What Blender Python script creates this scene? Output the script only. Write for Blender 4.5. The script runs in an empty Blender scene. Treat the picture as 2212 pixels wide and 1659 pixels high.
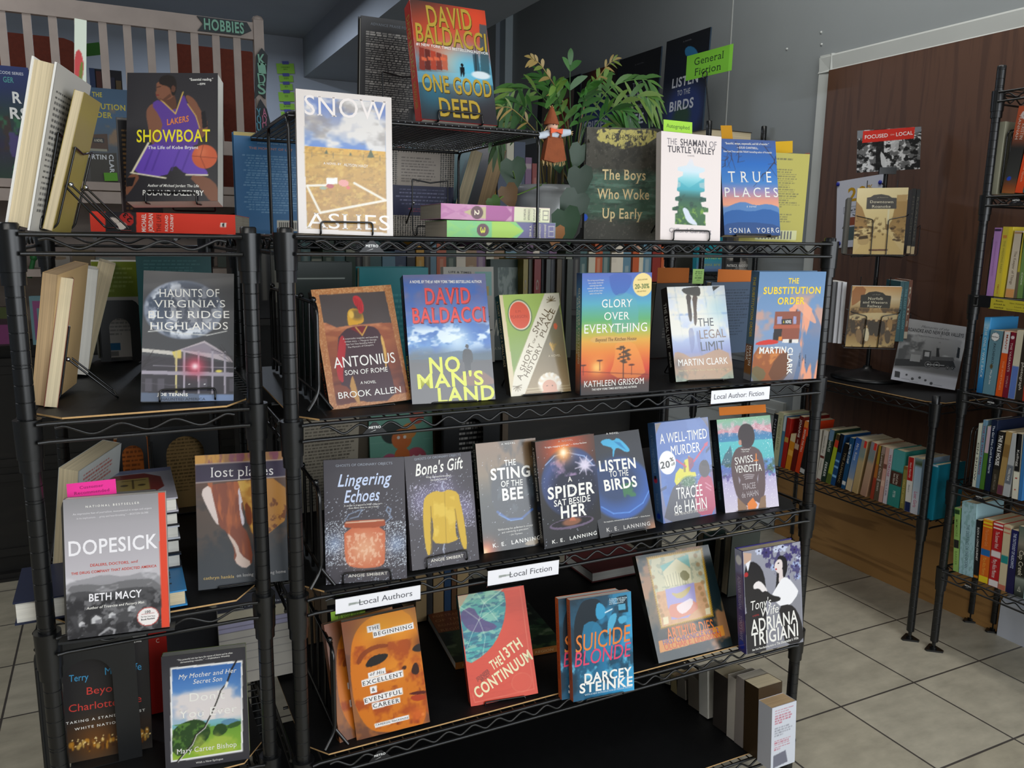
import bpy, bmesh, math, random
import numpy as np
from mathutils import Vector, Matrix
random.seed(7)
RNG = np.random.default_rng(11)
SC = bpy.context.scene
COL = SC.collection
# ---------------------------------------------------------------- camera
CAMP = np.array([-0.24574, -1.31755, 1.36136]); YAW, PITCH, ROLL, FPX = 0.457432, 0.180325, -0.015768, 1739.74
FW = np.array([math.sin(YAW)*math.cos(PITCH), math.cos(YAW)*math.cos(PITCH), -math.sin(PITCH)])
R0 = np.array([math.cos(YAW), -math.sin(YAW), 0.0]); D0 = np.cross(FW, R0)
RT = math.cos(ROLL)*R0 + math.sin(ROLL)*D0; DN = -math.sin(ROLL)*R0 + math.cos(ROLL)*D0
cam = bpy.data.cameras.new('camera'); cam.sensor_width = 36; cam.lens = 36*FPX/2212; cam.clip_start = 0.05
co = bpy.data.objects.new('camera', cam); COL.objects.link(co)
co.matrix_world = Matrix(((RT[0], -DN[0], -FW[0], CAMP[0]), (RT[1], -DN[1], -FW[1], CAMP[1]), (RT[2], -DN[2], -FW[2], CAMP[2]), (0, 0, 0, 1)))
SC.camera = co
# ---------------------------------------------------------------- light and exposure
SC.view_settings.view_transform = 'Standard'; SC.view_settings.look = 'None'
SC.view_settings.exposure = 0.0; SC.view_settings.gamma = 1.0
SC.cycles.use_denoising = True; SC.cycles.max_bounces = 7; SC.cycles.diffuse_bounces = 4; SC.cycles.glossy_bounces = 4
SC.cycles.caustics_reflective = False; SC.cycles.caustics_refractive = False; SC.cycles.sample_clamp_indirect = 6
W = bpy.data.worlds.new('world'); SC.world = W; W.use_nodes = True
bg = W.node_tree.nodes['Background']; bg.inputs[0].default_value = (0.62, 0.74, 0.9, 1); bg.inputs[1].default_value = 1.0
def area(name, loc, direction, sx, sy, power, col):
    l = bpy.data.lights.new(name, 'AREA'); l.shape = 'RECTANGLE'; l.size = sx; l.size_y = sy; l.energy = power; l.color = col
    o = bpy.data.objects.new(name, l); COL.objects.link(o); o.location = loc
    o.rotation_euler = Vector(direction).to_track_quat('-Z', 'Y').to_euler(); return o
area('daylight_shop_front', (1.15, -3.42, 1.65), (0, 1, 0), 2.5, 2.1, 70, (0.95, 0.98, 1.0))
area('daylight_side_window', (2.63, -2.15, 1.65), (-1, 0, 0), 2.1, 1.9, 45, (0.95, 0.98, 1.0))
area('back_room_tube_light', (0.35, 3.3, 2.55), (0, 0, -1), 0.15, 1.0, 26, (0.78, 0.86, 1.0))
area('ceiling_fill_front', (-1.3, -1.6, 2.6), (0, 0, -1), 2.4, 0.5, 34, (1.0, 0.97, 0.92))  # unseen fill lamp, added to raise the ambient level
area('ceiling_fill_right', (1.75, 0.4, 3.2), (0, 0, -1), 0.5, 2.6, 30, (1.0, 0.97, 0.92))  # added fill from above on the right side, no fixture built
area('ceiling_fill_left', (-1.6, 1.4, 2.6), (0, 0, -1), 1.6, 0.4, 16, (0.95, 0.97, 1.0))  # added fill lamp that lifts the darker left background
# ---------------------------------------------------------------- helpers
def lin(c):
    if isinstance(c, str):
        c = c.lstrip('#'); c = [int(c[i:i+2], 16)/255 for i in (0, 2, 4)]
    c = np.asarray(c, float)
    return np.where(c <= 0.04045, c/12.92, ((c+0.055)/1.055)**2.4)
def srgb(c):
    if isinstance(c, str):
        c = c.lstrip('#'); return np.array([int(c[i:i+2], 16)/255 for i in (0, 2, 4)])
    return np.asarray(c, float)
def nodes(name):
    m = bpy.data.materials.new(name); m.use_nodes = True; nt = m.node_tree
    return m, nt, nt.nodes['Principled BSDF']
def mat(name, col=None, rough=0.5, metal=0.0, spec=0.5, coat=0.0, noise=None, bump=None, aniso=None):
    """col None: the mesh's own printed colour (colour attribute); noise (scale, amount); bump (scale, strength)"""
    m, nt, b = nodes(name); N, L = nt.nodes, nt.links
    b.inputs['Roughness'].default_value = rough; b.inputs['Metallic'].default_value = metal
    b.inputs['Specular IOR Level'].default_value = spec; b.inputs['Coat Weight'].default_value = coat; b.inputs['Coat Roughness'].default_value = 0.12
    tc = N.new('ShaderNodeTexCoord'); mp = N.new('ShaderNodeMapping'); L.new(tc.outputs['Object'], mp.inputs[0])
    if aniso: mp.inputs['Scale'].default_value = aniso
    if col is None:
        src = N.new('ShaderNodeAttribute'); src.attribute_name = 'Col'; out = src.outputs['Color']
    else:
        src = N.new('ShaderNodeRGB'); src.outputs[0].default_value = (*lin(col), 1); out = src.outputs[0]
    if noise:
        n = N.new('ShaderNodeTexNoise'); n.inputs['Scale'].default_value = noise[0]; n.inputs['Detail'].default_value = 5; L.new(mp.outputs[0], n.inputs[0])
        r = N.new('ShaderNodeMapRange'); r.inputs[3].default_value = 1-noise[1]; r.inputs[4].default_value = 1+noise[1]; r.inputs[1].default_value = 0.25; r.inputs[2].default_value = 0.75
        L.new(n.outputs[0], r.inputs[0]); x = N.new('ShaderNodeVectorMath'); x.operation = 'SCALE'; L.new(out, x.inputs[0]); L.new(r.outputs[0], x.inputs['Scale']); out = x.outputs[0]
    L.new(out, b.inputs['Base Color'])
    if bump:
        n = N.new('ShaderNodeTexNoise'); n.inputs['Scale'].default_value = bump[0]; n.inputs['Detail'].default_value = 3; L.new(mp.outputs[0], n.inputs[0])
        bp = N.new('ShaderNodeBump'); bp.inputs['Strength'].default_value = bump[1]; bp.inputs['Distance'].default_value = 0.002
        L.new(n.outputs[0], bp.inputs['Height']); L.new(bp.outputs[0], b.inputs['Normal'])
    return m
GLOSS = mat('glossy print', rough=0.2, spec=0.6, coat=0.3, bump=(9, 0.05))
SATIN = mat('satin print', rough=0.38, spec=0.35)
MATTE = mat('matte print', rough=0.6, spec=0.3)
SHINY = mat('laminated print', rough=0.24, spec=0.5, coat=0.35, bump=(14, 0.3))
PAPER = mat('card paper', rough=0.75, spec=0.25)
BLACK = mat('black powder coat', '#0d0e0f', rough=0.33, spec=0.55, noise=(30, 0.15))
WIRE = mat('black wire enamel', '#0b0b0c', rough=0.25, spec=0.6, noise=(60, 0.1))
LINER = mat('black shelf liner', '#0c0c0d', rough=0.55, spec=0.35, noise=(45, 0.25), bump=(220, 0.1))
BRDEDGE = mat('raw fibreboard edge', '#c8a06a', rough=0.8, noise=(120, 0.15))
STEEL = mat('bright steel', '#c9cbcc', rough=0.18, metal=1.0, noise=(50, 0.05))
PLATE = mat('black sheet metal', '#161718', rough=0.42, spec=0.5, noise=(20, 0.1))
def pages_mat(name, c, amt):
    m, nt, b = nodes(name); N, L = nt.nodes, nt.links
    tc = N.new('ShaderNodeTexCoord'); mp = N.new('ShaderNodeMapping'); mp.inputs['Scale'].default_value = (3, 3, 900); L.new(tc.outputs['Object'], mp.inputs[0])
    n = N.new('ShaderNodeTexNoise'); n.inputs['Scale'].default_value = 1.0; n.inputs['Detail'].default_value = 3; L.new(mp.outputs[0], n.inputs[0])
    cr = N.new('ShaderNodeValToRGB'); k = lin(c); cr.color_ramp.elements[0].position = 0.3; cr.color_ramp.elements[1].position = 0.7
    cr.color_ramp.elements[0].color = (*(k*(1-amt)), 1); cr.color_ramp.elements[1].color = (*k, 1)
    L.new(n.outputs[0], cr.inputs[0]); L.new(cr.outputs[0], b.inputs['Base Color']); b.inputs['Roughness'].default_value = 0.85; b.inputs['Specular IOR Level'].default_value = 0.2
    return m
PAGES = {'cream': pages_mat('cream paper edges', '#e3d2ae', 0.3), 'white': pages_mat('white paper edges', '#e9e6dc', 0.18), 'tan': pages_mat('newsprint paper edges', '#cdae85', 0.35), 'grey': pages_mat('grey paper edges', '#b3aa99', 0.25)}

class MB:
    """collects faces with printed colours; build() links them as ONE mesh object"""
    def __init__(s): s.v = []; s.f = []; s.c = []; s.mi = []; s.sm = []; s.nv = 0; s.mat = 0
    def add(s, v, f, col=(0.5, 0.5, 0.5), smooth=False):
        v = np.asarray(v, float).reshape(-1, 3); col = np.asarray(col, float)
        if col.ndim == 1: col = np.tile(col, (len(v), 1))
        s.v.append(v); s.c.append(col)
        k = s.nv
        for q in f: s.f.append([i+k for i in q])
        s.mi += [s.mat]*len(f); s.sm += [smooth]*len(f); s.nv += len(v)
    def box(s, lo, hi, col=(0.5,)*3):
        x0, y0, z0 = lo; x1, y1, z1 = hi
        s.add([(x0,y0,z0),(x1,y0,z0),(x1,y1,z0),(x0,y1,z0),(x0,y0,z1),(x1,y0,z1),(x1,y1,z1),(x0,y1,z1)],
              [(0,3,2,1),(4,5,6,7),(0,1,5,4),(1,2,6,5),(2,3,7,6),(3,0,4,7)], lin(col) if isinstance(col, str) else col)
    def prism(s, poly, z0, z1, col=(0.5,)*3, T=None, smooth=False):
        """2-D outline (x, y) extruded from z0 to z1; T maps points"""
        n = len(poly); v = [(x, y, z0) for x, y in poly] + [(x, y, z1) for x, y in poly]
        if T is not None: v = [T(p) for p in v]
        c = lin(col) if isinstance(col, str) else col
        s.add(v, [tuple(range(n-1, -1, -1)), tuple(range(n, 2*n))], c)
        s.add(v, [(i, (i+1) % n, n+(i+1) % n, n+i) for i in range(n)], c, smooth)
    def tube(s, pts, r, col=(0.5,)*3, n=7, closed=False, fillet=0.0):
        P = [Vector(p) for p in pts]
        if fillet: P = fillet_path(P, fillet, closed)
        m = len(P); rs = r if hasattr(r, '__len__') else [r]*m
        T = []
        for i in range(m):
            a = P[(i-1) % m] if (i or closed) else P[i]; b = P[(i+1) % m] if (i < m-1 or closed) else P[i]
            t = (b-a); T.append(t.normalized() if t.length > 1e-9 else Vector((0, 0, 1)))
        ref = Vector((0, 0, 1)) if abs(T[0].z) < 0.9 else Vector((1, 0, 0))
        a = (ref - T[0]*ref.dot(T[0])).normalized(); v = []
        for i in range(m):
            a = (a - T[i]*a.dot(T[i])); a = a.normalized() if a.length > 1e-6 else T[i].orthogonal().normalized(); b = T[i].cross(a)
            for k in range(n):
                an = 2*math.pi*k/n; v.append(P[i] + (a*math.cos(an) + b*math.sin(an))*rs[min(i, len(rs)-1)])
        f = [(i*n+k, i*n+(k+1) % n, (i+1)*n+(k+1) % n, (i+1)*n+k) for i in range(m-1) for k in range(n)]
        if closed: f += [((m-1)*n+k, (m-1)*n+(k+1) % n, (k+1) % n, k) for k in range(n)]
        c = lin(col) if isinstance(col, str) else col
        s.add([tuple(q) for q in v], f, c, True)
        if not closed: s.add([tuple(q) for q in v[:n]], [tuple(range(n-1, -1, -1))], c); s.add([tuple(q) for q in v[-n:]], [tuple(range(n))], c)
    def lathe(s, prof, c=(0, 0, 0), n=20, col=(0.5,)*3, smooth=True, caps=True):
        v = []; m = len(prof)
        for r, z in prof:
            for k in range(n): v.append((c[0]+r*math.cos(2*math.pi*k/n), c[1]+r*math.sin(2*math.pi*k/n), c[2]+z))
        f = [(i*n+k, i*n+(k+1) % n, (i+1)*n+(k+1) % n, (i+1)*n+k) for i in range(m-1) for k in range(n)]
        cc = lin(col) if isinstance(col, str) else col
        s.add(v, f, cc, smooth)
        if caps: s.add(v[:n], [tuple(range(n-1, -1, -1))], cc); s.add(v[-n:], [tuple(range(n))], cc)
    def ball(s, c, r, col=(0.5,)*3, n=10, sc=(1, 1, 1)):
        v = []; f = []; m = n//2+1
        for i in range(m):
            th = math.pi*i/(m-1)
            for k in range(n): v.append((c[0]+r*sc[0]*math.sin(th)*math.cos(2*math.pi*k/n), c[1]+r*sc[1]*math.sin(th)*math.sin(2*math.pi*k/n), c[2]+r*sc[2]*math.cos(th)))
        for i in range(m-1):
            for k in range(n): f.append((i*n+k, (i+1)*n+k, (i+1)*n+(k+1) % n, i*n+(k+1) % n))
        s.add(v, f, lin(col) if isinstance(col, str) else col, True)
    def build(s, name, mats, parent=None, mw=None):
        me = bpy.data.meshes.new(name); v = np.concatenate(s.v) if s.v else np.zeros((0, 3))
        me.from_pydata(v.tolist(), [], s.f)
        mats = mats if isinstance(mats, (list, tuple)) else [mats]
        for m in mats: me.materials.append(m)
        me.polygons.foreach_set('material_index', s.mi); me.polygons.foreach_set('use_smooth', s.sm)
        a = me.color_attributes.new('Col', 'FLOAT_COLOR', 'POINT'); c = np.concatenate(s.c); a.data.foreach_set('color', np.hstack([c, np.ones((len(c), 1))]).ravel())
        o = bpy.data.objects.new(name, me); COL.objects.link(o)
        if parent: o.parent = parent
        if mw is not None:
            if parent: o.matrix_local = mw
            else: o.matrix_world = mw
        return o
def fillet_path(P, r, closed=False):
    out = []; m = len(P)
    for i in range(m):
        if not closed and i in (0, m-1): out.append(P[i]); continue
        a, b, c = P[i-1], P[i], P[(i+1) % m]; d1 = a-b; d2 = c-b; k = min(r, d1.length*0.45, d2.length*0.45)
        p, q = b+d1.normalized()*k, b+d2.normalized()*k
        for t in (0, 0.25, 0.5, 0.75, 1): out.append(p*(1-t)**2 + b*2*t*(1-t) + q*t*t)
    return out
def tag(o, label, cat, group=None, kind=None):
    o['label'] = label; o['category'] = cat
    if group: o['group'] = group
    if kind: o['kind'] = kind
    return o
def thing(name, label, cat, mw=None, group=None):
    o = bpy.data.objects.new(name, None); COL.objects.link(o); o.empty_display_size = 0.02
    if mw is not None: o.matrix_world = mw
    return tag(o, label, cat, group)
def struct(name, mb, m, label=None):
    o = mb.build(name, m); o['kind'] = 'structure'; o['label'] = label or name.replace('_', ' '); o['category'] = name.split('_')[0]; return o
def ray(u, v):
    d = (u-1106)/FPX*RT + (v-829.5)/FPX*DN + FW; return d
def on(u, v, axis, val):
    d = ray(u, v); i = 'xyz'.index(axis); return CAMP + d*(val-CAMP[i])/d[i]
def onp(u, v, P0, n):
    d = ray(u, v); return CAMP + d*(np.dot(np.asarray(P0)-CAMP, n)/np.dot(d, n))
def unit(v): v = np.asarray(v, float); return v/np.linalg.norm(v)
def rframe(yaw, lean, roll):
    n = np.array([math.sin(yaw), -math.cos(yaw), 0.]); u = np.array([math.cos(yaw), math.sin(yaw), 0.]); v = np.array([0, 0, 1.])
    c, s = math.cos(lean), math.sin(lean); v2 = c*v - s*n; n2 = c*n + s*v
    c, s = math.cos(roll), math.sin(roll); return c*u+s*v2, -s*u+c*v2, n2
def mx(x, y, z, o): return Matrix(((x[0], y[0], z[0], o[0]), (x[1], y[1], z[1], o[1]), (x[2], y[2], z[2], o[2]), (0, 0, 0, 1)))

# ---- lettering: outlines of the built-in font, one glyph at a time
CH = [chr(i) for i in range(33, 127)] + ['\u2014', '\u201c', '\u201d', '\u2019']
GL = {}
def load_glyphs():
    jobs = []
    for st, off in (('r', 0.0), ('b', 0.014), ('x', 0.026)):
        for ch in CH:
            for body in (ch, 'I'+ch+'I'):
                cu = bpy.data.curves.new('g', 'FONT'); cu.body = body; cu.size = 1; cu.offset = off; cu.resolution_u = 3; cu.fill_mode = 'FRONT'
                o = bpy.data.objects.new('g', cu); COL.objects.link(o); jobs.append((st, ch, len(body), o))
        cu = bpy.data.curves.new('g', 'FONT'); cu.body = 'II'; cu.size = 1; cu.offset = off; o = bpy.data.objects.new('g', cu); COL.objects.link(o); jobs.append((st, '', 2, o))
    dg = bpy.context.evaluated_depsgraph_get(); dg.update(); wide = {}; geo = {}
    for st, ch, k, o in jobs:
        e = o.evaluated_get(dg); me = e.to_mesh(); n = len(me.vertices); a = np.zeros(n*3); me.vertices.foreach_get('co', a); a = a.reshape(-1, 3)[:, :2]
        if k == 1: geo[st, ch] = (a, [tuple(p.vertices) for p in me.polygons])
        else: wide[st, ch] = (a[:, 0].max()-a[:, 0].min(), a[:, 0].min())
        e.to_mesh_clear()
    for (st, ch), (a, f) in geo.items(): GL[st, ch] = (a, f, wide[st, ch][0]-wide[st, ''][0]+{'r': 0.0, 'b': 0.03, 'x': 0.055}[st])
    for *_, o in jobs: cu = o.data; bpy.data.objects.remove(o); bpy.data.curves.remove(cu)
    cap = GL['r', 'H'][0][:, 1].max(); xh = GL['r', 'x'][0][:, 1].max()
    for st, ch in list(GL):                                            # slab-serif versions
        a, f, adv = GL[st, ch]; cnt = {}
        for q in f:
            for i in range(len(q)):
                e = tuple(sorted((q[i], q[(i+1) % len(q)]))); cnt[e] = cnt.get(e, 0)+1
        off = {'r': 0.0, 'b': 0.014, 'x': 0.026}[st]; stem = 0.10+2*off; v = [tuple(p) for p in a]; g = list(f)
        for (i, j), n in cnt.items():
            if n != 1 or not ch.isalnum(): continue
            (x0, y0), (x1, y1) = a[i], a[j]; x0, x1 = min(x0, x1), max(x0, x1)
            if abs(y0-y1) > 0.004 or not 0.4*stem < x1-x0 < 1.9*stem: continue
            lv = [t for t in (0-off, cap+off, xh+off, GL['r', 'd'][0][:, 1].max()+off, GL['r', 'p'][0][:, 1].min()-off) if abs(t-y0) < 0.02]
            if not lv: continue
            t = -0.045 if y0 > 0.3 else 0.045; sx = 0.05 + 0.2*off; k = len(v)
            v += [(x0-sx, y0), (x1+sx, y0), (x1+sx*0.7, y0+t), (x0-sx*0.7, y0+t)]; g.append((k, k+1, k+2, k+3) if t > 0 else (k+3, k+2, k+1, k))
        GL[st+'s', ch] = (np.array(v), g, adv+0.03)
load_glyphs()
def glyph_run(txt, st='r', track=0.0, slant=0.0, sc=None):
    x = 0.0; V = []; F = []; k = 0
    for ch in txt:
        if ch == ' ': x += 0.28+track; continue
        a, f, adv = GL.get((st, ch), GL[st, '.']); V.append(a + (x, 0)); F += [tuple(i+k for i in q) for q in f]; k += len(a); x += adv+track
    V = np.concatenate(V); V[:, 0] += slant*V[:, 1]
    return V, F

class Art:
    """artwork printed on a w x h face (local x right, y up). Positions are fractions from the TOP LEFT, or, after see(), measured on a crop of the photograph"""
    def __init__(s, w, h, base='#808080', cell=0.00135):
        s.w, s.h = w, h; s.nx, s.ny = max(2, int(w/cell)+1), max(2, int(h/cell)+1); s.ctx = None
        s.X, s.Y = np.meshgrid(np.linspace(0, 1, s.nx), np.linspace(0, 1, s.ny)); s.a = np.zeros((s.ny, s.nx, 3)) + srgb(base); s.t = []; s.asp = h/w
    def see(s, crop, B, u, v, n): s.ctx = (crop, B, u, v, n); return s
    def f(s, x, y):
        if s.ctx is None: return x, y
        (ox, oy, k), B, u, v, n = s.ctx; d = onp(ox+x*k, oy+y*k, B, n)-B; return float(np.dot(d, u)/s.w), float(1-np.dot(d, v)/s.h)
    def sc(s, x, y):
        """one crop unit at (x, y) in fractions of the width"""
        if s.ctx is None: return 1.0
        a, b = s.f(x, y), s.f(x+10, y); return math.hypot(b[0]-a[0], (b[1]-a[1])*s.asp)/10
    def mix(s, al, col): al = np.clip(al, 0, 1)[..., None]; s.a = s.a*(1-al) + (srgb(col) if not isinstance(col, np.ndarray) or col.ndim == 1 else col)*al; return s
    def grad(s, stops, axis='y', al=None):
        t = s.Y if axis == 'y' else s.X; ps = [p for p, _ in stops]; cs = np.array([srgb(c) for _, c in stops])
        g = np.stack([np.interp(t, ps, cs[:, k]) for k in range(3)], -1)
        return s.mix(np.ones(t.shape) if al is None else al, g)
    def rect(s, x0, y0, x1, y1, col, al=1.0): return s.poly([(x0, y0), (x1, y0), (x1, y1), (x0, y1)], col, al)
    def inside(s, P):
        P = np.array([s.f(*p) for p in P]); acc = 0
        for dx, dy in ((-.25, -.25), (.25, -.25), (-.25, .25), (.25, .25)):
            x = s.X+dx/s.nx; y = s.Y+dy/s.ny; c = np.zeros(x.shape, bool); j = len(P)-1
            for i in range(len(P)):
                yi, yj, xi, xj = P[i][1], P[j][1], P[i][0], P[j][0]
                if yi != yj: c ^= ((yi > y) != (yj > y)) & (x < (xj-xi)*(y-yi)/(yj-yi)+xi)
                j = i
            acc = acc + c
        return acc/4
    def poly(s, P, col, al=1.0, smooth=0):
        if smooth: P = chaikin(P, smooth)
        return s.mix(s.inside(P)*al, col)
    def dist(s, cx, cy, rx, ry, rot=0.0):
        k = s.sc(cx, cy); cx, cy = s.f(cx, cy); rx, ry = rx*k, ry*k
        x = s.X-cx; y = (s.Y-cy)*s.asp; c, q = math.cos(rot), math.sin(rot); return np.hypot((x*c+y*q)/rx, (-x*q+y*c)/ry)
    def ell(s, cx, cy, rx, ry, col, soft=0.06, al=1.0, rot=0.0):
        return s.mix(np.clip((1-s.dist(cx, cy, rx, ry, rot))/max(soft, 1e-3)+0.5, 0, 1)*al, col)
    def glow(s, cx, cy, r, col, al=1.0, p=2.0): return s.mix(al*np.exp(-(s.dist(cx, cy, r, r))**p), col)
    def line(s, pts, wd, col, al=1.0):
        k = s.sc(*pts[0]); wd = wd*k/2; pts = [s.f(*p) for p in pts]
        for (x0, y0), (x1, y1) in zip(pts[:-1], pts[1:]):
            ax, ay, bx, by = x0, y0*s.asp, x1, y1*s.asp; px, py = s.X-ax, s.Y*s.asp-ay; dx, dy = bx-ax, by-ay
            t = np.clip((px*dx+py*dy)/(dx*dx+dy*dy+1e-12), 0, 1); d = np.hypot(px-t*dx, py-t*dy); s.mix(np.clip((wd-d)*s.nx+0.5, 0, 1)*al, col)
        return s
    def fbm(s, sc, sy=None, seed=0, oct=4):
        r = np.random.default_rng(seed); out = 0; amp = 1; tot = 0; sx = sc; sy = sy or sc*s.asp
        for o in range(oct):
            gx, gy = int(sx)+3, int(sy)+3; G = r.random((gy, gx)); fx, fy = s.X*sx, s.Y*sy; ix, iy = fx.astype(int), fy.astype(int); tx, ty = fx-ix, fy-iy; tx = tx*tx*(3-2*tx); ty = ty*ty*(3-2*ty)
            v = (G[iy, ix]*(1-tx)+G[iy, ix+1]*tx)*(1-ty)+(G[iy+1, ix]*(1-tx)+G[iy+1, ix+1]*tx)*ty; out = out+v*amp; tot += amp; amp *= .55; sx *= 2; sy *= 2
        return out/tot
    def cloud(s, col, sc=4, sy=None, lo=.5, hi=.65, al=1.0, seed=0, mask=None):
        m = np.clip((s.fbm(sc, sy, seed)-lo)/(hi-lo), 0, 1)*al
        if mask is not None: m = m*mask
        return s.mix(m, col)
    def band(s, y0, y1, f=0.04): return np.clip((s.Y-y0)/f+.5, 0, 1)*np.clip((y1-s.Y)/f+.5, 0, 1)
    def speck(s, n, col, box, seed=0, al=1.0, r=0):
        g = np.random.default_rng(seed); x0, y0 = s.f(box[0], box[1]); x1, y1 = s.f(box[2], box[3])
        ix = (g.uniform(x0, x1, n)*(s.nx-1)).astype(int).clip(0, s.nx-1); iy = (g.uniform(y0, y1, n)*(s.ny-1)).astype(int).clip(0, s.ny-1); k = g.uniform(.3, 1, n)[:, None]*al
        s.a[iy, ix] = s.a[iy, ix]*(1-k)+srgb(col)*k; return s
    def tx(s, txt, xl, yl, xr, yr, h, col, st='r', slant=0, track=0.0):
        """lettering from the middle of its left end to the middle of its right end, h = capital height"""
        a, b = s.f(xl, yl), s.f(xr, yr); A = np.array((a[0]*s.w, (1-a[1])*s.h)); Bp = np.array((b[0]*s.w, (1-b[1])*s.h)); d = Bp-A
        k = s.sc((xl+xr)/2, (yl+yr)/2)*s.w if s.ctx else s.h
        s.t.append((txt, (A+Bp)/2, math.hypot(*d), h*k, math.atan2(d[1], d[0]), lin(col), st, slant, track)); return s
    def body(s, x0, y0, x1, y1, n, col, seed=0, al=0.8, center=False, fill=0.45, rag=0.25):
        """body text too small to read (fractions)"""
        g = np.random.default_rng(seed); lh = (y1-y0)/n; m = np.zeros(s.X.shape)
        for i in range(n):
            a, b = y0+i*lh, y0+i*lh+lh*fill; L = (x1-x0)*(1-g.uniform(0, rag)) if i < n-1 else (x1-x0)*g.uniform(.3, .8); xs = x0+((x1-x0-L)/2 if center else 0); x = xs
            while x < xs+L:
                wl = g.uniform(.004, .011)/s.w; m = np.maximum(m, ((s.X >= x) & (s.X <= min(x+wl, xs+L)) & (s.Y >= a) & (s.Y <= b))*g.uniform(.6, 1)); x += wl+.0019/s.w
        return s.mix(m*al, col)
    def put(s, mb, T):
        """adds the print to mb; T maps local (x, y, z) rows to target rows"""
        xs = s.X*s.w; ys = (1-s.Y)*s.h; v = np.stack([xs, ys, np.full(xs.shape, 0.00025)], -1).reshape(-1, 3); i = np.arange(s.nx*s.ny).reshape(s.ny, s.nx)
        f = np.stack([i[1:, :-1], i[1:, 1:], i[:-1, 1:], i[:-1, :-1]], -1).reshape(-1, 4); mb.add(T(v), f.tolist(), lin(s.a.reshape(-1, 3).clip(0, 1)))
        z = 0.0005; cap = 0.727
        for txt, c, bw, bh, a, col, st, sl, tr in s.t:
            V, F = glyph_run(txt, st, tr, sl); x0, x1 = V[:, 0].min(), V[:, 0].max(); V = np.stack([((V[:, 0]-x0)/(x1-x0)-0.5)*bw, (V[:, 1]-cap/2)*bh/cap], -1)
            V = np.stack([V[:, 0]*math.cos(a)-V[:, 1]*math.sin(a), V[:, 0]*math.sin(a)+V[:, 1]*math.cos(a)], -1)+c
            mb.add(T(np.hstack([V, np.full((len(V), 1), z)])), F, col); z += 0.00002
def chaikin(P, n):
    P = [tuple(p) for p in P]
    for _ in range(n):
        Q = []
        for i in range(len(P)):
            a, b = P[i], P[(i+1) % len(P)]; Q += [(a[0]*.75+b[0]*.25, a[1]*.75+b[1]*.25), (a[0]*.25+b[0]*.75, a[1]*.25+b[1]*.75)]
        P = Q
    return P

# ---- books and cards
def book(name, label, u, v, n, B, w, h, d, mode='front', face=None, side=None, hard=False, cover='#888888', pages='cream', m=None, group=None, inset=None):
    """a book with one face seen: B is that face's lower left corner, u right, v up, n outwards; d its depth behind the face.
    mode front / back: the cover faces us; spine / fore: upright, spine or page edges face us; spineflat / foreflat: lying"""
    u, v, n, B = (np.asarray(q, float) for q in (u, v, n, B)); m = m or SATIN
    if mode == 'front': cx, cy, cz, O, wd, ln, t = u, v, n, B-n*d, w, h, d
    elif mode == 'back': cx, cy, cz, O, wd, ln, t = -u, v, -n, B+u*w, w, h, d
    elif mode == 'spine': cx, cy, cz, O, wd, ln, t = -n, v, u, B, d, h, w
    elif mode == 'fore': cx, cy, cz, O, wd, ln, t = n, v, -u, B+u*w-n*d, d, h, w
    elif mode == 'spineflat': cx, cy, cz, O, wd, ln, t = -n, -u, v, B+u*w, d, w, h
    else: cx, cy, cz, O, wd, ln, t = n, u, v, B-n*d, d, w, h
    root = thing(name, label, 'book', mx(cx, cy, cz, O), group)
    th = 0.0028 if hard else 0.0007; sq = 0.003 if hard else 0.0006; cb = MB(); cc = lin(cover)
    k = 0.0015 if not hard else 0.003                                   # rounded spine corners
    out = [(wd, 0), (k*1.6, 0), (k*.4, k*.5), (0, k*1.5), (0, t-k*1.5), (k*.4, t-k*.5), (k*1.6, t), (wd, t)]
    inn = [(wd, t-th), (k*1.6+th*.3, t-th), (th, t-k*1.5), (th, k*1.5), (k*1.6+th*.3, th), (wd, th)]
    po = out+inn; N = len(po); va = [(x, 0, z) for x, z in po]; vb = [(x, ln, z) for x, z in po]
    f = [(i, (i+1) % N, N+(i+1) % N, N+i) for i in range(N)]
    no = len(out)
    pair = {0: 13, 1: 12, 2: 11, 3: 11, 4: 10, 5: 10, 6: 9, 7: 8}
    for i in range(no-1):
        a, b2 = pair[i], pair[i+1]
        q = (i, i+1, b2, a) if a != b2 else (i, i+1, a)
        f += [q[::-1], tuple(N+j for j in q)]
    f = [tuple(q[::-1]) for q in f]
    cb.add(va+vb, f, cc)
    R = np.stack([cx, cy, cz]); FM = np.stack([u, v, n])                # viewer frame -> local frame
    def T(p): return (p @ FM + (B-O)) @ R.T
    if face: face.put(cb, T)
    if side:                                                            # spine print of a front-facing book (reads on the -u side)
        def T2(p): return np.stack([-p[:, 2], p[:, 1], p[:, 0]], -1) + (0, 0, k)
        side.put(cb, T2)
    cb.build('cover', m, root)
    pg = MB(); ins = inset if inset is not None else sq
    ny = 7; xe = wd-ins
    pg.box((th, sq, th), (xe, ln-sq, t-th), (1, 1, 1)); pg.build('pages', PAGES[pages], root)
    return root
def card(name, label, cat, P4, art, th=0.0006, m=None, off=0.0, group=None, base='#d8d8d8', parts=None):
    """thin sheet from its lower-left, lower-right and upper-left corners"""
    B, Rr, Tl = (np.asarray(q, float) for q in P4); w = np.linalg.norm(Rr-B); u = (Rr-B)/w; v = Tl-B; v = v-u*np.dot(u, v); h = np.linalg.norm(v); v = v/h; n = np.cross(u, v)
    a = art(w, h); mb = MB(); mb.box((0, 0, -th), (w, h, 0), lin(base)); a.put(mb, lambda p: p)
    o = mb.build(name, m or PAPER, None, mx(u, v, n, B+n*off)); tag(o, label, cat, group); return o
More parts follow.
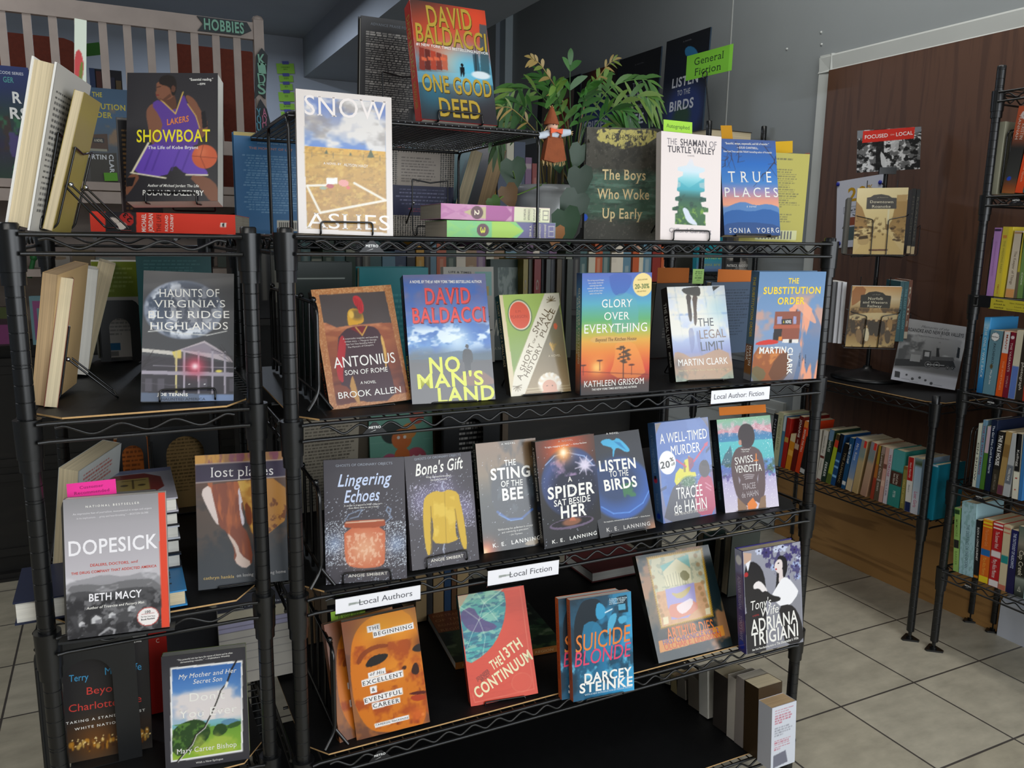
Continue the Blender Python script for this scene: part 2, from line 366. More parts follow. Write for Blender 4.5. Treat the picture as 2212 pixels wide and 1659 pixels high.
# ---------------------------------------------------------------- the room
def tile_mat():
    m, nt, b = nodes('beige floor tile'); N, L = nt.nodes, nt.links
    tc = N.new('ShaderNodeTexCoord'); mp = N.new('ShaderNodeMapping'); mp.inputs['Location'].default_value = (-1.6157/0.3185, -0.2095/0.3185, 0); mp.inputs['Scale'].default_value = (1/0.3185,)*3
    L.new(tc.outputs['Object'], mp.inputs[0]); br = N.new('ShaderNodeTexBrick'); br.offset = 0; br.squash = 1
    for k, v in (('Scale', 1), ('Brick Width', 1), ('Row Height', 1), ('Mortar Size', 0.011), ('Mortar Smooth', 0.25), ('Bias', 0)): br.inputs[k].default_value = v
    br.inputs['Color1'].default_value = (*lin('#b3ac9a'), 1); br.inputs['Color2'].default_value = (*lin('#a9a18d'), 1); br.inputs['Mortar'].default_value = (*lin('#4a4541'), 1)
    L.new(mp.outputs[0], br.inputs[0])
    n = N.new('ShaderNodeTexNoise'); n.inputs['Scale'].default_value = 9; n.inputs['Detail'].default_value = 6; n.inputs['Roughness'].default_value = 0.62; mp2 = N.new('ShaderNodeMapping'); mp2.inputs['Scale'].default_value = (1, 1.9, 1); L.new(tc.outputs['Object'], mp2.inputs[0]); L.new(mp2.outputs[0], n.inputs[0])
    r = N.new('ShaderNodeMapRange'); r.inputs[1].default_value = .3; r.inputs[2].default_value = .7; r.inputs[3].default_value = .78; r.inputs[4].default_value = 1.12; L.new(n.outputs[0], r.inputs[0])
    x = N.new('ShaderNodeVectorMath'); x.operation = 'SCALE'; L.new(br.outputs[0], x.inputs[0]); L.new(r.outputs[0], x.inputs['Scale']); L.new(x.outputs[0], b.inputs['Base Color'])
    bp = N.new('ShaderNodeBump'); bp.inputs['Strength'].default_value = 0.5; bp.inputs['Distance'].default_value = 0.003; bp.invert = True; L.new(br.outputs['Fac'], bp.inputs['Height']); L.new(bp.outputs[0], b.inputs['Normal'])
    b.inputs['Roughness'].default_value = 0.38; return m
def wood_mat(name, c0, c1, vec, rough=0.6, dist=6.0):
    m, nt, b = nodes(name); N, L = nt.nodes, nt.links
    tc = N.new('ShaderNodeTexCoord'); mp = N.new('ShaderNodeMapping'); mp.inputs['Scale'].default_value = vec; L.new(tc.outputs['Object'], mp.inputs[0])
    n = N.new('ShaderNodeTexNoise'); n.inputs['Scale'].default_value = 1.6; n.inputs['Detail'].default_value = 4; n.inputs['Distortion'].default_value = 0.6; L.new(mp.outputs[0], n.inputs[0])
    w = N.new('ShaderNodeMath'); w.operation = 'MULTIPLY'; w.inputs[1].default_value = dist; L.new(n.outputs[0], w.inputs[0]); s = N.new('ShaderNodeMath'); s.operation = 'SINE'; L.new(w.outputs[0], s.inputs[0])
    cr = N.new('ShaderNodeValToRGB'); cr.color_ramp.elements[0].color = (*lin(c0), 1); cr.color_ramp.elements[1].color = (*lin(c1), 1); cr.color_ramp.elements[0].position = .25; cr.color_ramp.elements[1].position = .8
    r = N.new('ShaderNodeMapRange'); r.inputs[1].default_value = -1; r.inputs[2].default_value = 1; L.new(s.outputs[0], r.inputs[0]); L.new(r.outputs[0], cr.inputs[0]); L.new(cr.outputs[0], b.inputs['Base Color']); b.inputs['Roughness'].default_value = rough
    return m
WALL = mat('grey green wall paint', '#8b9091', rough=0.6, noise=(3, 0.03), bump=(55, 0.12))
WALLB = mat('pale blue grey wall paint', '#8e96a0', rough=0.65, noise=(3, 0.03), bump=(50, 0.1))
CEIL = mat('ceiling paint', '#8f959b', rough=0.7, noise=(4, 0.04))
TRIM = mat('white trim paint', '#b9bcb8', rough=0.45, noise=(6, 0.03))
HARD = wood_mat('brown hardboard', '#4a3022', '#573a29', (18, 18, 1.2), 0.5, 14)
PLY = wood_mat('plywood', '#8a6334', '#a87c45', (2, 0.9, 9), 0.6, 16)
DARKW = wood_mat('black stained panelling', '#151311', '#1f1c19', (3, 3, 14), 0.55, 8)
def slab(name, lo, hi, m, label=None):
    b = MB(); b.box(lo, hi); return struct(name, b, m, label)
slab('floor', (-3.6, -3.5, -0.1), (2.7, 4.6, 0), tile_mat(), 'floor of square beige tiles with dark grout lines')
slab('ceiling', (-3.6, -3.5, 2.66), (1.0, 4.6, 2.76), CEIL)
slab('ceiling_2', (1.0, -3.5, 3.25), (2.7, 4.6, 3.35), CEIL)
slab('trim_3', (1.0, -3.3, 2.41), (1.55, 4.5, 3.25), CEIL, 'long boxed beam under the ceiling')
slab('wall_back', (-3.6, 4.5, 0), (2.7, 4.6, 3.3), WALLB)
slab('wall_left', (-3.6, -3.5, 0), (-3.5, 4.6, 3.3), WALLB)
b = MB()                                                            # front wall with the shop window opening, behind the camera
for lo, hi in (((-3.6, -3.5, 0), (-0.1, -3.4, 3.3)), ((2.4, -3.5, 0), (2.7, -3.4, 3.3)), ((-0.1, -3.5, 0), (2.4, -3.4, 0.6)), ((-0.1, -3.5, 2.7), (2.4, -3.4, 3.3))): b.box(lo, hi)
struct('wall_front', b, WALL)
b = MB()
for lo, hi in (((2.53, -1.1, 0), (2.63, 4.6, 3.3)), ((2.53, -3.5, 0), (2.63, -3.2, 3.3)), ((2.53, -3.2, 0), (2.63, -1.1, 0.7)), ((2.53, -3.2, 2.6), (2.63, -1.1, 3.3))): b.box(lo, hi)
struct('wall_right', b, WALL, 'grey green painted wall on the right')
for nm, x0, x1, ax in (('window_1', -0.1, 2.4, 0), ('window_2', -3.2, -1.1, 1)):
    b = MB(); z0, z1 = (0.6, 2.7) if ax == 0 else (0.7, 2.6); t = 0.05
    for a0, a1, c0, c1 in ((x0, x0+t, z0, z1), (x1-t, x1, z0, z1), (x0, x1, z0, z0+t), (x0, x1, z1-t, z1), ((x0+x1)/2-t/2, (x0+x1)/2+t/2, z0, z1)):
        b.box((a0, -3.47, c0), (a1, -3.43, c1)) if ax == 0 else b.box((2.56, a0, c0), (2.6, a1, c1))
    struct(nm, b, TRIM, 'window frame')
# boarded opening on the right wall: hardboard above, plywood below, white trim around
slab('wall_right_board', (2.5, -1.05, 0.47), (2.53, 1.30, 2.07), HARD, 'brown hardboard sheet boarding up an opening in the right wall')
slab('wall_right_base', (2.495, 0.31, 0), (2.53, 1.40, 0.47), PLY, 'plywood sheet along the foot of the right wall')
def casing(name, p, along, L, label):
    """moulded casing: profile (offset from opening edge, projection)"""
    pr = [(0, 0), (0, 0.012), (0.008, 0.02), (0.018, 0.014), (0.07, 0.018), (0.078, 0.01), (0.078, 0)]; b = MB()
    if along == 'z': b.prism(pr, 0, L, T=lambda q: (2.53-q[1]-0.0, p[0]+q[0], p[1]+q[2]))
    else: b.prism(pr, 0, L, T=lambda q: (2.53-q[1], p[0]-q[2], p[1]+q[0]))
    struct(name, b, TRIM, label)
casing('trim_1', (1.295, 0.0), 'z', 2.14, 'white upright trim left of the brown board')
casing('trim_2', (1.37, 2.06), 'y', 2.4, 'white trim along the top of the brown board')
slab('trim_4', (2.47, 4.40, 0), (2.53, 4.5, 3.25), mat('pale corner trim', '#a9b6bc', rough=0.5, noise=(6, 0.03)), 'pale upright trim in the far corner')
slab('trim_5', (1.75, 4.42, 0), (2.40, 4.5, 3.25), mat('dark grey door panel', '#4b4e50', rough=0.5, noise=(6, 0.05)), 'dark grey panel in the far corner')
b = MB(); b.box((2.49, -0.20, 0), (2.53, 0.30, 0.14)); b.box((2.482, 0.045, 0), (2.49, 0.30, 0.135)); struct('baseboard_right', b, mat('white glazed tile', '#c8ccd6', rough=0.25, noise=(5, 0.03)), 'white tile skirting beside the plywood')
b = MB()                                                            # panelled lower wall left of the plywood
b.box((2.51, 1.42, 0.02), (2.53, 2.6, 0.62))
for z in (0.3, 0.36, 0.56): b.box((2.50, 1.46, z), (2.51, 2.5, z+0.02))
struct('trim_6', b, TRIM, 'pale panelled skirting on the right wall')
b = MB(); b.box((2.528, 1.96, 0.5), (2.5305, 1.966, 3.2)); struct('trim_7', b, TRIM, 'thin upright joint in the wall')
# screws on the wall
for i, (x, y) in enumerate(((1700, 106), (1774, 70), (1775, 96), (2130, 79))):
    P = on(x, y, 'x', 2.53); b = MB(); b.ball((P[0], P[1], P[2]), 0.006, n=8); tag(b.build('wall_screw', TRIM), ['white painted screw head on the grey wall left of the board', 'white screw head above the corner of the trim, upper of two', 'white screw head above the corner of the trim, lower of two', 'white screw head on the top trim at far right'][i], 'screw')
# ---------------------------------------------------------------- wire shelving
G = 0.0254; Z0 = 1.165
def post_mesh(ztop, zoff, foot='leveller'):
    b = MB(); R = 0.0127; k = math.ceil((0.05-zoff)/G); zl = 0.032; b.lathe([(R*.85, 0.03), (R, 0.032)], n=16)
    while zoff+k*G < ztop-0.012:
        for dz in ((0, 0.0045) if k % 8 == 0 else (0,)):
            z = zoff+k*G+dz; b.lathe([(R, zl), (R, z-0.0009)], n=16, caps=False); b.lathe([(R, z-0.0009), (R-0.0008, z-0.0003), (R-0.0008, z+0.0003), (R, z+0.0009)], n=16, caps=False, smooth=False); zl = z+0.0009
        k += 1
    b.lathe([(R, zl), (R, ztop-0.002), (R-0.002, ztop)], n=16); b.lathe([(0.006, 0.012), (0.006, 0.032)], n=10); b.lathe([(0.011, 0.004), (0.011, 0.012)], n=12)
    if foot == 'plate':
        o = [(0.032*math.cos(math.radians(a+d)), 0.032*math.sin(math.radians(a+d))) for a in (-70, 50, 170) for d in (-9, 9)]; b.prism(o, 0, 0.006)
    else: b.lathe([(0.013, 0), (0.013, 0.005)], n=12)
    return b
def wire_unit(label, posts, ztop, zs, liners, zoff=Z0, foot='leveller', pitch=0.0535, plates=(), face='y-', group=None, tilt=None):
    """posts: (x0, y0, x1, y1) of the post axes; zs: heights of the top rails"""
    x0, y0, x1, y1 = posts; root = thing('wire_shelf_unit', label, 'shelf unit', Matrix.Translation((x0, y0, 0)), group); w, d = x1-x0, y1-y0
    p0 = None
    for px_, py_ in ((0, 0), (w, 0), (w, d), (0, d)):
        if p0 is None: p = p0 = post_mesh(ztop, zoff, foot).build('post', BLACK, root)
        else: p = p0.copy(); COL.objects.link(p)
        p.parent = root; p.location = (px_, py_, 0)
    shelf0 = None; r = 0.0032
    cm = MB(); cm.lathe([(0.0192, 0.006), (0.0178, -0.053)], n=24); cm.lathe([(0.0162, -0.0535), (0.0160, -0.072)], n=24)
    col0 = None
    def zig(b, a, c, n, off):
        """zigzag wire from point a to c between the rails"""
        a, c = np.array(a), np.array(c); L = np.linalg.norm(c-a); t = (c-a)/L; k = max(1, int(round((L-0.10)/pitch))); s = (L-k*pitch)/2; P = [a+t*(s-0.012)+np.array((0, 0, -0.0075))]
        for i in range(2*k+1): P.append(a+t*(s+i*pitch/2)+np.array((0, 0, -0.0045 if i % 2 == 0 else -0.0225)))
        P.append(a+t*(L-s+0.012)+np.array((0, 0, -0.0075))); b.tube([tuple(q+np.array(off)) for q in P], 0.0022, n=6, fillet=pitch*.16)
    for zi, z in enumerate(zs):
        b = MB(); zz = z-0.0
        for a, c, o in (((0, 0), (w, 0), (0, -0.015)), ((0, d), (w, d), (0, 0.015)), ((0, 0), (0, d), (-0.015, 0)), ((w, 0), (w, d), (0.015, 0))):
            t = unit((c[0]-a[0], c[1]-a[1])); e = 0.012; k = 0.026
            for dz in (0, -0.027):
                P = [(a[0]+o[0]*1.25+t[0]*e, a[1]+o[1]*1.25+t[1]*e, dz), (a[0]+o[0]+t[0]*k, a[1]+o[1]+t[1]*k, dz), (c[0]+o[0]-t[0]*k, c[1]+o[1]-t[1]*k, dz), (c[0]+o[0]*1.25-t[0]*e, c[1]+o[1]*1.25-t[1]*e, dz)]
                b.tube(P, r, n=8)
        if w > d or w > 0.3 and d > 0.5 and False: long = 0
        along_x = w >= d
        n = int((w if along_x else d)/0.0254)-1
        for i in range(n):
            q = 0.03+i*0.0254
            if along_x: b.tube([(q, -0.015, 0.001), (q, d+0.015, 0.001)], 0.0016, n=5)
            else: b.tube([(-0.015, q, 0.001), (w+0.015, q, 0.001)], 0.0016, n=5)
        for f in (0.33, 0.67):
            if along_x: b.tube([(0, d*f, -0.004), (w, d*f, -0.004)], r, n=6); zig(b, (0.03, d*f, 0), (w-0.03, d*f, 0), 8, (0, 0, -0.003))
            else: b.tube([(w*f, 0, -0.004), (w*f, d, -0.004)], r, n=6)
        if shelf0 is None or True:
            s = b.build('wire_shelf', BLACK, root) if shelf0 is None else shelf0.copy()
            if shelf0 is None: shelf0 = s
            else: COL.objects.link(s); s.parent = root
        s.location = (0, 0, z)
        if tilt and zi in tilt: s.rotation_euler = tilt[zi]
        for nm, a, c, o in (('front_truss', (0.0, 0, 0), (w, 0, 0), (0, -0.015, 0)), ('back_truss', (0, d, 0), (w, d, 0), (0, 0.015, 0)), ('side_truss', (0, 0, 0), (0, d, 0), (-0.015, 0, 0)), ('side_truss', (w, 0, 0), (w, d, 0), (0.015, 0, 0))):
            zb = MB(); zig(zb, a, c, 8, o); zb.build(nm, BLACK, s)
        for px_, py_ in ((0, 0), (w, 0), (w, d), (0, d)):
            if col0 is None: c_ = col0 = cm.build('corner_collar', BLACK, s)
            else: c_ = col0.copy(); COL.objects.link(c_); c_.parent = s
            c_.location = (px_, py_, 0)
        if zi in liners:
            lb = MB(); k = 0.045; o = [(k, -0.004), (w-k, -0.004), (w-0.008, k), (w-0.008, d-k), (w-k, d+0.004), (k, d+0.004), (0.008, d-k), (0.008, k)]
            lb.prism([(x, y) for x, y in o], 0.0030, 0.0058); lb.mi[0] = 0; lb.mi[1] = 0
            for i in range(2, len(lb.mi)): lb.mi[i] = 0 if (w > 1 and zi in (1, 2) and i == 2) else 1
            lb.build('shelf_liner', [LINER, BRDEDGE], s)
        for (pi, xx) in plates:
            if pi == zi:
                pb = MB(); hw = pitch*.5
                T = (lambda q: (xx+q[0], -0.0175+q[2], q[1])) if face == 'y-' else (lambda q: (-0.0175+q[2], xx-q[0], q[1]))
                pb.prism([(-hw*.12, -0.005), (hw*.12, -0.005), (hw*.8, -0.0235), (-hw*.8, -0.0235)], -0.0008, 0.0008, lin('#1b1b1d'), T)
                V, F = glyph_run('METRO', 'x'); V = (V-V.min(0))/(V.max(0)-V.min(0)); V = V*(0.021, 0.0045)+(-0.0105, -0.0155)
                pb.add([T((p[0], p[1], -0.0012)) for p in V], F, lin('#e8e8e6')); pb.add([T(q) for q in ((-0.0105, -0.0215, -0.0012), (0.002, -0.0175, -0.0012), (0.004, -0.0155, -0.0012), (0.001, -0.0185, -0.0012))], [(0, 1, 2, 3)], lin('#e8e8e6'))
                pb.build('name_plate', SATIN, s)
    return root
ZB = [1.357, 1.053, 0.748, 0.435, 0.141]; ZA = [1.355, 1.082, 0.748, 0.443, 0.141]
wire_unit('wide black wire shelf unit in front with tilted books on five tiers', (0, 0, 1.1822, 0.575), 1.371, ZB, (1, 2, 3, 4), plates=((0, 0.135), (1, 0.135), (3, 0.135)))
wire_unit('narrow black wire shelf unit standing left of the wide one', (-0.3746, 0.026, -0.0522, 0.686), 1.371, ZA, (1, 2, 3, 4), pitch=0.076)
ZC = [1.810, 1.505, 1.200, 0.895, 0.590, 0.290]
wire_unit('tall black wire bookcase at the right edge against the brown board', (2.18, -0.88, 2.50, 0.325), 1.889, ZC, (), zoff=1.7486-69*G, foot='plate', plates=((1, 1.10), (3, 1.10), (4, 1.10), (5, 1.10)), face='x-')
wire_unit('low black wire shelf unit with the book spinner on top, by the plywood', (2.17, 0.41, 2.50, 1.29), 0.868, [0.835, 0.437], (0,), zoff=0.86-30*G, foot='plate')
wire_unit('tall black wire bookcase along the grey wall behind the wide shelf unit', (2.18, 1.66, 2.50, 2.84), 1.885, [1.81, 1.50, 1.21, 0.91, 0.61], (), zoff=1.7486-69*G)
# rod dividers at the left ends of the wide unit's tiers
def divider(label, x, y0, y1, z, h, nrod, slope):
    t = thing('wire_divider', label, 'shelf divider', Matrix.Translation((x, y0, z)), 'rod dividers at the left end of the wide shelf unit'); L = y1-y0
    b = MB(); b.tube([(0, L, 0.004), (0, L, h), (0, 0.0, h-slope), (0, 0, 0.03), (-0.022, -0.012, 0.003)], 0.0036, n=8, fillet=0.025); b.tube([(0, 0, 0.032), (0.02, -0.012, 0.003)], 0.0033, n=7); b.tube([(0, 0, 0.03), (0, L, 0.03)], 0.003, n=6); b.build('frame', WIRE, t)
    for i in range(nrod):
        y = L*(i+.5)/nrod; hh = h-slope+slope*y/L; r = MB(); r.tube([(0.003, y, 0.004), (0.003, y, hh)], 0.003, n=6); r.build('rod', WIRE, t)
        if i % 2: continue
        r = MB(); r.ball((0, y, hh+0.005), 0.006, n=8); r.build('cap', WIRE, t)
divider('black rod divider at the left end of the second tier, beside the helmet book', 0.058, 0.055, 0.50, 1.060, 0.185, 9, 0.0)
divider('black rod divider at the left end of the third tier, beside the jar book', 0.045, 0.015, 0.45, 0.755, 0.185, 8, 0.01)
divider('black rod divider at the left end of the fourth tier, beside the orange mask books', 0.062, 0.015, 0.46, 0.442, 0.20, 8, 0.012)
# ---------------------------------------------------------------- the displayed books
P={'showboat':(-0.2206,0.2266,1.4106,-0.379,0.278,0.0281,0.1519,0.2277),
'snow':(0.0245,0.0173,1.3626,-0.1068,0.1095,-0.0208,0.1536,0.2271),
'onegood':(0.251,0.0624,1.5613,-0.0034,0.3074,-0.0098,0.1446,0.2208),
'boys':(0.6486,0.1679,1.3554,-0.3901,0.0197,-0.,0.1559,0.2325),
'shaman':(0.7402,0.0241,1.3615,-0.0999,0.1177,-0.026,0.1409,0.2136),
'true':(0.9719,0.1041,1.3734,-0.2391,0.2298,0.005,0.1369,0.2165),
'antonius':(0.079,0.0604,1.0575,0.035,0.3298,0.0492,0.1504,0.2182),
'noman':(0.2265,0.052,1.058,-0.1475,0.2645,0.0186,0.1581,0.24),
'short':(0.4261,0.0509,1.0582,-0.0347,0.2776,0.0216,0.1315,0.1997),
'glory':(0.558,0.0103,1.058,-0.1442,0.0176,0.013,0.1477,0.2376),
'legal':(0.8136,0.044,1.0633,-0.1757,0.2664,0.0255,0.1392,0.2051),
'subst':(0.9933,0.013,1.0584,-0.1817,-0.0234,0.004,0.1657,0.2388),
'linger':(0.0527,0.0164,0.7551,-0.1881,0.2181,-0.0133,0.1426,0.2183),
'bone':(0.2059,-0.0012,0.7611,0.1184,0.2781,-0.0606,0.1404,0.2076),
'sting':(0.3659,0.0367,0.7529,-0.0398,0.224,0.006,0.1298,0.215),
'spider':(0.4851,0.0086,0.7533,0.0008,0.1788,0.0319,0.1362,0.2142),
'listen':(0.6111,0.0037,0.7583,-0.0614,0.3377,0.0442,0.1331,0.2098),
'well':(0.7912,0.0326,0.7534,0.0304,0.2148,0.0024,0.1495,0.2194),
'swiss':(0.963,0.0322,0.7531,-0.1252,0.2485,0.0196,0.1448,0.2124),
'begin':(0.1011,0.0136,0.4401,-0.1573,0.1615,0.0928,0.1384,0.2237),
'begin2':(0.0709,0.0188,0.4402,0.1478,0.3002,0.0008,0.14,0.2164),
'thirteen':(0.3359,0.0261,0.4401,-0.1755,0.3789,0.0495,0.1413,0.2162),
'suicide':(0.5295,-0.0456,0.4407,-0.0938,0.1626,-0.0045,0.1392,0.2067),
'arthur':(0.7699,-0.004,0.4477,0.0395,0.4979,-0.0402,0.2128,0.2339),
'tony':(0.9832,-0.0447,0.4402,-0.1266,0.1104,0.0445,0.1544,0.2389),
'haunts':(-0.2215,0.0779,1.0928,-0.1281,0.3687,-0.0424,0.141,0.2201),
'dopesick':(-0.3445,-0.0247,0.7574,-0.0888,0.1942,-0.0172,0.1411,0.2099),
'lost':(-0.1522,0.0721,0.7598,-0.0662,0.2105,-0.0293,0.1494,0.2297),
'dontyou':(-0.2221,0.0533,0.4478,-0.1712,0.1759,0.0028,0.1372,0.1987),
'beyond':(-0.3738,0.1436,0.4505,-0.0591,-0.0016,-0.0221,0.1345,0.2125),
'downtown':(2.1428,0.7793,1.3208,-0.7931,0.095,0.0089,0.1655,0.2327),
'norfolk':(2.1014,0.7392,0.993,-0.5845,-0.1413,0.0065,0.1662,0.2198),
'memories':(2.2743,0.6725,0.8727,-0.8346,0.1317,-0.1081,0.2104,0.2267),
'michael':(-0.2772,0.2598,1.3599,-0.2997,0.0095,-0.0065,0.2381,0.0339),
'cont3':(0.3007,0.0698,1.3571,-0.0727,0.003,-0.0017,0.2166,0.0327),
'cont2':(0.2971,0.0912,1.3923,-0.0795,-0.0005,-0.015,0.2179,0.0282),
'whitefore':(-0.3799,0.0314,1.3669,-0.2494,0.0299,-0.22,0.0319,0.2356),
'fore2':(-0.3357,0.0527,1.3629,-0.247,0.0316,-0.2746,0.0136,0.2051),
'tanfore':(-0.3764,0.1211,1.0917,-0.274,-0.0846,-0.1886,0.0217,0.2114),
'creamfore':(-0.3576,0.0992,1.0908,0.0857,-0.0051,-0.1839,0.0187,0.2038),
'doperear':(-0.3789,0.2203,0.7612,-0.4584,-0.0703,-0.1804,0.0338,0.2106)}

K0, K1, K2, K3 = (0, 0, .32553), (560, 0, .32553), (1040, 60, .33454), (1680, 60, .30142)
K4, K5, K6, K7 = (0, 490, .29837), (0, 900, .29837), (0, 1250, .29837), (620, 500, .28029)
K8, K9, K10, K11 = (1200, 500, .29837), (600, 880, .28933), (1140, 820, .28933), (600, 1230, .28029)
K12, K13, K14, K15 = (1180, 1130, .31893), (1660, 560, .24955), (1660, 840, .34959), (1780, 380, .22913)
WH = '#f2efe8'
def easel(label, u, v, n, B, w, t, zs, h=0.15, half=0.042, lip=0.020, group='wire book easels'):
    """folding wire easel: front frame with a lip under the book, rear leg on two ball pivots"""
    u, v, n, B = (np.asarray(q, float) for q in (u, v, n, B)); c = B+u*w/2; nh = unit((n[0], n[1], 0)); uh = unit((u[0], u[1], 0)); root = thing('wire_easel', label, 'book easel', Matrix.Translation((c[0], c[1], zs)), group)
    o = np.array((c[0], c[1], zs)); r = 0.0016; z = np.array((0, 0, 1.)); fb = MB(); bz = max(B[2]-zs-0.0022, 0.0018)
    g = t+0.0035; base = o+z*bz
    def side(s): return [c+uh*half*s-n*g+v*h*0.55-o, c+uh*half*s-n*g+v*0.012-o, base+uh*half*s-nh*(g*0.6)-o, base+uh*half*s+nh*0.0045-o, base+uh*half*s+nh*0.0055+v*lip-o]
    top = c-n*g+v*h-o
    L, R_ = side(-1), side(1)
    fb.tube([tuple(p) for p in [c+uh*half*-1-n*g+v*h-o]+L[1:]+R_[:0:-1]+[c+uh*half-n*g+v*h-o]], r, n=6, fillet=0.006)
    fb.tube([tuple(c-uh*half-n*g+v*h-o), tuple(c-n*g+v*(h-.006)-o), tuple(c+uh*half-n*g+v*h-o)], r, n=6)
    fb.build('front_frame', WIRE, root)
    rb = MB(); k = half-0.004
    P1 = c-uh*k-n*(g+.004)+v*h*.58-o; P2 = c+uh*k-n*(g+.004)+v*h*.58-o; E1 = o-uh*k-nh*(g+.085)+z*.002-o; E2 = o+uh*k-nh*(g+.085)+z*.002-o
    rb.tube([tuple(P1), tuple(E1), tuple(E2), tuple(P2)], r, n=6, fillet=0.006); rb.build('rear_leg', WIRE, root)
    for p in (P1, P2): q = MB(); q.ball(tuple(p), 0.0038, n=10); q.build('pivot_ball', STEEL, root)
    return root
def disp(key, label, paint, crop, d, base='#888888', spine=None, m=None, hard=False, pages='cream', ez=None, eh=None, mode='front', name=None, cover=None, group=None, zs=None, el=.02):
    x, y, z, yaw, lean, roll, w, h = P[key]; u, v, n = rframe(yaw, lean, roll); B = np.array((x, y, z)); a = Art(w, h, base).see(crop, B, u, v, n); paint(a)
    sd = None
    if spine:
        k = (0.003 if hard else 0.0015); sd = Art(d-2*k, h, spine[0], cell=0.002)
        if len(spine) > 1: spine[1](sd)
    o = book(name or ('hardcover_book' if hard else 'paperback_book'), label, u, v, n, B, w, h, d, mode, a, sd, hard, cover or (spine[0] if spine else base), pages, m, group)
    if ez: easel(ez, u, v, n, B, w, d, zs if zs is not None else z-0.003, (eh or h*0.62), lip=el)
    return o
def vt(txt, col, x=.5, y0=.08, y1=.8, h=.5, st='b'):
    """vertical title down a spine"""
    def f(a): a.t.append((txt, np.array((x*a.w, (1-(y0+y1)/2)*a.h)), (y1-y0)*a.h, h*a.w, -math.pi/2, lin(col), st, 0, 0.0))
    return f
def vts(*L):
    def f(a):
        for q in L: vt(*q[:2], **(q[2] if len(q) > 2 else {}))(a)
    return f
# --- top tier
def c_showboat(c):
    sk, sk2, pu = '#80523c', '#5e3a2a', '#5a3a92'
    c.poly([(1000,690),(965,740),(985,850),(1000,960),(1075,985),(1085,830),(1060,760),(1045,685)], sk, smooth=2)
    c.poly([(1215,620),(1290,650),(1335,740),(1378,800),(1380,860),(1340,930),(1310,870),(1295,770)], sk, smooth=2)
    c.poly([(1085,620),(1150,600),(1175,690),(1165,740),(1060,700),(1060,660)], sk2, smooth=1)
    c.poly([(1000,690),(1060,655),(1165,755),(1215,612),(1245,690),(1300,770),(1325,850),(1310,990),(1000,990),(1085,850),(1060,770)], pu, smooth=1)
    c.line([(1060,655),(1165,755),(1215,612)], 8, '#d9b45a'); c.line([(1245,690),(1300,770),(1325,850)], 6, '#d9b45a')
    c.ell(1105, 590, 62, 78, sk); c.poly([(1036,540),(1040,600),(1030,615),(1045,660),(1090,668),(1130,620),(1120,540)], sk, smooth=1)
    c.poly([(1050,560),(1062,510),(1110,494),(1160,508),(1176,560),(1165,630),(1140,640),(1130,575)], '#1d1614', smooth=2)
    c.ell(1150, 590, 14, 24, sk2); c.line([(1042,580),(1066,574)], 5, '#2b1a13'); c.ell(1045, 632, 10, 7, '#7a2f2a'); c.poly([(1045,645),(1080,660),(1130,620),(1138,640),(1085,675)], sk2)
    c.poly([(1335,745),(1362,735),(1378,840),(1345,855)], '#17151a')
    c.poly([(1000,950),(1120,985),(1260,1000),(1310,1040),(1285,1085),(1190,1050),(1060,1010)], sk, smooth=1)
    c.poly([(985,945),(1160,985),(1310,960),(1335,1100),(1382,1140),(1372,1168),(1235,1162),(1150,1085),(1100,1182),(868,1148),(930,1040)], '#6a48b4', smooth=1)
    c.line([(868,1146),(1100,1182)], 10, '#efe6c8'); c.line([(1235,1160),(1378,1162)], 10, '#efe6c8'); c.line([(985,950),(880,1140)], 14, '#e9dfba')
    for x in (1010, 1060, 1190, 1260): c.line([(x, 1000), (x-50, 1130)], 12, '#4f3390', .6)
    c.poly([(870,1150),(935,1165),(880,1250),(832,1310),(832,1200)], sk, smooth=1); c.poly([(838,1180),(900,1175),(880,1235),(835,1240)], '#1d1b1e')
    c.poly([(1245,1165),(1372,1168),(1452,1240),(1454,1345),(1400,1345),(1330,1250)], sk, smooth=1)
    c.ell(1358, 1040, 84, 84, '#cf5f39'); c.glow(1335, 1010, 40, '#e8835a', .6)
    c.line([(1275,1035),(1440,1050)], 4, '#8b3a22'); c.line([(1350,958),(1330,1040),(1365,1122)], 4, '#8b3a22')
    c.tx('LAKERS', 1105, 812, 1255, 785, 42, '#e0813c', 'x', .25)
    c.tx('\u201cEssential reading.\u201d', 1258, 528, 1415, 526, 19, WH, 'b'); c.tx('\u2014ESPN', 1310, 558, 1362, 557, 15, WH, 'b')
    c.tx('SHOWBOAT', 908, 901, 1394, 898, 90, '#f3e422', 'b'); c.tx('The Life of Kobe Bryant', 982, 979, 1316, 978, 23, WH, 'b')
    c.tx('Author of Michael Jordan: The Life', 980, 1230, 1320, 1234, 20, WH, 'b', .1); c.tx('ROLAND LAZENBY', 948, 1278, 1353, 1281, 38, WH, 'b')
disp('showboat', 'black paperback of a basketball player in purple with a yellow title, on a red book', c_showboat, K0, .036, '#2d2b2f', ('#1c1b1d',), SATIN, pages='white', ez='black wire easel under the basketball player book', zs=1.398)
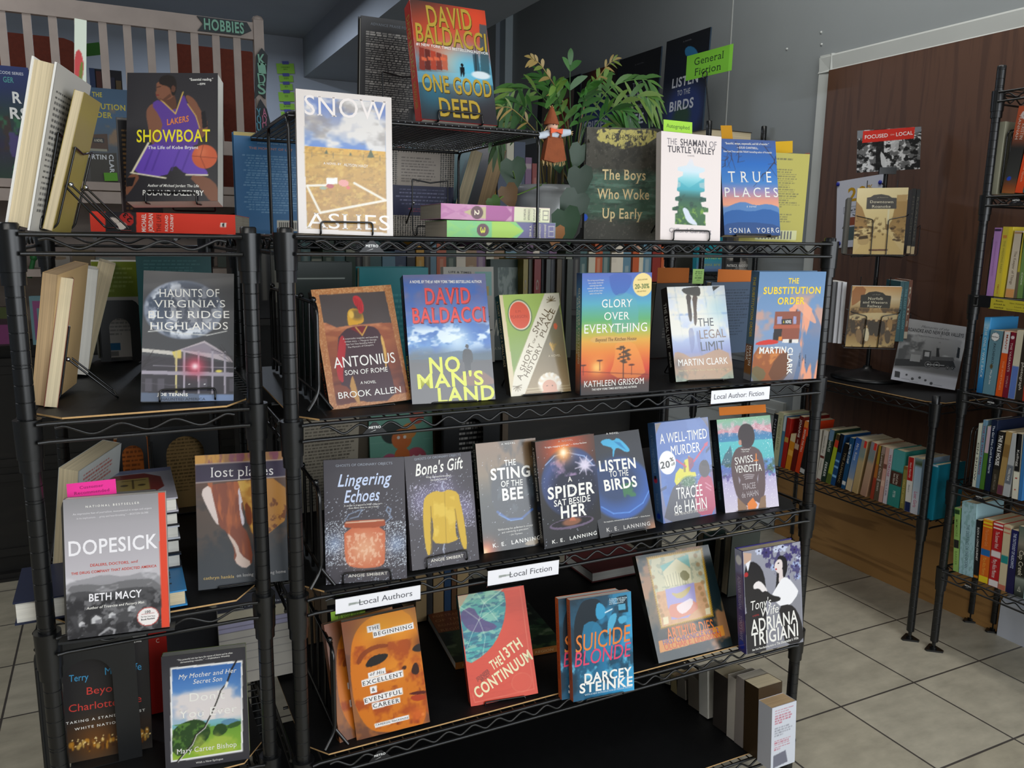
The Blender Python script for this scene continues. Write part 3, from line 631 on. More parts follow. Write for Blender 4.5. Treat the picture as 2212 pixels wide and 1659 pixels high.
def c_snow(c):
    c.poly([(300,640),(838,680),(848,1545),(318,1515)], '#9aa2b8')
    m = c.inside([(300,640),(838,680),(838,1010),(300,970)]); c.grad([(0, '#8d93a8'), (.1, '#6b83bf'), (.25, '#a8a9b5'), (.38, '#5f86c9')], al=m)
    c.cloud('#e2dcd6', 3, 7, .42, .56, .95, 3, m); c.cloud('#8d8480', 4, 10, .56, .7, .6, 5, m)
    g = c.inside([(300,968),(838,1008),(848,1545),(318,1515)]); c.grad([(.4, '#d9a435'), (.46, '#c79a3c'), (.7, '#b98a35'), (1, '#a87a2c')], al=g)
    c.cloud('#8f6a22', 30, 60, .5, .7, .5, 8, g); c.cloud('#e3be5c', 22, 44, .55, .7, .5, 9, g)
    c.line([(300,1012),(840,1052)], 7, '#a67f2a', .7)
    for x, y, r in ((740,1022,24), (445,1008,12), (605,1022,9)): c.poly([(x-r, y+r), (x, y-r*1.3), (x+r, y+r)], '#3c4a2c', .9)
    for x in (350, 490, 690, 800): c.line([(x, 985+x*.06), (x, 1020+x*.06)], 3, '#6b5a3a')
    for a, b in (((318,1232),(470,1228)), ((630,1215),(838,1330)), ((838,1330),(405,1412)), ((405,1412),(318,1235))): c.line([a, b], 15, '#e9e2d4')
    c.poly([(446,1180),(520,1180),(518,1222),(446,1222)], '#ece9e4'); c.ell(560, 1215, 34, 22, '#e59a93'); c.ell(470, 1235, 26, 14, '#b0484e'); c.ell(425, 1248, 24, 10, '#9aa48a'); c.ell(590, 1245, 12, 10, '#d9675f')
    c.tx('SNOW', 300, 690, 850, 735, 135, '#efe6e2', 'rs'); c.tx('ASHES', 306, 1458, 866, 1478, 105, '#efe8e0', 'rs'); c.tx('A NOVEL BY', 425, 1083, 545, 1090, 16, WH, 'rs'); c.tx('ALYSON HAGY', 560, 1092, 722, 1104, 19, WH, 'rs')
disp('snow', 'white bordered glossy paperback with a cloudy sky over a yellow field', c_snow, K1, .02, '#dfd6d0', ('#d9cfc6',), SHINY, pages='white', ez='black wire easel under the yellow field book')
def c_good(c):
    c.grad([(0, '#3a2f2e'), (.3, '#b5462f'), (.5, '#4aa0c0'), (.68, '#2d4650'), (.75, '#343032'), (1, '#302d30')])
    c.glow(1440, 130, 190, '#e2492c', .95); c.glow(1250, 300, 240, '#d9502e', .8); c.glow(1290, 430, 120, '#f0c29a', .9); c.glow(1400, 470, 150, '#57c0e6', .9); c.glow(1150, 600, 140, '#2d7a96', .7)
    for k in range(5): c.poly([(1060+k*38, 310+k*12), (1095+k*38, 320+k*12), (1100+k*38, 468), (1062+k*38, 460)], ('#8a2c1e', '#5c1d16', '#b23a24', '#7a2a20', '#c2573a')[k], .85)
    for k in range(4): c.poly([(1075+k*42, 375), (1110+k*42, 385), (1112+k*42, 405), (1078+k*42, 400)], '#e06a45', .9)
    c.poly([(1460,160),(1510,170),(1530,500),(1470,520)], '#33545e', .8); c.poly([(1415,360),(1450,360),(1470,500),(1430,500)], '#2b4652', .8); c.line([(1430,250),(1440,480)], 5, '#2c2a2c')
    c.poly([(1050,470),(1560,500),(1570,570),(1050,545)], '#7cc4dc', .5); c.ell(1470, 500, 60, 24, '#dfeaee', .3)
    c.ell(1345, 432, 9, 11, '#14161a'); c.poly([(1332,445),(1360,445),(1364,490),(1356,515),(1348,480),(1340,515),(1334,480)], '#14161a')
    for t, a, b, q, r, h in (('DAVID', 1112, 100, 1405, 130, 135), ('BALDACCI', 1038, 208, 1505, 282, 120), ('ONE GOOD', 1080, 540, 1538, 590, 110), ('DEED', 1195, 705, 1465, 730, 120)):
        c.tx(t, a+4, b+6, q+4, r+6, h, '#4a3a12', 'b'); c.tx(t, a, b, q, r, h, '#b99b3c', 'b')
    c.tx('#1 NEW YORK TIMES BESTSELLING AUTHOR', 1040, 290, 1518, 357, 18, WH, 'b')
disp('onegood', 'hardcover with gold lettering over a red and blue street, high on the wire rack', c_good, K1, .034, '#3a2f2e', ('#d3392b', vts(('DAVID BALDACCI', '#c9a84a', dict(y0=.1, y1=.62, h=.55)), ('ONE GOOD DEED', '#c9a84a', dict(x=.5, y0=.66, y1=.88, h=.42)))), GLOSS, True, 'white', ez='black wire easel on the wire rack, under the gold lettered hardcover', zs=1.557)
def c_boys(c):
    c.grad([(0, '#55534a'), (.35, '#4a473e'), (.42, '#4f6a5a'), (.75, '#46614f'), (.82, '#4b4a42'), (1, '#4c4b45')])
    c.poly([(760,650),(850,655),(950,660),(1100,655),(1160,690),(1095,730),(1060,760),(980,770),(905,790),(840,750),(760,740),(735,690)], '#c9bd6e', smooth=1)
    c.cloud('#4a473e', 26, 30, .55, .62, 1, 4, c.band(0, .19, .05)); c.cloud('#3c3a33', 14, 18, .5, .62, .8, 5, c.band(.15, .4, .05))
    c.cloud('#6f9280', 5, 34, .5, .65, .7, 6, c.band(.42, .8, .06)); c.cloud('#36463b', 6, 30, .55, .7, .7, 7, c.band(.35, .85, .06)); c.cloud('#6f6c62', 50, 60, .66, .72, .6, 8)
    c.tx('A.D. HOPKINS', 800, 703, 1062, 712, 30, '#4a4636', 'rs'); e = '#e7cf9a'
    c.tx('The Boys', 780, 945, 1060, 950, 66, e, 'bs'); c.tx('Who Woke', 745, 1070, 1083, 1075, 66, e, 'bs'); c.tx('Up Early', 778, 1195, 1040, 1200, 66, e, 'bs')
    c.ell(668, 1225, 17, 22, '#2457c8')
disp('boys', 'dark olive hardcover with cream lettering over a green river, left of the white pagoda book', c_boys, K2, .03, '#4c4b45', ('#26251f', vts(('The Boys Who Woke Up Early', '#b9ad86', dict(y0=.08, y1=.66, h=.4)),)), MATTE, True)
def c_shaman(c):
    c.tx('THE', 1198, 730, 1262, 735, 36, '#8c8488'); c.tx('SHAMAN', 1284, 737, 1452, 750, 38, '#4d474d', 'b'); c.tx('OF', 1470, 752, 1518, 756, 36, '#8c8488'); c.tx('TURTLE VALLEY', 1202, 780, 1508, 800, 36, '#4d474d', 'b'); c.tx('A NOVEL', 1330, 826, 1376, 828, 8, '#9a9296')
    P = [(1345,848),(1362,848),(1372,890),(1440,908),(1440,930),(1405,940),(1405,965),(1438,980),(1438,998),(1405,1005),(1408,1030),(1440,1040),(1440,1058),(1412,1065),(1412,1090),(1450,1100),(1450,1122),(1415,1128),(1425,1155),(1465,1165),(1465,1190),(1432,1192),(1432,1200),(1446,1210),(1446,1278),(1250,1268),(1250,1200),(1265,1195),(1265,1182),(1232,1178),(1232,1160),(1270,1150),(1272,1120),(1250,1115),(1250,1095),(1278,1085),(1278,1060),(1262,1052),(1262,1035),(1285,1025),(1285,1000),(1268,992),(1268,970),(1300,955),(1302,930),(1268,922),(1268,900),(1325,888)]
    m = c.inside(P); y = [c.f(1350, t)[1] for t in (850, 930, 980, 1040, 1100, 1180, 1275)]
    c.grad([(y[0], '#e6dfe2'), (y[1], '#cfe4ec'), (y[2], '#8fd2da'), (y[3], '#4fb0bc'), (y[4], '#2c5a4e'), (y[5], '#3d6b3a'), (y[6], '#2f5a33')], al=m); c.cloud('#7fa63f', 16, 22, .52, .65, .9, 3, m*c.band(y[5]-.02, 1)); c.cloud('#173a30', 12, 20, .5, .65, .8, 5, m*c.band(y[4]-.02, y[5]+.04))
    c.poly([(1270,985),(1340,1035),(1440,970),(1440,1050),(1262,1050)], '#3fa3b4', .5)
    c.poly([(1296,1170),(1310,1160),(1335,1175),(1350,1215),(1405,1278),(1350,1268),(1320,1240),(1308,1200)], '#d6dde8', smooth=1)
    c.tx('Clifford Garstang', 1212, 1305, 1482, 1313, 26, '#958d92')
disp('shaman', 'white paperback with a pagoda shape cut out over green mountains', c_shaman, K2, .02, '#ecdfda', ('#e6dcd8',), SATIN, pages='white', ez='black wire easel under the white pagoda book')
def c_true(c):
    c.grad([(0, '#4a5f96'), (.25, '#2f6fc0'), (.45, '#4a86c9'), (.55, '#a890b5'), (.63, '#e59a86'), (.69, '#f0a483'), (.72, '#6a8fc0'), (.85, '#2f5a9a'), (1, '#27406f')])
    c.poly([(1550,1180),(1620,1140),(1690,1120),(1770,1150),(1850,1135),(1930,1160),(1930,1345),(1550,1345)], '#5c87bd', smooth=1); c.poly([(1550,1200),(1640,1170),(1740,1190),(1840,1165),(1940,1200),(1940,1345),(1550,1345)], '#2f63a6', smooth=1); c.poly([(1550,1270),(1700,1250),(1940,1275),(1940,1345),(1550,1345)], '#2a4f88', smooth=1)
    g = random.Random(5)
    for x, y, dx, dy in ((1810,740,80,110), (1550,770,60,90), (1640,735,30,120), (1900,830,-60,110), (1555,900,45,-80)):
        pts = [(x, y)]
        for _ in range(5): pts.append((pts[-1][0]+dx*.25+g.uniform(-14, 14), pts[-1][1]+dy*.25+g.uniform(-12, 12)))
        c.line(pts, 4, '#3a3140')
        for p in pts[1:]: c.line([p, (p[0]+g.uniform(-45, 45), p[1]+g.uniform(-10, 60))], 2.5, '#443a4c', .8)
    c.tx('\u201cBeautiful, unique, suspenseful, and full of wonder.\u201d', 1572, 745, 1856, 752, 13, WH, 'bs'); c.tx('\u2014JULIE CANTRELL,', 1648, 772, 1786, 778, 12, WH, 'bs'); c.tx('New York Times and USA TODAY bestselling author of Perennials', 1562, 797, 1874, 806, 11, WH, 'bs')
    c.tx('TRUE', 1592, 960, 1870, 962, 68, WH, 'rs', 0, .35); c.tx('PLACES', 1566, 1060, 1914, 1062, 60, WH, 'rs', 0, .22); c.tx('a novel', 1712, 1152, 1776, 1153, 14, WH, 'rs', .2, .1); c.tx('SONJA  YOERG', 1600, 1308, 1920, 1306, 30, WH, 'rs', 0, .2)
disp('true', 'blue and orange dusk paperback with bare branches, beside the yellow book', c_true, K2, .022, '#2f6fc0', ('#1c2747',), SATIN, ez='black wire easel lying under the blue dusk book', el=.004)
# --- second tier
def c_ant(c):
    bd = '#b97b4c'
    c.cloud('#d3a06b', 60, 90, .55, .62, .8, 2)
    c.poly([(245,490),(752,460),(925,1240),(385,1345)], '#554b49'); m = c.inside([(240,700),(300,705),(380,740),(480,725),(600,715),(720,705),(850,705),(960,1290),(330,1385)])
    c.grad([(.3, '#d08a62'), (.42, '#b06a45'), (.6, '#8a4a33'), (.9, '#5d2f28'), (1, '#6b3a30')], al=m*.97); c.cloud('#8d4c36', 3, 12, .45, .6, .7, 4, m)
    c.poly([(330,1385),(385,1345),(925,1240),(958,1290)], bd, .9); c.poly([(752,460),(795,412),(958,1290),(925,1240)], bd, .85); c.poly([(190,448),(245,490),(385,1345),(330,1385)], bd, .85); c.cloud('#d6a673', 70, 100, .56, .62, .55, 12, 1-c.inside([(245,490),(752,460),(925,1240),(385,1345)]))
    c.poly([(385,830),(425,780),(470,740),(610,725),(690,740),(735,820),(770,1000),(800,1080),(850,1300),(540,1320),(480,1200),(400,1180)], '#4b353b', smooth=1)
    c.poly([(415,790),(450,830),(455,900),(430,1080),(440,1180),(380,1120),(390,900)], '#b03338', smooth=1); c.poly([(720,790),(745,830),(770,960),(765,1090),(740,900),(725,850)], '#d6a85c', smooth=1)
    c.poly([(470,745),(600,725),(610,770),(575,805),(540,775)], '#7a2b30', smooth=1); c.line([(530,740),(580,800),(615,730)], 10, '#c99b4e')
    c.poly([(462,640),(475,600),(520,590),(570,610),(592,660),(590,710),(500,722),(470,730)], '#d59f36', smooth=2); c.ell(540, 640, 46, 40, '#5d5040', .8, .7); c.ell(495, 640, 20, 30, '#e7bb55', .5)
    c.poly([(502,505),(530,490),(565,510),(590,560),(592,625),(555,640),(545,590),(515,560)], '#c93b3f', smooth=2)
    for k in range(5): c.line([(512+k*14, 505+k*8), (545+k*8, 600+k*6)], 4, '#8d262b', .8)
    c.poly([(500,1100),(480,1220),(550,1335),(570,1330),(520,1150)], '#b98a50', smooth=1)
    c.tx('ANTONIUS', 358, 1012, 830, 968, 84, WH, 'r'); c.tx('SON OF ROME', 445, 1090, 775, 1060, 38, WH, 'r'); c.tx('A NOVEL', 565, 1166, 686, 1157, 22, WH, 'r'); c.tx('BROOK ALLEN', 395, 1265, 876, 1215, 50, WH, 'r')
    for k in range(4): c.tx(('A suspenseful, insightful, and beautifully', 'written story. \u2014 Margaret George,', 'New York Times Bestselling Author of', 'The Memoirs of Cleopatra')[k], 430+k*12, 830+k*22-2, 702-k*12, 812+k*20, 13, '#d8cfc9', 'r')
disp('antonius', 'glossy orange bordered paperback of a soldier in a red crested helmet', c_ant, K7, .024, '#b97b4c', ('#241713', vts(('BROOK ALLEN', '#b05a3a', dict(y0=.6, y1=.9)),)), GLOSS, ez='black wire easel under the helmet book', el=.004)
def c_noman(c):
    c.grad([(0, '#6a6a8f'), (.15, '#57619a'), (.3, '#4c6bb0'), (.42, '#3a6db8'), (.55, '#5a92cf'), (.62, '#4a6072'), (.7, '#4d4c4e'), (1, '#514b48')])
    c.cloud('#7e7790', 3, 6, .45, .65, .6, 3, c.band(0, .4, .2)); c.cloud('#2a5fb4', 3, 5, .5, .65, .7, 4, c.band(.05, .6, .1)); c.glow(1310, 830, 110, '#cfe3ee', .9); c.cloud('#e6f1f6', 5, 14, .5, .6, .9, 7, c.band(.4, .58, .08)); c.cloud('#2f6ab2', 6, 12, .55, .65, .7, 9, c.band(.38, .6, .08))
    c.poly([(930,985),(1100,950),(1250,930),(1330,915),(1450,945),(1590,925),(1600,1000),(940,1020)], '#3d5a6e', .8, 1); c.poly([(940,990),(1250,985),(1590,990),(1610,1290),(962,1338)], '#4c4a4c', .75); c.poly([(1330,1100),(1480,1060),(1600,1140),(1600,1180),(1350,1190)], '#8a5f4a', .8, 1)
    c.tx('A NOVEL BY THE #1 NEW YORK TIMES BESTSELLING AUTHOR', 945, 388, 1500, 386, 22, WH, 'b')
    for a in (7, 0): c.tx('DAVID', 1062+a, 495+a, 1408+a, 488+a, 125, '#8a1f22' if a else '#e5413c', 'bs'); c.tx('BALDACCI', 960+a, 645+a, 1528+a, 632+a, 118, '#8a1f22' if a else '#e5413c', 'bs')
    c.ell(1387, 885, 13, 16, '#23262a'); c.poly([(1360,905),(1415,905),(1435,960),(1430,1010),(1415,1010),(1418,1090),(1405,1130),(1395,1040),(1385,1130),(1372,1090),(1370,1010),(1352,1005),(1352,950)], '#23262a', smooth=1)
    c.tx('NO', 1095, 1030, 1332, 1018, 120, '#dcdf2c', 'x'); c.tx("MAN'S", 1005, 1155, 1512, 1122, 110, '#dcdf2c', 'x'); c.tx('LAND', 1162, 1262, 1598, 1235, 112, '#dcdf2c', 'x')
disp('noman', 'blue hardcover with red author lettering and a bold yellow title', c_noman, K7, .034, '#514b70', ('#1d1b3a', vts(('DAVID BALDACCI', '#8c2436', dict(y0=.1, y1=.58, h=.5)), ("NO MAN'S LAND", '#cfd23a', dict(y0=.62, y1=.94, h=.5)))), GLOSS, True, 'white', ez='black wire easel under the bold yellow title book', el=.004)
def c_short(c):
    c.poly([(1690,560),(1640,500),(1985,478),(1730,1100)], '#93b44a'); c.grad([(0, '#a8c05a'), (.6, '#7f9a44')], al=c.inside([(1635,490),(1985,478),(1740,1090),(1700,900)])); c.poly([(2095,560),(2190,1230),(1825,1265),(2080,580)], '#83775f'); c.grad([(.2, '#7d7a66'), (.7, '#8c7a58'), (1, '#a88f68')], al=c.inside([(2095,560),(2190,1230),(1825,1268)]))
    c.poly([(1635,490),(1660,488),(1755,1170),(1725,1275)], '#d9c7a0'); c.poly([(1985,476),(2095,474),(2102,560),(1828,1265),(1725,1275),(1752,1090)], '#e5dcc6')
    c.ell(1795, 645, 92, 112, '#3c5a34'); c.ell(1795, 645, 86, 104, '#efe2c8'); c.ell(1793, 645, 78, 96, '#d9512f'); c.tx('E.M.', 1760, 618, 1805, 614, 18, '#b33d25', 'r'); c.tx('PEARSON', 1722, 660, 1850, 652, 24, '#b33d25', 'r')
    c.tx('A SHORT', 1785, 1140, 1885, 870, 44, '#6a5636', 'r', 0, .05); c.tx('SMALL', 1905, 780, 2010, 590, 46, '#6a5636', 'r', 0, .03); c.tx('HISTORY', 1838, 1115, 1955, 870, 40, '#6a5636', 'r'); c.tx('PLACE', 1960, 810, 2050, 600, 40, '#6a5636', 'r'); c.tx('OF A', 1895, 860, 1928, 800, 16, '#6a5636')
    for x, y in ((2035,535), (1775,1195)):
        for k in range(7): a = math.pi*(k/6)*1.1+(.0 if y < 900 else math.pi); c.line([(x, y), (x+34*math.cos(a), y-38*math.sin(a))], 5, '#6a5636')
    for k in range(5): c.poly([(2050, 930), (2020+k*14, 880-6*abs(2-k)), (2030+k*14, 860-6*abs(2-k))], '#d3a64a')
    c.tx('A NOVEL', 2012, 960, 2105, 953, 15, '#e9ddc0', 'rs'); c.ell(2068, 730, 14, 22, '#d96c4a'); c.line([(1840,1215),(2185,1185)], 4, '#d9c9a0'); c.line([(1850,1235),(2185,1205)], 3, '#d9c9a0'); c.line([(2110,640),(2178,1180)], 3, '#c9b990')
    c.ell(2025, 1175, 85, 72, '#efe2cc', .3); c.ell(2025, 1200, 55, 52, '#e2a88c'); 
    for k in range(11): a = math.pi*(1.05+.9*k/10); c.ell(2025+74*math.cos(a), 1180+78*math.sin(a), 17, 15, ('#f6eee0', '#e8d5b8')[k % 2], .3)
    c.ell(2005, 1190, 6, 4, '#5c3a2a'); c.ell(2045, 1187, 6, 4, '#5c3a2a'); c.poly([(1960,1245),(2090,1232),(2080,1215),(1980,1225)], '#e2a88c')
disp('short', 'small green and tan paperback with a red disc and a diagonal cream banner', c_short, K7, .022, '#93a05a', ('#2a2318', vts(('A SHORT HISTORY OF A SMALL PLACE', '#a89a78', dict(y0=.05, y1=.7)),)), GLOSS, ez='black wire easel under the red disc book', el=.004)
def c_glory(c):
    c.grad([(0, '#4a5fb0'), (.12, '#3f7cc4'), (.25, '#4aa3b8'), (.38, '#5aa86a'), (.47, '#a8b84a'), (.55, '#e0a53a'), (.65, '#e57f2c'), (.8, '#d2452c'), (.88, '#8d3528'), (.92, '#4b3a38'), (1, '#454040')])
    c.poly([(385,305),(545,305),(555,360),(530,420),(470,470),(420,455),(395,390)], '#2f54a8', .7, 1); c.poly([(430,455),(540,440),(600,520),(600,720),(400,745),(410,640),(395,560)], '#57a5b0', .5, 1); c.poly([(430,790),(560,790),(620,900),(660,1060),(380,1060),(430,930)], '#ef9a45', .6, 1)
    c.glow(300, 985, 34, '#fff2b0', 1); c.glow(300, 985, 90, '#f6a23c', .6); c.line([(190,1015),(670,1035)], 4, '#6b2a22'); c.line([(492,830),(490,1060)], 7, '#4a2a20')
    g = random.Random(3)
    for k in range(26): c.ell(490+g.uniform(-62, 62)*(1-abs(k-13)/22), 835+k*4.5, g.uniform(8, 20), 6, '#4a3420', .6, .9)
    for x, y in ((200, 970), (550, 965), (320, 935)): c.line([(x, y), (x, y+70)], 4, '#5a2a20'); c.ell(x, y, 22, 6, '#5a2a20', .5)
    c.poly([(240,790),(290,755),(560,765),(600,790),(540,800),(290,810)], '#d9a95a', .9, 1)
    c.tx('GLORY', 335, 520, 556, 515, 56, WH, 'rs'); c.tx('OVER', 352, 612, 536, 607, 54, WH, 'rs'); c.tx('EVERYTHING', 208, 705, 662, 688, 62, WH, 'rs'); c.tx('Beyond The Kitchen House', 290, 785, 585, 772, 24, '#6a4a28', 'rs', .15)
    c.tx('KATHLEEN GRISSOM', 205, 1105, 640, 1078, 42, WH, 'rs'); c.tx('THE NEW YORK TIMES BESTSELLING AUTHOR', 262, 1145, 588, 1122, 14, WH, 'bs', .1)
    for k in range(6): c.tx(('This stirring story of danger,', 'love, cruelty, loyalty and', 'enduring hope after', 'some of the most', 'novel of the year.', 'author of Loop Head'[:18])[k], 230+k % 3*8, 355+k*19, 352-k % 3*8, 350+k*19, 10, WH, 'rs')
    c.ell(632, 385, 72, 76, '#ecd389', .04); c.tx('20-30%', 575, 398, 678, 392, 32, '#5a7a3a', 'b'); c.tx('LOCAL AUTHOR', 595, 350, 665, 345, 9, '#8a7a3a', 'r'); c.tx('OFF ANY PRICE', 590, 435, 655, 430, 9, '#8a7a3a', 'r')
disp('glory', 'rainbow coloured hardcover from blue to orange with a round yellow sticker', c_glory, K8, .03, '#454040', ('#3a6a8a', lambda a: (a.grad([(0, '#2a4a86'), (.25, '#3a7fa0'), (.45, '#4a8a6a'), (.6, '#9a8a3a'), (.75, '#b5562c'), (.9, '#6a2f26'), (1, '#3a3030')]), vts(('GLORY OVER EVERYTHING', '#e6dcc8', dict(x=.65, y0=.12, y1=.74, h=.32, st='rs')), ('KATHLEEN GRISSOM', '#c9d6c0', dict(x=.25, y0=.2, y1=.66, h=.26, st='rs')))(a))), SATIN, True)
def c_legal(c):
    c.grad([(0, '#d9dde2'), (.3, '#dfe3ea'), (.55, '#aebddd'), (.7, '#8a92c0'), (.85, '#b98f6c'), (1, '#7a8a72')])
    for x in (860, 1070, 1140): c.line([(x, 400), (x+60, 760)], 10, '#9fb4c8', .7)
    c.line([(820,480),(1240,460)], 8, '#a9b9c9', .7); c.line([(840,605),(1260,590)], 14, '#8fa6d0', .7); c.cloud('#f3ecd9', 4, 6, .45, .6, .8, 4, c.band(0, .55, .1)); c.glow(1180, 560, 90, '#8fc4da', .5)
    c.poly([(905,415),(985,402),(1045,395),(1050,465),(1015,470),(980,462),(930,450)], '#4a4640', 1, 1)
    c.poly([(940,450),(985,465),(975,520),(990,600),(985,660),(965,640),(955,540)], '#4d423c', smooth=1); c.poly([(985,465),(1030,460),(1020,540),(1025,640),(1015,690),(1000,660),(1000,560)], '#5a4a40', smooth=1)
    c.poly([(960,700),(1000,700),(1010,820),(985,900),(970,800)], '#7d83ad', .6, 1); c.poly([(1015,720),(1035,720),(1060,830),(1070,920),(1035,860)], '#7d83ad', .6, 1)
    c.poly([(850,880),(900,870),(1000,925),(1240,820),(1290,1062),(872,1090)], '#b58a66', .85, 1); c.glow(890, 960, 40, '#4a3f3a', .7); c.cloud('#3f4a42', 6, 5, .55, .7, .8, 8, c.band(.9, 1.05, .08))
    c.tx('THE', 1030, 657, 1142, 652, 56, '#4b5058', 'r', .0); c.tx('LEGAL', 1042, 745, 1230, 732, 60, '#8d7a72', 'r'); c.tx('LIMIT', 1052, 832, 1222, 820, 62, '#4b5058', 'r'); c.tx('MARTIN CLARK', 888, 950, 1246, 932, 46, WH, 'r')
    c.tx('New York Times Book Review Notable Book of the Year', 892, 1010, 1255, 995, 9, '#e8d9a8', 'r')
    c.poly([(1135,398),(1190,395),(1140,432)], '#2a2622')
disp('legal', 'glossy paperback with legs over a bright floor, white lettering along its bottom', c_legal, K8, .03, '#c9cdd4', ('#131212', vts(('THE LEGAL LIMIT', '#d9d4c8', dict(y0=.16, y1=.64, h=.5)), ('MARTIN CLARK', '#d9d4c8', dict(y0=.68, y1=.84, h=.3)))), SHINY, ez='black wire easel under the bright legs book', el=.004)
def c_sub(c):
    c.grad([(0, '#5a82ac'), (.3, '#6d8fb8'), (.55, '#7e9ac0'), (.8, '#8a97ae'), (1, '#7f7f8c')])
    c.cloud('#d99a7c', 3, 5, .5, .62, .75, 3, c.band(.2, .6, .1)); m = c.inside([(1690,560),(1790,500),(1880,580),(1930,700),(1890,1065),(1720,1075),(1780,850)]); c.grad([(0, '#4a6fa0'), (.3, '#5a7fae'), (1, '#5a7094')], al=m*.7); c.cloud('#f0a07c', 9, 3, .48, .58, .95, 7, m); c.poly([(1700,540),(1790,490),(1850,560),(1900,680),(1830,640),(1760,560)], '#eea684', .85, 2)
    c.poly([(1410,1085),(1440,830),(1560,850),(1690,850),(1680,1075)], '#a05c34', 1, 1); c.cloud('#d98a45', 9, 16, .5, .65, .8, 5, c.inside([(1420,850),(1640,860),(1560,960),(1410,990)])); c.poly([(1410,1080),(1430,960),(1530,1010),(1500,1085)], '#6d6a4a', .8, 1); c.poly([(1520,1075),(1600,900),(1700,860),(1690,1075)], '#6a4632', .8, 1)
    c.poly([(1590,580),(1775,578),(1760,800),(1575,790)], '#8d4c38'); c.poly([(1740,565),(1750,565),(1750,585),(1740,585)], '#7a4032'); c.poly([(1605,615),(1640,615),(1638,670),(1603,670)], '#9a9ac0'); c.poly([(1722,615),(1744,615),(1742,670),(1720,670)], '#9a9ac0')
    c.poly([(1580,680),(1768,676),(1765,700),(1575,705)], '#b0583c'); c.poly([(1582,705),(1640,705),(1632,790),(1572,785)], '#2b2524'); c.poly([(1615,760),(1640,760),(1636,790),(1612,790)], '#e5862c'); c.poly([(1645,780),(1758,780),(1755,808),(1640,805)], '#e6e2dc'); c.poly([(1690,780),(1712,780),(1710,808),(1688,808)], '#2b2524')
    c.poly([(1636,635),(1712,633),(1711,672),(1636,673)], '#22252c'); c.tx('A', 1646, 654, 1656, 653, 20, '#e8d23a', 'b'); c.tx('NOVEL', 1664, 653, 1706, 652, 20, WH, 'x')
    c.poly([(1445,810),(1490,792),(1560,780),(1620,795),(1600,815),(1455,825)], '#d3362c', 1, 1)
    y = '#f2cf26'
    c.tx('THE', 1685, 356, 1762, 356, 34, y, 'x'); c.tx('SUBSTITUTION', 1505, 427, 1918, 423, 44, y, 'x'); c.tx('ORDER', 1607, 502, 1803, 499, 44, y, 'x'); c.tx('MARTIN', 1475, 860, 1668, 855, 42, WH, 'x'); c.tx('CLARK', 1700, 840, 1692, 1035, 38, WH, 'x')
    c.tx('Legal Limit', 1770, 880, 1764, 978, 10, '#3a2a24', 'rs'); c.tx('The', 1790, 910, 1788, 935, 9, '#3a2a24', 'rs'); c.tx('author of', 1812, 890, 1808, 955, 9, '#3a2a24', 'rs')
disp('subst', 'blue hardcover with yellow capitals and a brick shop under an orange cloud', c_sub, K8, .034, '#5a7a9c', ('#4a6a8a', lambda a: (a.grad([(0, '#4a6685'), (.66, '#5a7488'), (.68, '#8a5233'), (.93, '#9a6a3c'), (.95, '#8a8a90'), (1, '#8a8a90')]), vts(('THE SUBSTITUTION ORDER', '#c9b23c', dict(x=.55, y0=.05, y1=.6, h=.36, st='x')), ('MARTIN', WH, dict(x=.68, y0=.68, y1=.86, h=.3, st='x')), ('CLARK', WH, dict(x=.3, y0=.68, y1=.82, h=.3, st='x')))(a))), SATIN, True)
# --- third tier
def stars(c, n, box, seed, col='#cfd6e6'): return c.speck(n, col, box, seed)
def c_ling(c):
    stars(c, 500, (345,640,965,1310), 2)
    for x in (430, 880): c.glow(x, 1020, 75, '#8fa3c4', .75); c.speck(500, '#dfe8f4', (x-90, 860, x+90, 1180), x)
    c.line([(500,850),(530,800),(600,770),(630,765),(600,815),(540,830)], 7, '#9fb4d4', .7); c.line([(800,860),(850,820),(810,770),(820,742),(845,760),(835,800)], 8, '#9fb4d4', .7)
    c.poly([(497,890),(800,860),(803,1120),(790,1180),(700,1200),(590,1200),(520,1180),(497,1100)], '#c96844', 1, 1); c.glow(650, 1050, 120, '#e8b18c', .85); c.cloud('#f3cdb0', 40, 40, .55, .64, .6, 3, c.inside([(510,940),(790,930),(780,1180),(530,1180)]))
    c.poly([(497,862),(520,848),(780,832),(802,840),(802,895),(497,905)], '#a8502f', 1, 1); c.poly([(505,858),(790,836),(796,846),(505,868)], '#d9b49a')
    c.tx('GHOSTS OF ORDINARY OBJECTS', 432, 436, 855, 415, 19, '#9aa0ac', 'r'); b = '#c9d6f2'
    c.tx('Lingering', 445, 545, 850, 520, 95, b, 'b', .35); c.tx('Echoes', 492, 665, 762, 645, 95, b, 'b', .35); c.tx('A secret is trapped in Will\u2019s jelly jar\u2014', 494, 735, 785, 716, 13, WH, 'rs'); c.tx('does Bone dare to set it free?', 530, 752, 750, 738, 13, WH, 'rs'); c.tx('ANGIE SMIBERT', 525, 1258, 820, 1236, 22, '#d9d3c8', 'b')
disp('linger', 'grey paperback with a glowing orange jar', c_ling, K9, .014, '#474349', ('#3d393e',), SATIN, pages='white', ez='black wire easel under the orange jar book')
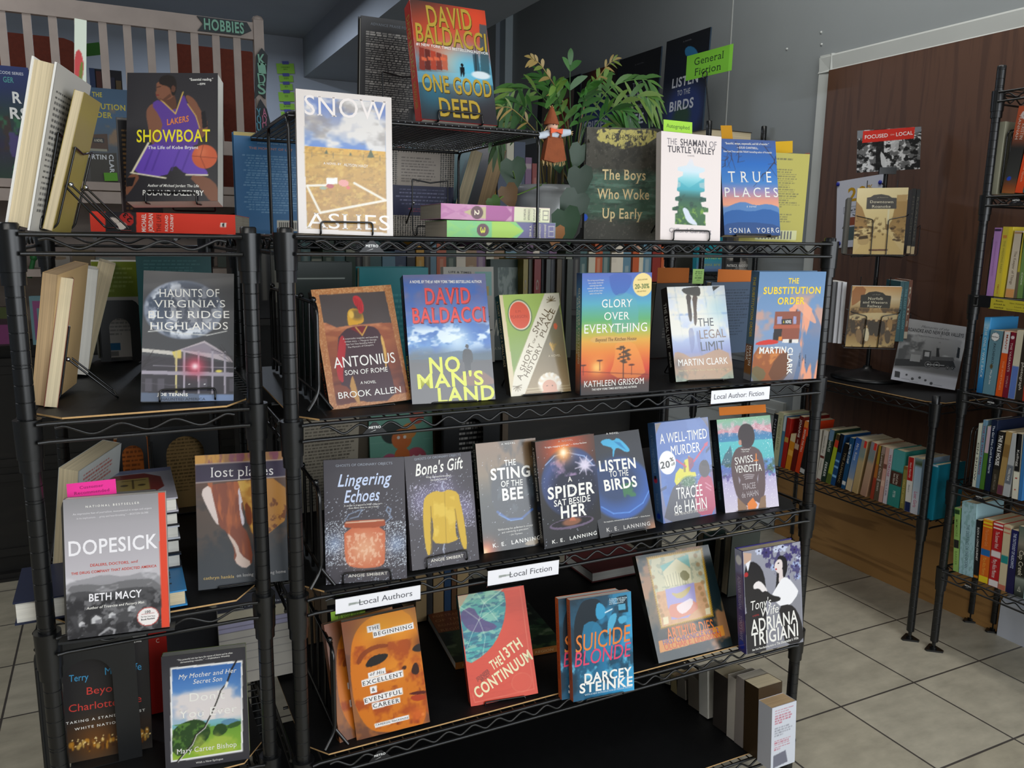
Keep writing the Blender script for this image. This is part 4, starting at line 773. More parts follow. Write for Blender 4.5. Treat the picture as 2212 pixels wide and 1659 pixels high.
def c_bone(c):
    stars(c, 260, (955,500,1500,1150), 5)
    for x, y in ((1080, 700), (1380, 760), (1230, 620)): c.glow(x, y, 95, '#8f86b0', .6); c.speck(260, '#dcd8ee', (x-90, y-110, x+90, y+130), x)
    c.line([(1232,555),(1225,590),(1240,615)], 9, '#c4cbe0', .7); c.line([(1243,1020),(1235,1060),(1248,1110)], 9, '#c4cbe0', .7)
    yl = '#cfa92f'
    c.poly([(1098,665),(1175,620),(1230,635),(1275,610),(1348,635),(1360,700),(1325,850),(1330,960),(1355,985),(1260,1020),(1150,1012),(1165,900),(1145,790),(1140,880),(1145,1100),(1112,1105),(1085,900),(1085,730)], yl, 1, 1); c.poly([(1330,640),(1360,690),(1395,860),(1418,1055),(1382,1062),(1345,900),(1322,760)], yl, 1, 1)
    c.line([(1142,740),(1150,900),(1148,1090)], 6, '#8a6c1c'); c.line([(1322,760),(1345,900),(1365,1000)], 6, '#8a6c1c'); c.line([(1245,635),(1258,1015)], 4, '#a5841f'); c.cloud('#e6c654', 6, 10, .5, .65, .6, 4, c.inside([(1160,680),(1320,660),(1325,980),(1170,990)]))
    c.tx('GHOSTS OF ORDINARY OBJECTS', 1018, 388, 1364, 352, 16, '#9aa0ac', 'r'); c.tx("Bone's Gift", 1022, 468, 1382, 408, 80, WH, 'b', .35); c.tx('When she touches an object,', 1104, 522, 1293, 505, 13, WH, 'rs'); c.tx('she sees a memory.', 1140, 543, 1262, 530, 13, WH, 'rs'); c.tx('ANGIE SMIBERT', 1142, 1145, 1386, 1106, 20, '#d9d3c8', 'b')
disp('bone', 'grey paperback with a yellow cardigan', c_bone, K9, .012, '#474247', ('#3d393e',), SATIN, pages='white', ez='black wire easel under the yellow cardigan book')
def c_sting(c):
    c.grad([(0, '#8a6a4c'), (.3, '#7a664a'), (.5, '#3a3a34'), (1, '#1d1d1f')]); c.cloud('#2c2c2a', 4, 3, .5, .65, .7, 3); c.glow(1560, 1070, 80, '#e0682c', .9); c.glow(1545, 1080, 30, '#ffd9a0', .9)  # brown top: gloss reflection painted into the print
    c.ell(1760, 640, 165, 215, '#2c3038', .1); c.cloud('#4f5a62', 6, 8, .5, .65, .6, 6, c.inside([(1640,450),(1900,450),(1920,780),(1640,830)])); c.line([(1640,780),(1720,835),(1820,830),(1900,760)], 16, '#2f5fae', .8); c.line([(1650,800),(1740,845),(1830,830)], 6, '#7aa4e0', .8); stars(c, 60, (1500,300,1950,1000), 7)
    c.poly([(1830,1030),(1880,985),(1935,965),(1950,1025)], '#c9b59a', .8, 1)
    c.tx('A NOVEL', 1668, 274, 1772, 264, 12, WH, 'b', 0, .15); c.tx('THE', 1690, 415, 1776, 405, 42, WH, 'b'); c.tx('STING', 1588, 500, 1882, 470, 78, WH, 'x'); c.tx('OF THE', 1665, 572, 1828, 556, 42, '#e6e4de', 'b'); c.tx('BEE', 1675, 650, 1830, 632, 82, WH, 'x')
    c.tx('\u201cExhilarating fun, audacious in concept', 1640, 915, 1905, 876, 13, WH, 'rs', .15); c.tx('and convincing in execution.\u201d', 1672, 935, 1880, 900, 13, WH, 'rs', .15); c.tx('\u2014Jim Thomsen', 1728, 950, 1826, 936, 11, WH, 'rs'); c.tx('K. E.  LANNING', 1605, 1032, 1960, 968, 28, WH, 'b', 0, .1)
disp('sting', 'dark paperback with a planet under a painted brown reflection, right of the yellow cardigan book', c_sting, K9, .018, '#3a3a34', ('#141414', vts(('THE STING OF THE BEE', '#b9b4a8', dict(y0=.05, y1=.5)), ('K. E. LANNING', '#b9b4a8', dict(y0=.6, y1=.9)))), SHINY)
def c_spider(c):
    c.grad([(0, '#3c332e'), (.5, '#2c2b2c'), (1, '#232224')]); c.glow(270, 500, 190, '#c9481f', .9)
    c.ell(320, 760, 215, 222, '#38466e', .08); c.ell(330, 770, 200, 205, '#4a5a94', .25, .8); c.ell(360, 820, 190, 190, '#1f2130', .5, .9); c.cloud('#a98bb0', 5, 7, .5, .62, .8, 3, c.inside([(150,580),(350,560),(420,700),(200,740)])); c.line([(130,640),(200,570),(300,545),(420,570),(490,640)], 7, '#a9c4f2', .8)
    c.glow(265, 545, 62, '#ff9a35', 1); c.glow(265, 545, 28, '#fff6dc', 1)
    for a in range(9): t = a*.7; c.line([(425,640),(425+75*math.cos(t), 640+70*math.sin(t))], 8, '#d9cfe2', .7)
    c.ell(425, 635, 40, 38, '#e2d8ea', .8, .9); stars(c, 120, (40,480,550,1200), 9)
    c.ell(330, 1070, 165, 34, '#6a5a72', .05); c.ell(330, 1064, 150, 24, '#1f1a1e', .05); c.ell(330, 1060, 70, 24, '#8a5a40', .4); c.poly([(310,1055),(335,1010),(365,1052)], '#b8694a')
    c.tx('A NOVEL', 225, 462, 335, 448, 12, '#c9a898', 'b', 0, .15); c.tx('\u201cA tight, engaging sci-fi tale.\u201d \u2014 Kirkus Reviews', 122, 508, 438, 468, 11, WH, 'r'); c.tx('A', 298, 745, 330, 740, 34, '#e6e0d8', 'b'); c.tx('SPIDER', 148, 850, 496, 800, 78, WH, 'x'); c.tx('SAT BESIDE', 195, 925, 466, 882, 42, '#efece6', 'b'); c.tx('HER', 246, 990, 436, 962, 80, WH, 'x'); c.tx('K. E.  LANNING', 182, 1212, 514, 1142, 24, WH, 'b', 0, .1)
disp('spider', 'dark paperback with a sunrise over a globe and bold white capitals', c_spider, K10, .018, '#2c2b2c', ('#111112', vts(('A SPIDER SAT BESIDE HER', '#b9b4a8', dict(y0=.05, y1=.56)), ('K. E. LANNING', '#b9b4a8', dict(y0=.66, y1=.9)))), SATIN, pages='white')
def c_listen(c):
    c.grad([(0, '#3d3d41'), (.5, '#353a44'), (1, '#2f2d30')]); c.ell(700, 810, 225, 200, '#2d55a0', .1); c.ell(690, 800, 200, 180, '#3a68b8', .4, .7); c.ell(660, 760, 190, 160, '#2c3a58', .6, .8); c.cloud('#3f7a4c', 5, 7, .48, .6, .9, 4, c.inside([(700,780),(800,760),(810,870),(720,880)])); c.line([(550,950),(640,1000),(760,990),(860,920),(905,830)], 8, '#6aa0ea', .7); c.glow(940, 1100, 50, '#d08a5a', .7)
    c.poly([(538,460),(600,438),(640,460),(665,430),(720,470),(768,530),(735,545),(680,510),(650,515),(640,590),(632,560),(635,510),(580,495),(560,490)], '#4fb2dc', 1, 1); c.poly([(640,460),(690,470),(740,530),(690,500)], '#2d7fb8', .8)
    c.tx('A NOVEL', 585, 404, 676, 396, 12, WH, 'b', 0, .15); c.tx('LISTEN', 532, 645, 803, 618, 70, WH, 'x'); c.tx('TO THE', 608, 705, 750, 692, 40, '#e6e4de', 'b'); c.tx('BIRDS', 570, 790, 812, 755, 72, WH, 'x'); c.tx('\u201cAn imaginative, environmentally minded work of sci-fi.\u201d \u2014 Kirkus Reviews', 565, 1065, 912, 1013, 9, WH, 'rs'); c.tx('K. E.  LANNING', 588, 1122, 912, 1072, 26, '#c9c4c0', 'b', 0, .1)
disp('listen', 'dark paperback with a pale blue bird over a globe', c_listen, K10, .012, '#353a44', ('#1a1b1d',), SATIN, ez='black wire easel under the blue bird book', el=.008)
def c_well(c):
    c.poly([(950,330),(1065,310),(990,400),(960,470)], '#6a5a50'); c.poly([(1260,290),(1340,282),(1350,400)], '#6a5a60'); c.ell(1175, 620, 240, 320, '#4468b0', .02); c.cloud('#5a7cc0', 3, 5, .5, .65, .6, 3); c.poly([(985,560),(1005,900),(1090,1060),(1010,1078),(955,700)], '#7a7a98', .9, 1); c.poly([(1380,640),(1410,1000),(1395,1005),(1360,700)], '#7a5a86', .9)
    c.poly([(1095,780),(1180,740),(1290,790),(1330,1050),(1010,1075),(1050,900)], '#4a4850', .95, 1)
    c.poly([(1105,700),(1135,660),(1160,670),(1170,600),(1195,590),(1200,565),(1225,590),(1225,610),(1205,640),(1215,690),(1250,690),(1260,720),(1160,745),(1110,790),(1095,760)], '#d8cf2c', 1, 0); c.poly([(1160,620),(1175,615),(1180,690),(1165,690)], '#8a7a20'); c.poly([(1195,570),(1235,590),(1240,640),(1205,690)], '#8a3a5a', .9)
    c.ell(1200, 760, 55, 30, '#3f6a4a', .5); c.speck(160, '#cfd8c8', (1110,730,1290,800), 4)
    c.line([(1110,600),(1180,650)], 10, '#c83c62'); c.line([(1240,610),(1325,490)], 11, '#c83c62'); c.poly([(1345,460),(1340,500),(1312,482)], '#c83c62')
    for p in (((1330,530),(1358,498)), ((1365,640),(1385,630)), ((990,820),(1035,795)), ((1345,680),(1375,665))):
        for k in (0, 8, 16): c.line([(p[0][0], p[0][1]+k), (p[1][0], p[1][1]+k)], 4, '#2f3a5a')
    c.poly([(1280,730),(1330,700),(1385,745),(1412,1000),(1260,1018),(1245,860)], '#b23058', 1, 1); c.ell(1318, 665, 40, 50, '#3c3034', .05); c.poly([(1290,640),(1300,600),(1340,600),(1352,650)], '#2a2024', 1, 1); c.line([(1325,770),(1370,800)], 4, '#e8b0c0'); c.line([(1330,800),(1368,825)], 4, '#e8b0c0')
    c.ell(1043, 620, 62, 70, '#f1efec', .04); c.tx('20', 990, 640, 1060, 628, 42, '#222222', 'x'); c.tx('%', 1060, 598, 1088, 592, 24, '#222222', 'x'); c.tx('off', 1070, 632, 1098, 625, 20, '#222222', 'b')
    c.tx('A WELL-TIMED', 984, 442, 1335, 398, 62, WH, 'r'); c.tx('MURDER', 1068, 530, 1284, 498, 60, WH, 'r'); c.tx('TRACEE', 1108, 850, 1302, 820, 72, WH, 'r'); c.tx('de HAHN', 1092, 955, 1334, 915, 72, WH, 'r'); c.tx('FROM THE AUTHOR OF SWISS VENDETTA', 1095, 1008, 1338, 966, 16, '#d9d3cc', 'b')
disp('well', 'blue hardcover with yellow houses, a red arrow and a round white discount sticker', c_well, K10, .028, '#4a66ac', ('#4a72a8', lambda a: (vts(('A WELL-TIMED MURDER', '#7fa2cc', dict(y0=.12, y1=.5, h=.45, st='r')), ('TRACEE DE HAHN', '#7fa2cc', dict(y0=.7, y1=.88, h=.35, st='r')))(a), a.ell(.5, .57, .3, .3, '#c23a56', .1), a.ell(.5, .545, .2, .2, '#2a2024', .1), a.ell(.5, .93, .3, .3, '#1f3fb0', .1))), GLOSS, True)
def c_swiss(c):
    c.grad([(0, '#8fc49a'), (.06, '#9ac4b0'), (.16, '#c9a0a8'), (.2, '#5a86b8'), (.23, '#5fc0c4'), (.45, '#58b8bc'), (.5, '#5a7ac0'), (.58, '#6a78b0'), (.66, '#b9aed0'), (1, '#d9cfdc')])
    c.poly([(1405,400),(1440,370),(1500,385),(1560,340),(1640,360),(1700,320),(1760,345),(1820,330),(1825,405),(1415,425)], '#d99aa6', .9); c.poly([(1410,410),(1480,395),(1560,400),(1700,370),(1830,395),(1835,440),(1415,470)], '#3f7fb0', .85); c.cloud('#e8c4cc', 14, 18, .5, .6, .7, 3, c.band(.04, .18))
    c.poly([(1440,640),(1470,560),(1500,520),(1512,490),(1525,540),(1530,640)], '#4a6a78', .9); c.poly([(1780,620),(1830,590),(1850,690),(1800,720)], '#5a9ac0', .8); c.cloud('#3f5a3a', 12, 18, .5, .62, .8, 6, c.band(.48, .62)); c.cloud('#5a4a90', 20, 26, .52, .62, .7, 8, c.band(.55, .68)); stars(c, 420, (1405,300,1870,950), 4, '#ffffff')
    c.poly([(1560,510),(1610,495),(1680,495),(1740,530),(1765,620),(1775,760),(1770,850),(1740,930),(1690,900),(1640,955),(1565,890),(1530,760),(1515,640),(1530,560)], '#5e4a4a', 1, 1); c.poly([(1565,880),(1640,950),(1640,970),(1570,985)], '#8f6f52'); c.poly([(1740,880),(1775,860),(1780,955),(1720,965)], '#8f6f52'); c.poly([(1640,925),(1680,880),(1715,935),(1700,965),(1645,970)], '#e8812c')
    c.ell(1632, 420, 62, 78, '#3a2e30', .05); c.poly([(1580,380),(1600,340),(1650,325),(1690,370),(1685,440),(1640,490),(1590,450)], '#372b2d', 1, 1); c.ell(1585, 470, 12, 18, '#b98a78'); c.line([(1705,560),(1708,680)], 5, WH); c.line([(1690,605),(1718,602)], 7, '#e8812c'); c.line([(1704,555),(1705,600)], 8, '#e8812c')
    c.poly([(1572,720),(1588,750),(1580,785)], '#a39aa8'); c.poly([(1722,700),(1712,740),(1718,775)], '#a39aa8')
    for k in range(3): c.line([(1610+k*8, 715+k*14), (1645, 708+k*14), (1690-k*6, 712+k*12)], 5, '#b8aeb2')
    c.tx('SWISS', 1545, 608, 1680, 585, 48, WH, 'r'); c.tx('VENDETTA', 1548, 670, 1745, 652, 48, WH, 'r'); c.tx('TRACEE', 1600, 800, 1700, 786, 40, '#b9aeb0', 'r'); c.tx('de HAHN', 1596, 862, 1720, 842, 38, '#b9aeb0', 'r'); c.tx('\u201cRiveting.\u201d', 1588, 523, 1665, 515, 11, WH, 'r'); c.tx('\u2014USA Today', 1590, 538, 1650, 534, 9, WH, 'r')
disp('swiss', 'snowy turquoise lake paperback with the back of a dark haired figure in brown', c_swiss, K10, .03, '#9fb0c8', ('#222a33', vts(('SWISS VENDETTA', '#4a5a66', dict(y0=.1, y1=.46, h=.45, st='r')), ('TRACEE de HAHN', '#5a7a88', dict(y0=.66, y1=.86, h=.35, st='r')))), SATIN, False, 'tan', ez='black wire easel under the brown coat figure book', el=.004)
# --- fourth tier
def c_begin(c):
    c.grad([(0, '#8a4f33'), (.2, '#7d5140'), (.5, '#8a5a40'), (.8, '#9a6138'), (1, '#b06a35')]); c.cloud('#5f4038', 4, 6, .5, .65, .7, 3)
    c.poly([(560,640),(580,520),(640,420),(760,340),(1070,290),(1175,1180),(1020,1215),(850,1260),(700,1240),(600,1080),(560,850)], '#d5771f', 1, 2); c.glow(800, 470, 160, '#f0a52c', .9); c.glow(980, 400, 130, '#eda030', .7); c.glow(900, 760, 110, '#e58f2a', .8); c.cloud('#a8481d', 5, 7, .48, .62, .85, 8, c.inside([(570,600),(1090,520),(1170,1180),(700,1240),(600,1050)])); c.cloud('#7a2a18', 6, 8, .55, .68, .8, 9, c.inside([(850,900),(1140,850),(1170,1180),(900,1200)])); c.glow(1110, 560, 70, '#5c3424', .8); c.glow(800, 590, 90, '#a04f22', .6)
    c.poly([(600,720),(640,640),(740,580),(850,570),(850,600),(760,610),(670,660),(630,740)], '#8a3f1c', .9, 1); c.poly([(668,755),(700,690),(760,655),(852,645),(845,680),(800,720),(730,750)], '#26211f', 1, 1); c.poly([(1030,620),(1060,580),(1105,568),(1108,632),(1060,635)], '#2c2320', 1, 1)
    c.poly([(1030,770),(1050,720),(1075,715),(1095,780),(1070,815),(1030,800)], '#3a201a', 1, 1); c.poly([(950,765),(970,740),(995,742),(985,775)], '#4a261a', 1, 1); c.poly([(1000,960),(1060,940),(1140,930),(1145,955),(1060,968)], '#5a2018', 1, 1); c.poly([(1010,985),(1080,960),(1145,970),(1140,1000),(1060,1020)], '#b0401f', 1, 1); c.glow(1080, 1120, 60, '#d4602c', .8); c.ell(1120, 1115, 12, 12, '#e8823a', .6)
    w = '#f3f0ee'
    for P in (((685,440),(785,415),(792,465),(690,490)), ((730,482),(1042,408),(1050,455),(738,530)), ((695,800),(828,755),(835,800),(700,842)), ((645,855),(965,772),(972,825),(652,905)), ((708,905),(762,893),(766,945),(715,957)), ((660,990),(960,910),(966,960),(668,1042)), ((722,1032),(940,985),(945,1025),(732,1080)), ((745,1190),(1010,1120),(1014,1152),(750,1222))): c.poly(P, w)
    k = '#2a2626'
    for t, a, b, q, r, h, st, sl in (('THE', 700, 460, 780, 440, 28, 'rs', 0), ('BEGINNING', 742, 500, 1034, 435, 30, 'rs', 0), ('of His', 710, 808, 820, 785, 26, 'rs', .25), ('EXCELLENT', 656, 880, 960, 802, 32, 'rs', 0), ('&', 725, 927, 750, 922, 28, 'rs', 0), ('EVENTFUL', 672, 1012, 955, 938, 32, 'rs', 0), ('CAREER', 735, 1052, 938, 1006, 32, 'rs', 0), ('CAMERON MACKENZIE', 755, 1200, 1006, 1140, 15, 'r', 0)): c.tx(t, a, b, q, r, h, k, st, sl, .08)
bs = ('#8f5328', lambda a: (a.grad([(0, '#8a4a2c'), (.4, '#6f4428'), (.7, '#9a5a2a'), (1, '#a0632f')]), a.rect(.1, .86, .9, .97, '#1d1816')))
disp('begin', 'paperback of a cracked orange mask, in front of its twin', c_begin, K11, .016, '#a06035', bs, SATIN, pages='grey')
K11b = (569.5, 1235, .28029)
disp('begin2', 'second orange mask paperback, mostly hidden behind its twin', c_begin, K11b, .016, '#a06035', bs, SATIN, pages='grey')
def c_13(c):
    R = '#d9472c'
    c.cloud('#cf3f27', 8, 60, .5, .7, .4, 2); m = c.inside(chaikin([(1385,205),(1735,145),(1762,260),(1740,420),(1680,560),(1590,660),(1460,742),(1440,600)], 1)); c.grad([(0, '#6fae96'), (.2, '#3f9c9c'), (.35, '#2f7f92'), (.5, '#46a8a4'), (.7, '#4fb0a8')], al=m); c.cloud('#2a5f7c', 6, 40, .5, .6, .8, 4, m); c.cloud('#9fd0b4', 8, 30, .58, .66, .7, 6, m); c.poly([(1400,330),(1500,280),(1560,380),(1700,430),(1660,470),(1500,490),(1430,430)], '#5a3f78', .85, 1); c.poly([(1385,205),(1530,180),(1490,230),(1395,300)], '#a9cfae', .7); c.poly([(1600,170),(1735,150),(1700,190),(1590,260)], '#8fc4a8', .6)
    for P in (((1530,180),(1590,260),(1700,400)), ((1395,280),(1550,390),(1740,250)), ((1550,390),(1500,490),(1460,600)), ((1735,150),(1590,260),(1550,390)), ((1550,390),(1600,520),(1580,660))): c.line(list(P), 4, '#d9ecd8', .7)
    c.line([(1750,160),(1865,140),(1975,920),(1520,1025),(1500,960)], 3, '#ef8a70', .8); c.ell(1880, 870, 80, 70, '#e06a4e', .02, .5); c.ell(1880, 870, 72, 63, R, .02, .8)
    y = '#f0e2b4'; c.tx('13TH', 1722, 665, 1868, 555, 80, y, 'x', 0); c.tx('THE', 1640, 745, 1722, 690, 70, y, 'x'); c.tx('CONTINUUM', 1520, 960, 1945, 650, 82, y, 'x'); c.tx('JENNIFER', 1530, 850, 1625, 775, 26, '#7a2f20', 'b'); c.tx('BRODY', 1565, 855, 1635, 800, 26, '#7a2f20', 'b')
disp('thirteen', 'orange paperback with a mosaic circle of blue green water', c_13, K11, .02, '#d9472c', ('#1d3f4a', lambda a: a.grad([(0, '#2c7a7a'), (.3, '#1f4f60'), (.58, '#1f5a60'), (.63, '#b53a24'), (1, '#b53a24')])), SATIN, pages='grey', ez='black wire easel under the orange mosaic book', el=.008)
def c_sui(c):
    c.grad([(0, '#1f4f66'), (.3, '#2d86b2'), (.6, '#1f6f9a'), (.85, '#2a7fae'), (1, '#2f8cc0')]); c.grad([(0, '#1a2c38'), (.35, '#1f5570'), (.7, '#3a9ccc'), (1, '#4fb4e0')], 'x', al=np.full(c.X.shape, .55)); c.cloud('#17303f', 4, 6, .5, .65, .7, 4)
    c.poly([(250,520),(350,505),(380,560),(370,640),(320,680),(300,760),(240,880),(190,860),(185,680),(215,580)], '#14222c', 1, 2); c.poly([(345,530),(395,560),(405,610),(390,640),(350,660),(330,610)], '#3a9ac4', 1, 1); c.line([(400,605),(445,582)], 8, '#d9ecf4'); c.poly([(240,700),(300,660),(360,680),(390,760),(420,880),(380,950),(250,930)], '#2a7a9f', .9, 1); c.poly([(420,640),(470,600),(480,640),(440,740),(410,760)], '#57b4d8', .9, 1); c.poly([(480,640),(540,620),(550,660),(500,690)], '#4fa8cc', 1, 1); c.poly([(475,500),(545,485),(555,600),(490,610)], '#12303e'); c.poly([(485,550),(535,545),(538,585),(490,590)], '#4fa0c0'); c.cloud('#6fc4e4', 8, 10, .55, .65, .7, 9, c.band(.62, .8))
    c.tx('SUICIDE', 195, 820, 572, 735, 108, '#e5833a', 'r', .18); c.tx('BLONDE', 190, 925, 575, 848, 92, '#e0476a', 'r', .18); c.tx('DARCEY', 258, 1052, 578, 1000, 56, WH, 'x'); c.tx('STEINKE', 225, 1120, 584, 1066, 58, WH, 'x'); c.tx('WITH A NEW INTRODUCTION BY MAGGIE NELSON', 260, 1164, 582, 1105, 10, '#d9ecf4', 'r')
    for k in range(4): c.tx(('A dazzling and daring', 'Steinke is an eloquent', 'writer \u2014 bold', 'and unsentimental')[k], 425, 515+k*11, 545-k*8, 500+k*11, 8, '#cfe6ee', 'b')
ss = ('#c9622f', lambda a: (a.grad([(0, '#c9642f'), (1, '#b5562a')]), vts(('DARCEY STEINKE  SUICIDE BLONDE', '#8a3a20', dict(y0=.06, y1=.8, h=.4)),)(a)))
disp('suicide', 'blue toned paperback of a smoking woman, in front of its twin', c_sui, K12, .017, '#2d86b2', ss, SATIN, pages='white', ez='black wire easel under the blue smoking woman books', el=.004)
x_, y_, z_, *_r = P['suicide']; u_, v_, n_ = rframe(*_r[:3]); q_ = np.array((x_, y_, z_))-u_*.017-n_*.019; P['suicide2'] = (*q_, *_r)
disp('suicide2', 'second blue smoking woman paperback, tucked behind its twin', c_sui, (1180-24, 1130, .31893), .017, '#2d86b2', ss, SATIN, pages='white')
def c_art(c):
    c.grad([(0, '#3f4a44'), (.3, '#5a5a48'), (.6, '#6b5a42'), (.75, '#3a3a36'), (1, '#14181a')]); c.cloud('#b0794e', 3, 4, .5, .62, .8, 4); c.cloud('#14262a', 3, 4, .52, .62, .9, 5); c.poly([(1090,150),(1170,420),(1190,600),(1130,560),(1060,170)], '#16262a', .8)
    c.poly([(680,232),(1055,165),(1130,628),(778,715)], '#c9a040'); c.poly([(692,248),(1045,182),(1115,618),(788,702)], '#cfc9a8'); c.cloud('#a3a890', 18, 24, .52, .6, .7, 6, c.inside([(692,248),(1045,182),(1115,618),(788,702)])); c.poly([(745,470),(1060,395),(1115,618),(788,702)], '#d99a6c', .75); c.poly([(770,290),(960,210),(975,300),(880,240),(790,330)], '#7fb8b0', .9)
    c.poly([(790,330),(880,240),(975,310),(985,400),(810,430)], '#ddd5b0', 1); 
    for k in range(9): c.line([(800+k*19, 330-abs(4-k)*-8), (820+k*18, 425)], 3, '#8a8468', .7)
    c.poly([(895,350),(935,310),(980,360),(940,400)], '#8a845c', .9, 1); c.poly([(805,450),(1000,402),(1020,570),(960,640),(850,655),(820,560)], '#a9a0d0', 1, 0); c.poly([(820,560),(900,540),(1020,520),(1030,600),(850,660)], '#e08f70', .9, 1); c.poly([(835,470),(900,480),(985,415),(960,480),(900,520)], '#c9b46a', .9, 1); c.poly([(880,560),(920,540),(990,500),(995,560),(930,620),(890,600)], '#efe0e0', .9, 1)
    for a, b in (((700,300),(760,500)), ((1010,220),(1060,400)), ((1040,440),(1090,560)), ((760,560),(800,660))):
        for k in range(4): c.ell((a[0]*(3-k)+b[0]*k)/3, (a[1]*(3-k)+b[1]*k)/3, 14, 12, '#a9865a', .5, .7)
    c.poly([(790,640),(825,632),(830,680),(795,690)], '#e6d8b0'); c.poly([(1075,580),(1105,572),(1112,612),(1082,620)], '#e6d8b0')
    for k in range(30): t = k/29; c.ell(680+t*375, 236-t*67, 5, 5, '#8a6a20', .5); c.ell(778+t*352, 715-t*87, 5, 5, '#8a6a20', .5); c.ell(680+t*98, 240+t*472, 5, 5, '#8a6a20', .5); c.ell(1055+t*75, 170+t*455, 5, 5, '#8a6a20', .5)
    c.poly([(760,800),(1195,690),(1210,760),(770,880)], '#d58a32', .95); c.tx('ARTHUR DIES', 815, 752, 1130, 685, 62, '#d9742c', 'b'); c.tx('FIRST CHRONICLE VOL. 2', 790, 808, 1165, 722, 28, '#6a5a8a', 'b'); c.tx('OLCHAR E. LINDSANN', 800, 840, 1180, 748, 36, '#c94a28', 'r')
disp('arthur', 'very glossy dark book with a framed gold collage, overhanging the shelf edge', c_art, K12, .016, '#4a4a40', ('#1a1d1c',), SHINY, name='art_book')
def c_tony(c):
    c.grad([(0, '#9a9aa6'), (1, '#8d8d98')]); c.poly([(1580,500),(1720,480),(1740,810),(1490,860),(1490,640)], '#8a8a92')
    for k, (x, y, r) in enumerate(((1600,160,34), (1490,200,36), (1690,290,34), (1440,190,26), (1640,230,28), (1700,360,22), (1555,180,20), (1680,180,30), (1540,300,22), (1710,230,20))):
        cl = ('#c9cfe6', '#3f3570', '#a9b8dc')[k % 3]
        for a in range(6): c.ell(x+r*.6*math.cos(a*1.05), y+r*.6*math.sin(a*1.05), r*.42, r*.3, cl, .3, .95, a*1.05)
        c.ell(x, y, r*.2, r*.2, '#2a2240')
    c.cloud('#3a3264', 18, 22, .55, .62, .8, 5, c.inside([(1420,140),(1720,130),(1730,400),(1640,400),(1500,330)]))
    c.poly([(1335,200),(1390,205),(1385,260),(1340,280)], '#c9a894'); c.poly([(1338,300),(1390,255),(1440,280),(1475,340),(1492,470),(1490,600),(1360,640),(1345,500)], '#1d1b20', 1, 1); c.poly([(1350,275),(1385,250),(1365,330)], '#efeef2'); c.ell(1354, 350, 14, 14, '#b0282c')
    c.poly([(1560,240),(1590,212),(1630,240),(1635,310),(1610,380),(1570,420),(1545,480),(1560,390)], '#17141a', 1, 1); c.poly([(1548,270),(1575,240),(1600,255),(1600,310),(1575,345),(1550,320),(1544,300)], '#eadcd8', 1, 1); c.ell(1556, 312, 6, 5, '#b0282c'); c.ell(1572, 272, 7, 3, '#2a2428'); c.poly([(1575,330),(1600,310),(1605,380),(1575,400)], '#e6d6d2')
    c.poly([(1600,365),(1640,370),(1690,430),(1712,470),(1650,560),(1590,565),(1560,540),(1520,500),(1560,430)], '#f4f2f4', 1, 1); c.poly([(1430,390),(1460,400),(1490,440),(1500,470),(1465,470),(1440,440),(1405,450),(1400,420)], '#f0e8e6', 1, 1); c.poly([(1460,470),(1490,455),(1530,490),(1590,500),(1580,530),(1500,540)], '#1d1b20', 1, 1)
    c.poly([(1570,565),(1650,545),(1700,590),(1738,700),(1742,800),(1620,830),(1590,700)], '#1b191e', 1, 1); c.poly([(1345,620),(1420,560),(1490,600),(1490,860),(1360,890)], '#1d1b22', 1); c.poly([(1490,640),(1580,600),(1620,830),(1490,860)], '#85858e')
    c.tx("Tony's", 1385, 560, 1522, 525, 56, WH, 'r', .2); c.tx('Wife', 1455, 605, 1572, 572, 52, WH, 'r', .2); c.tx('A NOVEL', 1396, 630, 1442, 618, 10, '#b0383c', 'b'); c.tx('ADRIANA', 1385, 700, 1700, 626, 78, WH, 'b'); c.tx('TRIGIANI', 1390, 790, 1704, 715, 78, WH, 'b'); c.tx('New York Times Bestselling Author of', 1394, 860, 1555, 818, 12, WH, 'b', .2); c.tx("The Shoemaker's Wife", 1560, 815, 1706, 775, 16, WH, 'b', .2)
disp('tony', 'lilac spined hardcover of a woman in a white capelet with flowers, at the right end', c_tony, K12, .034, '#8d8d98', ('#3f3a7c', lambda a: (a.grad([(0, '#8f95bc'), (.2, '#6a6aa8'), (.24, '#3f3a80'), (1, '#433e84')]), a.ell(.5, .1, .4, .4, '#e6e8f2', .3), vts(('ADRIANA TRIGIANI', '#a9a8d4', dict(y0=.26, y1=.58, h=.42, st='rs')), ("TONY'S WIFE", '#a9a8d4', dict(y0=.64, y1=.88, h=.42, st='rs')))(a), a.ell(.5, .93, .35, .35, '#2238b0', .1))), GLOSS, True)
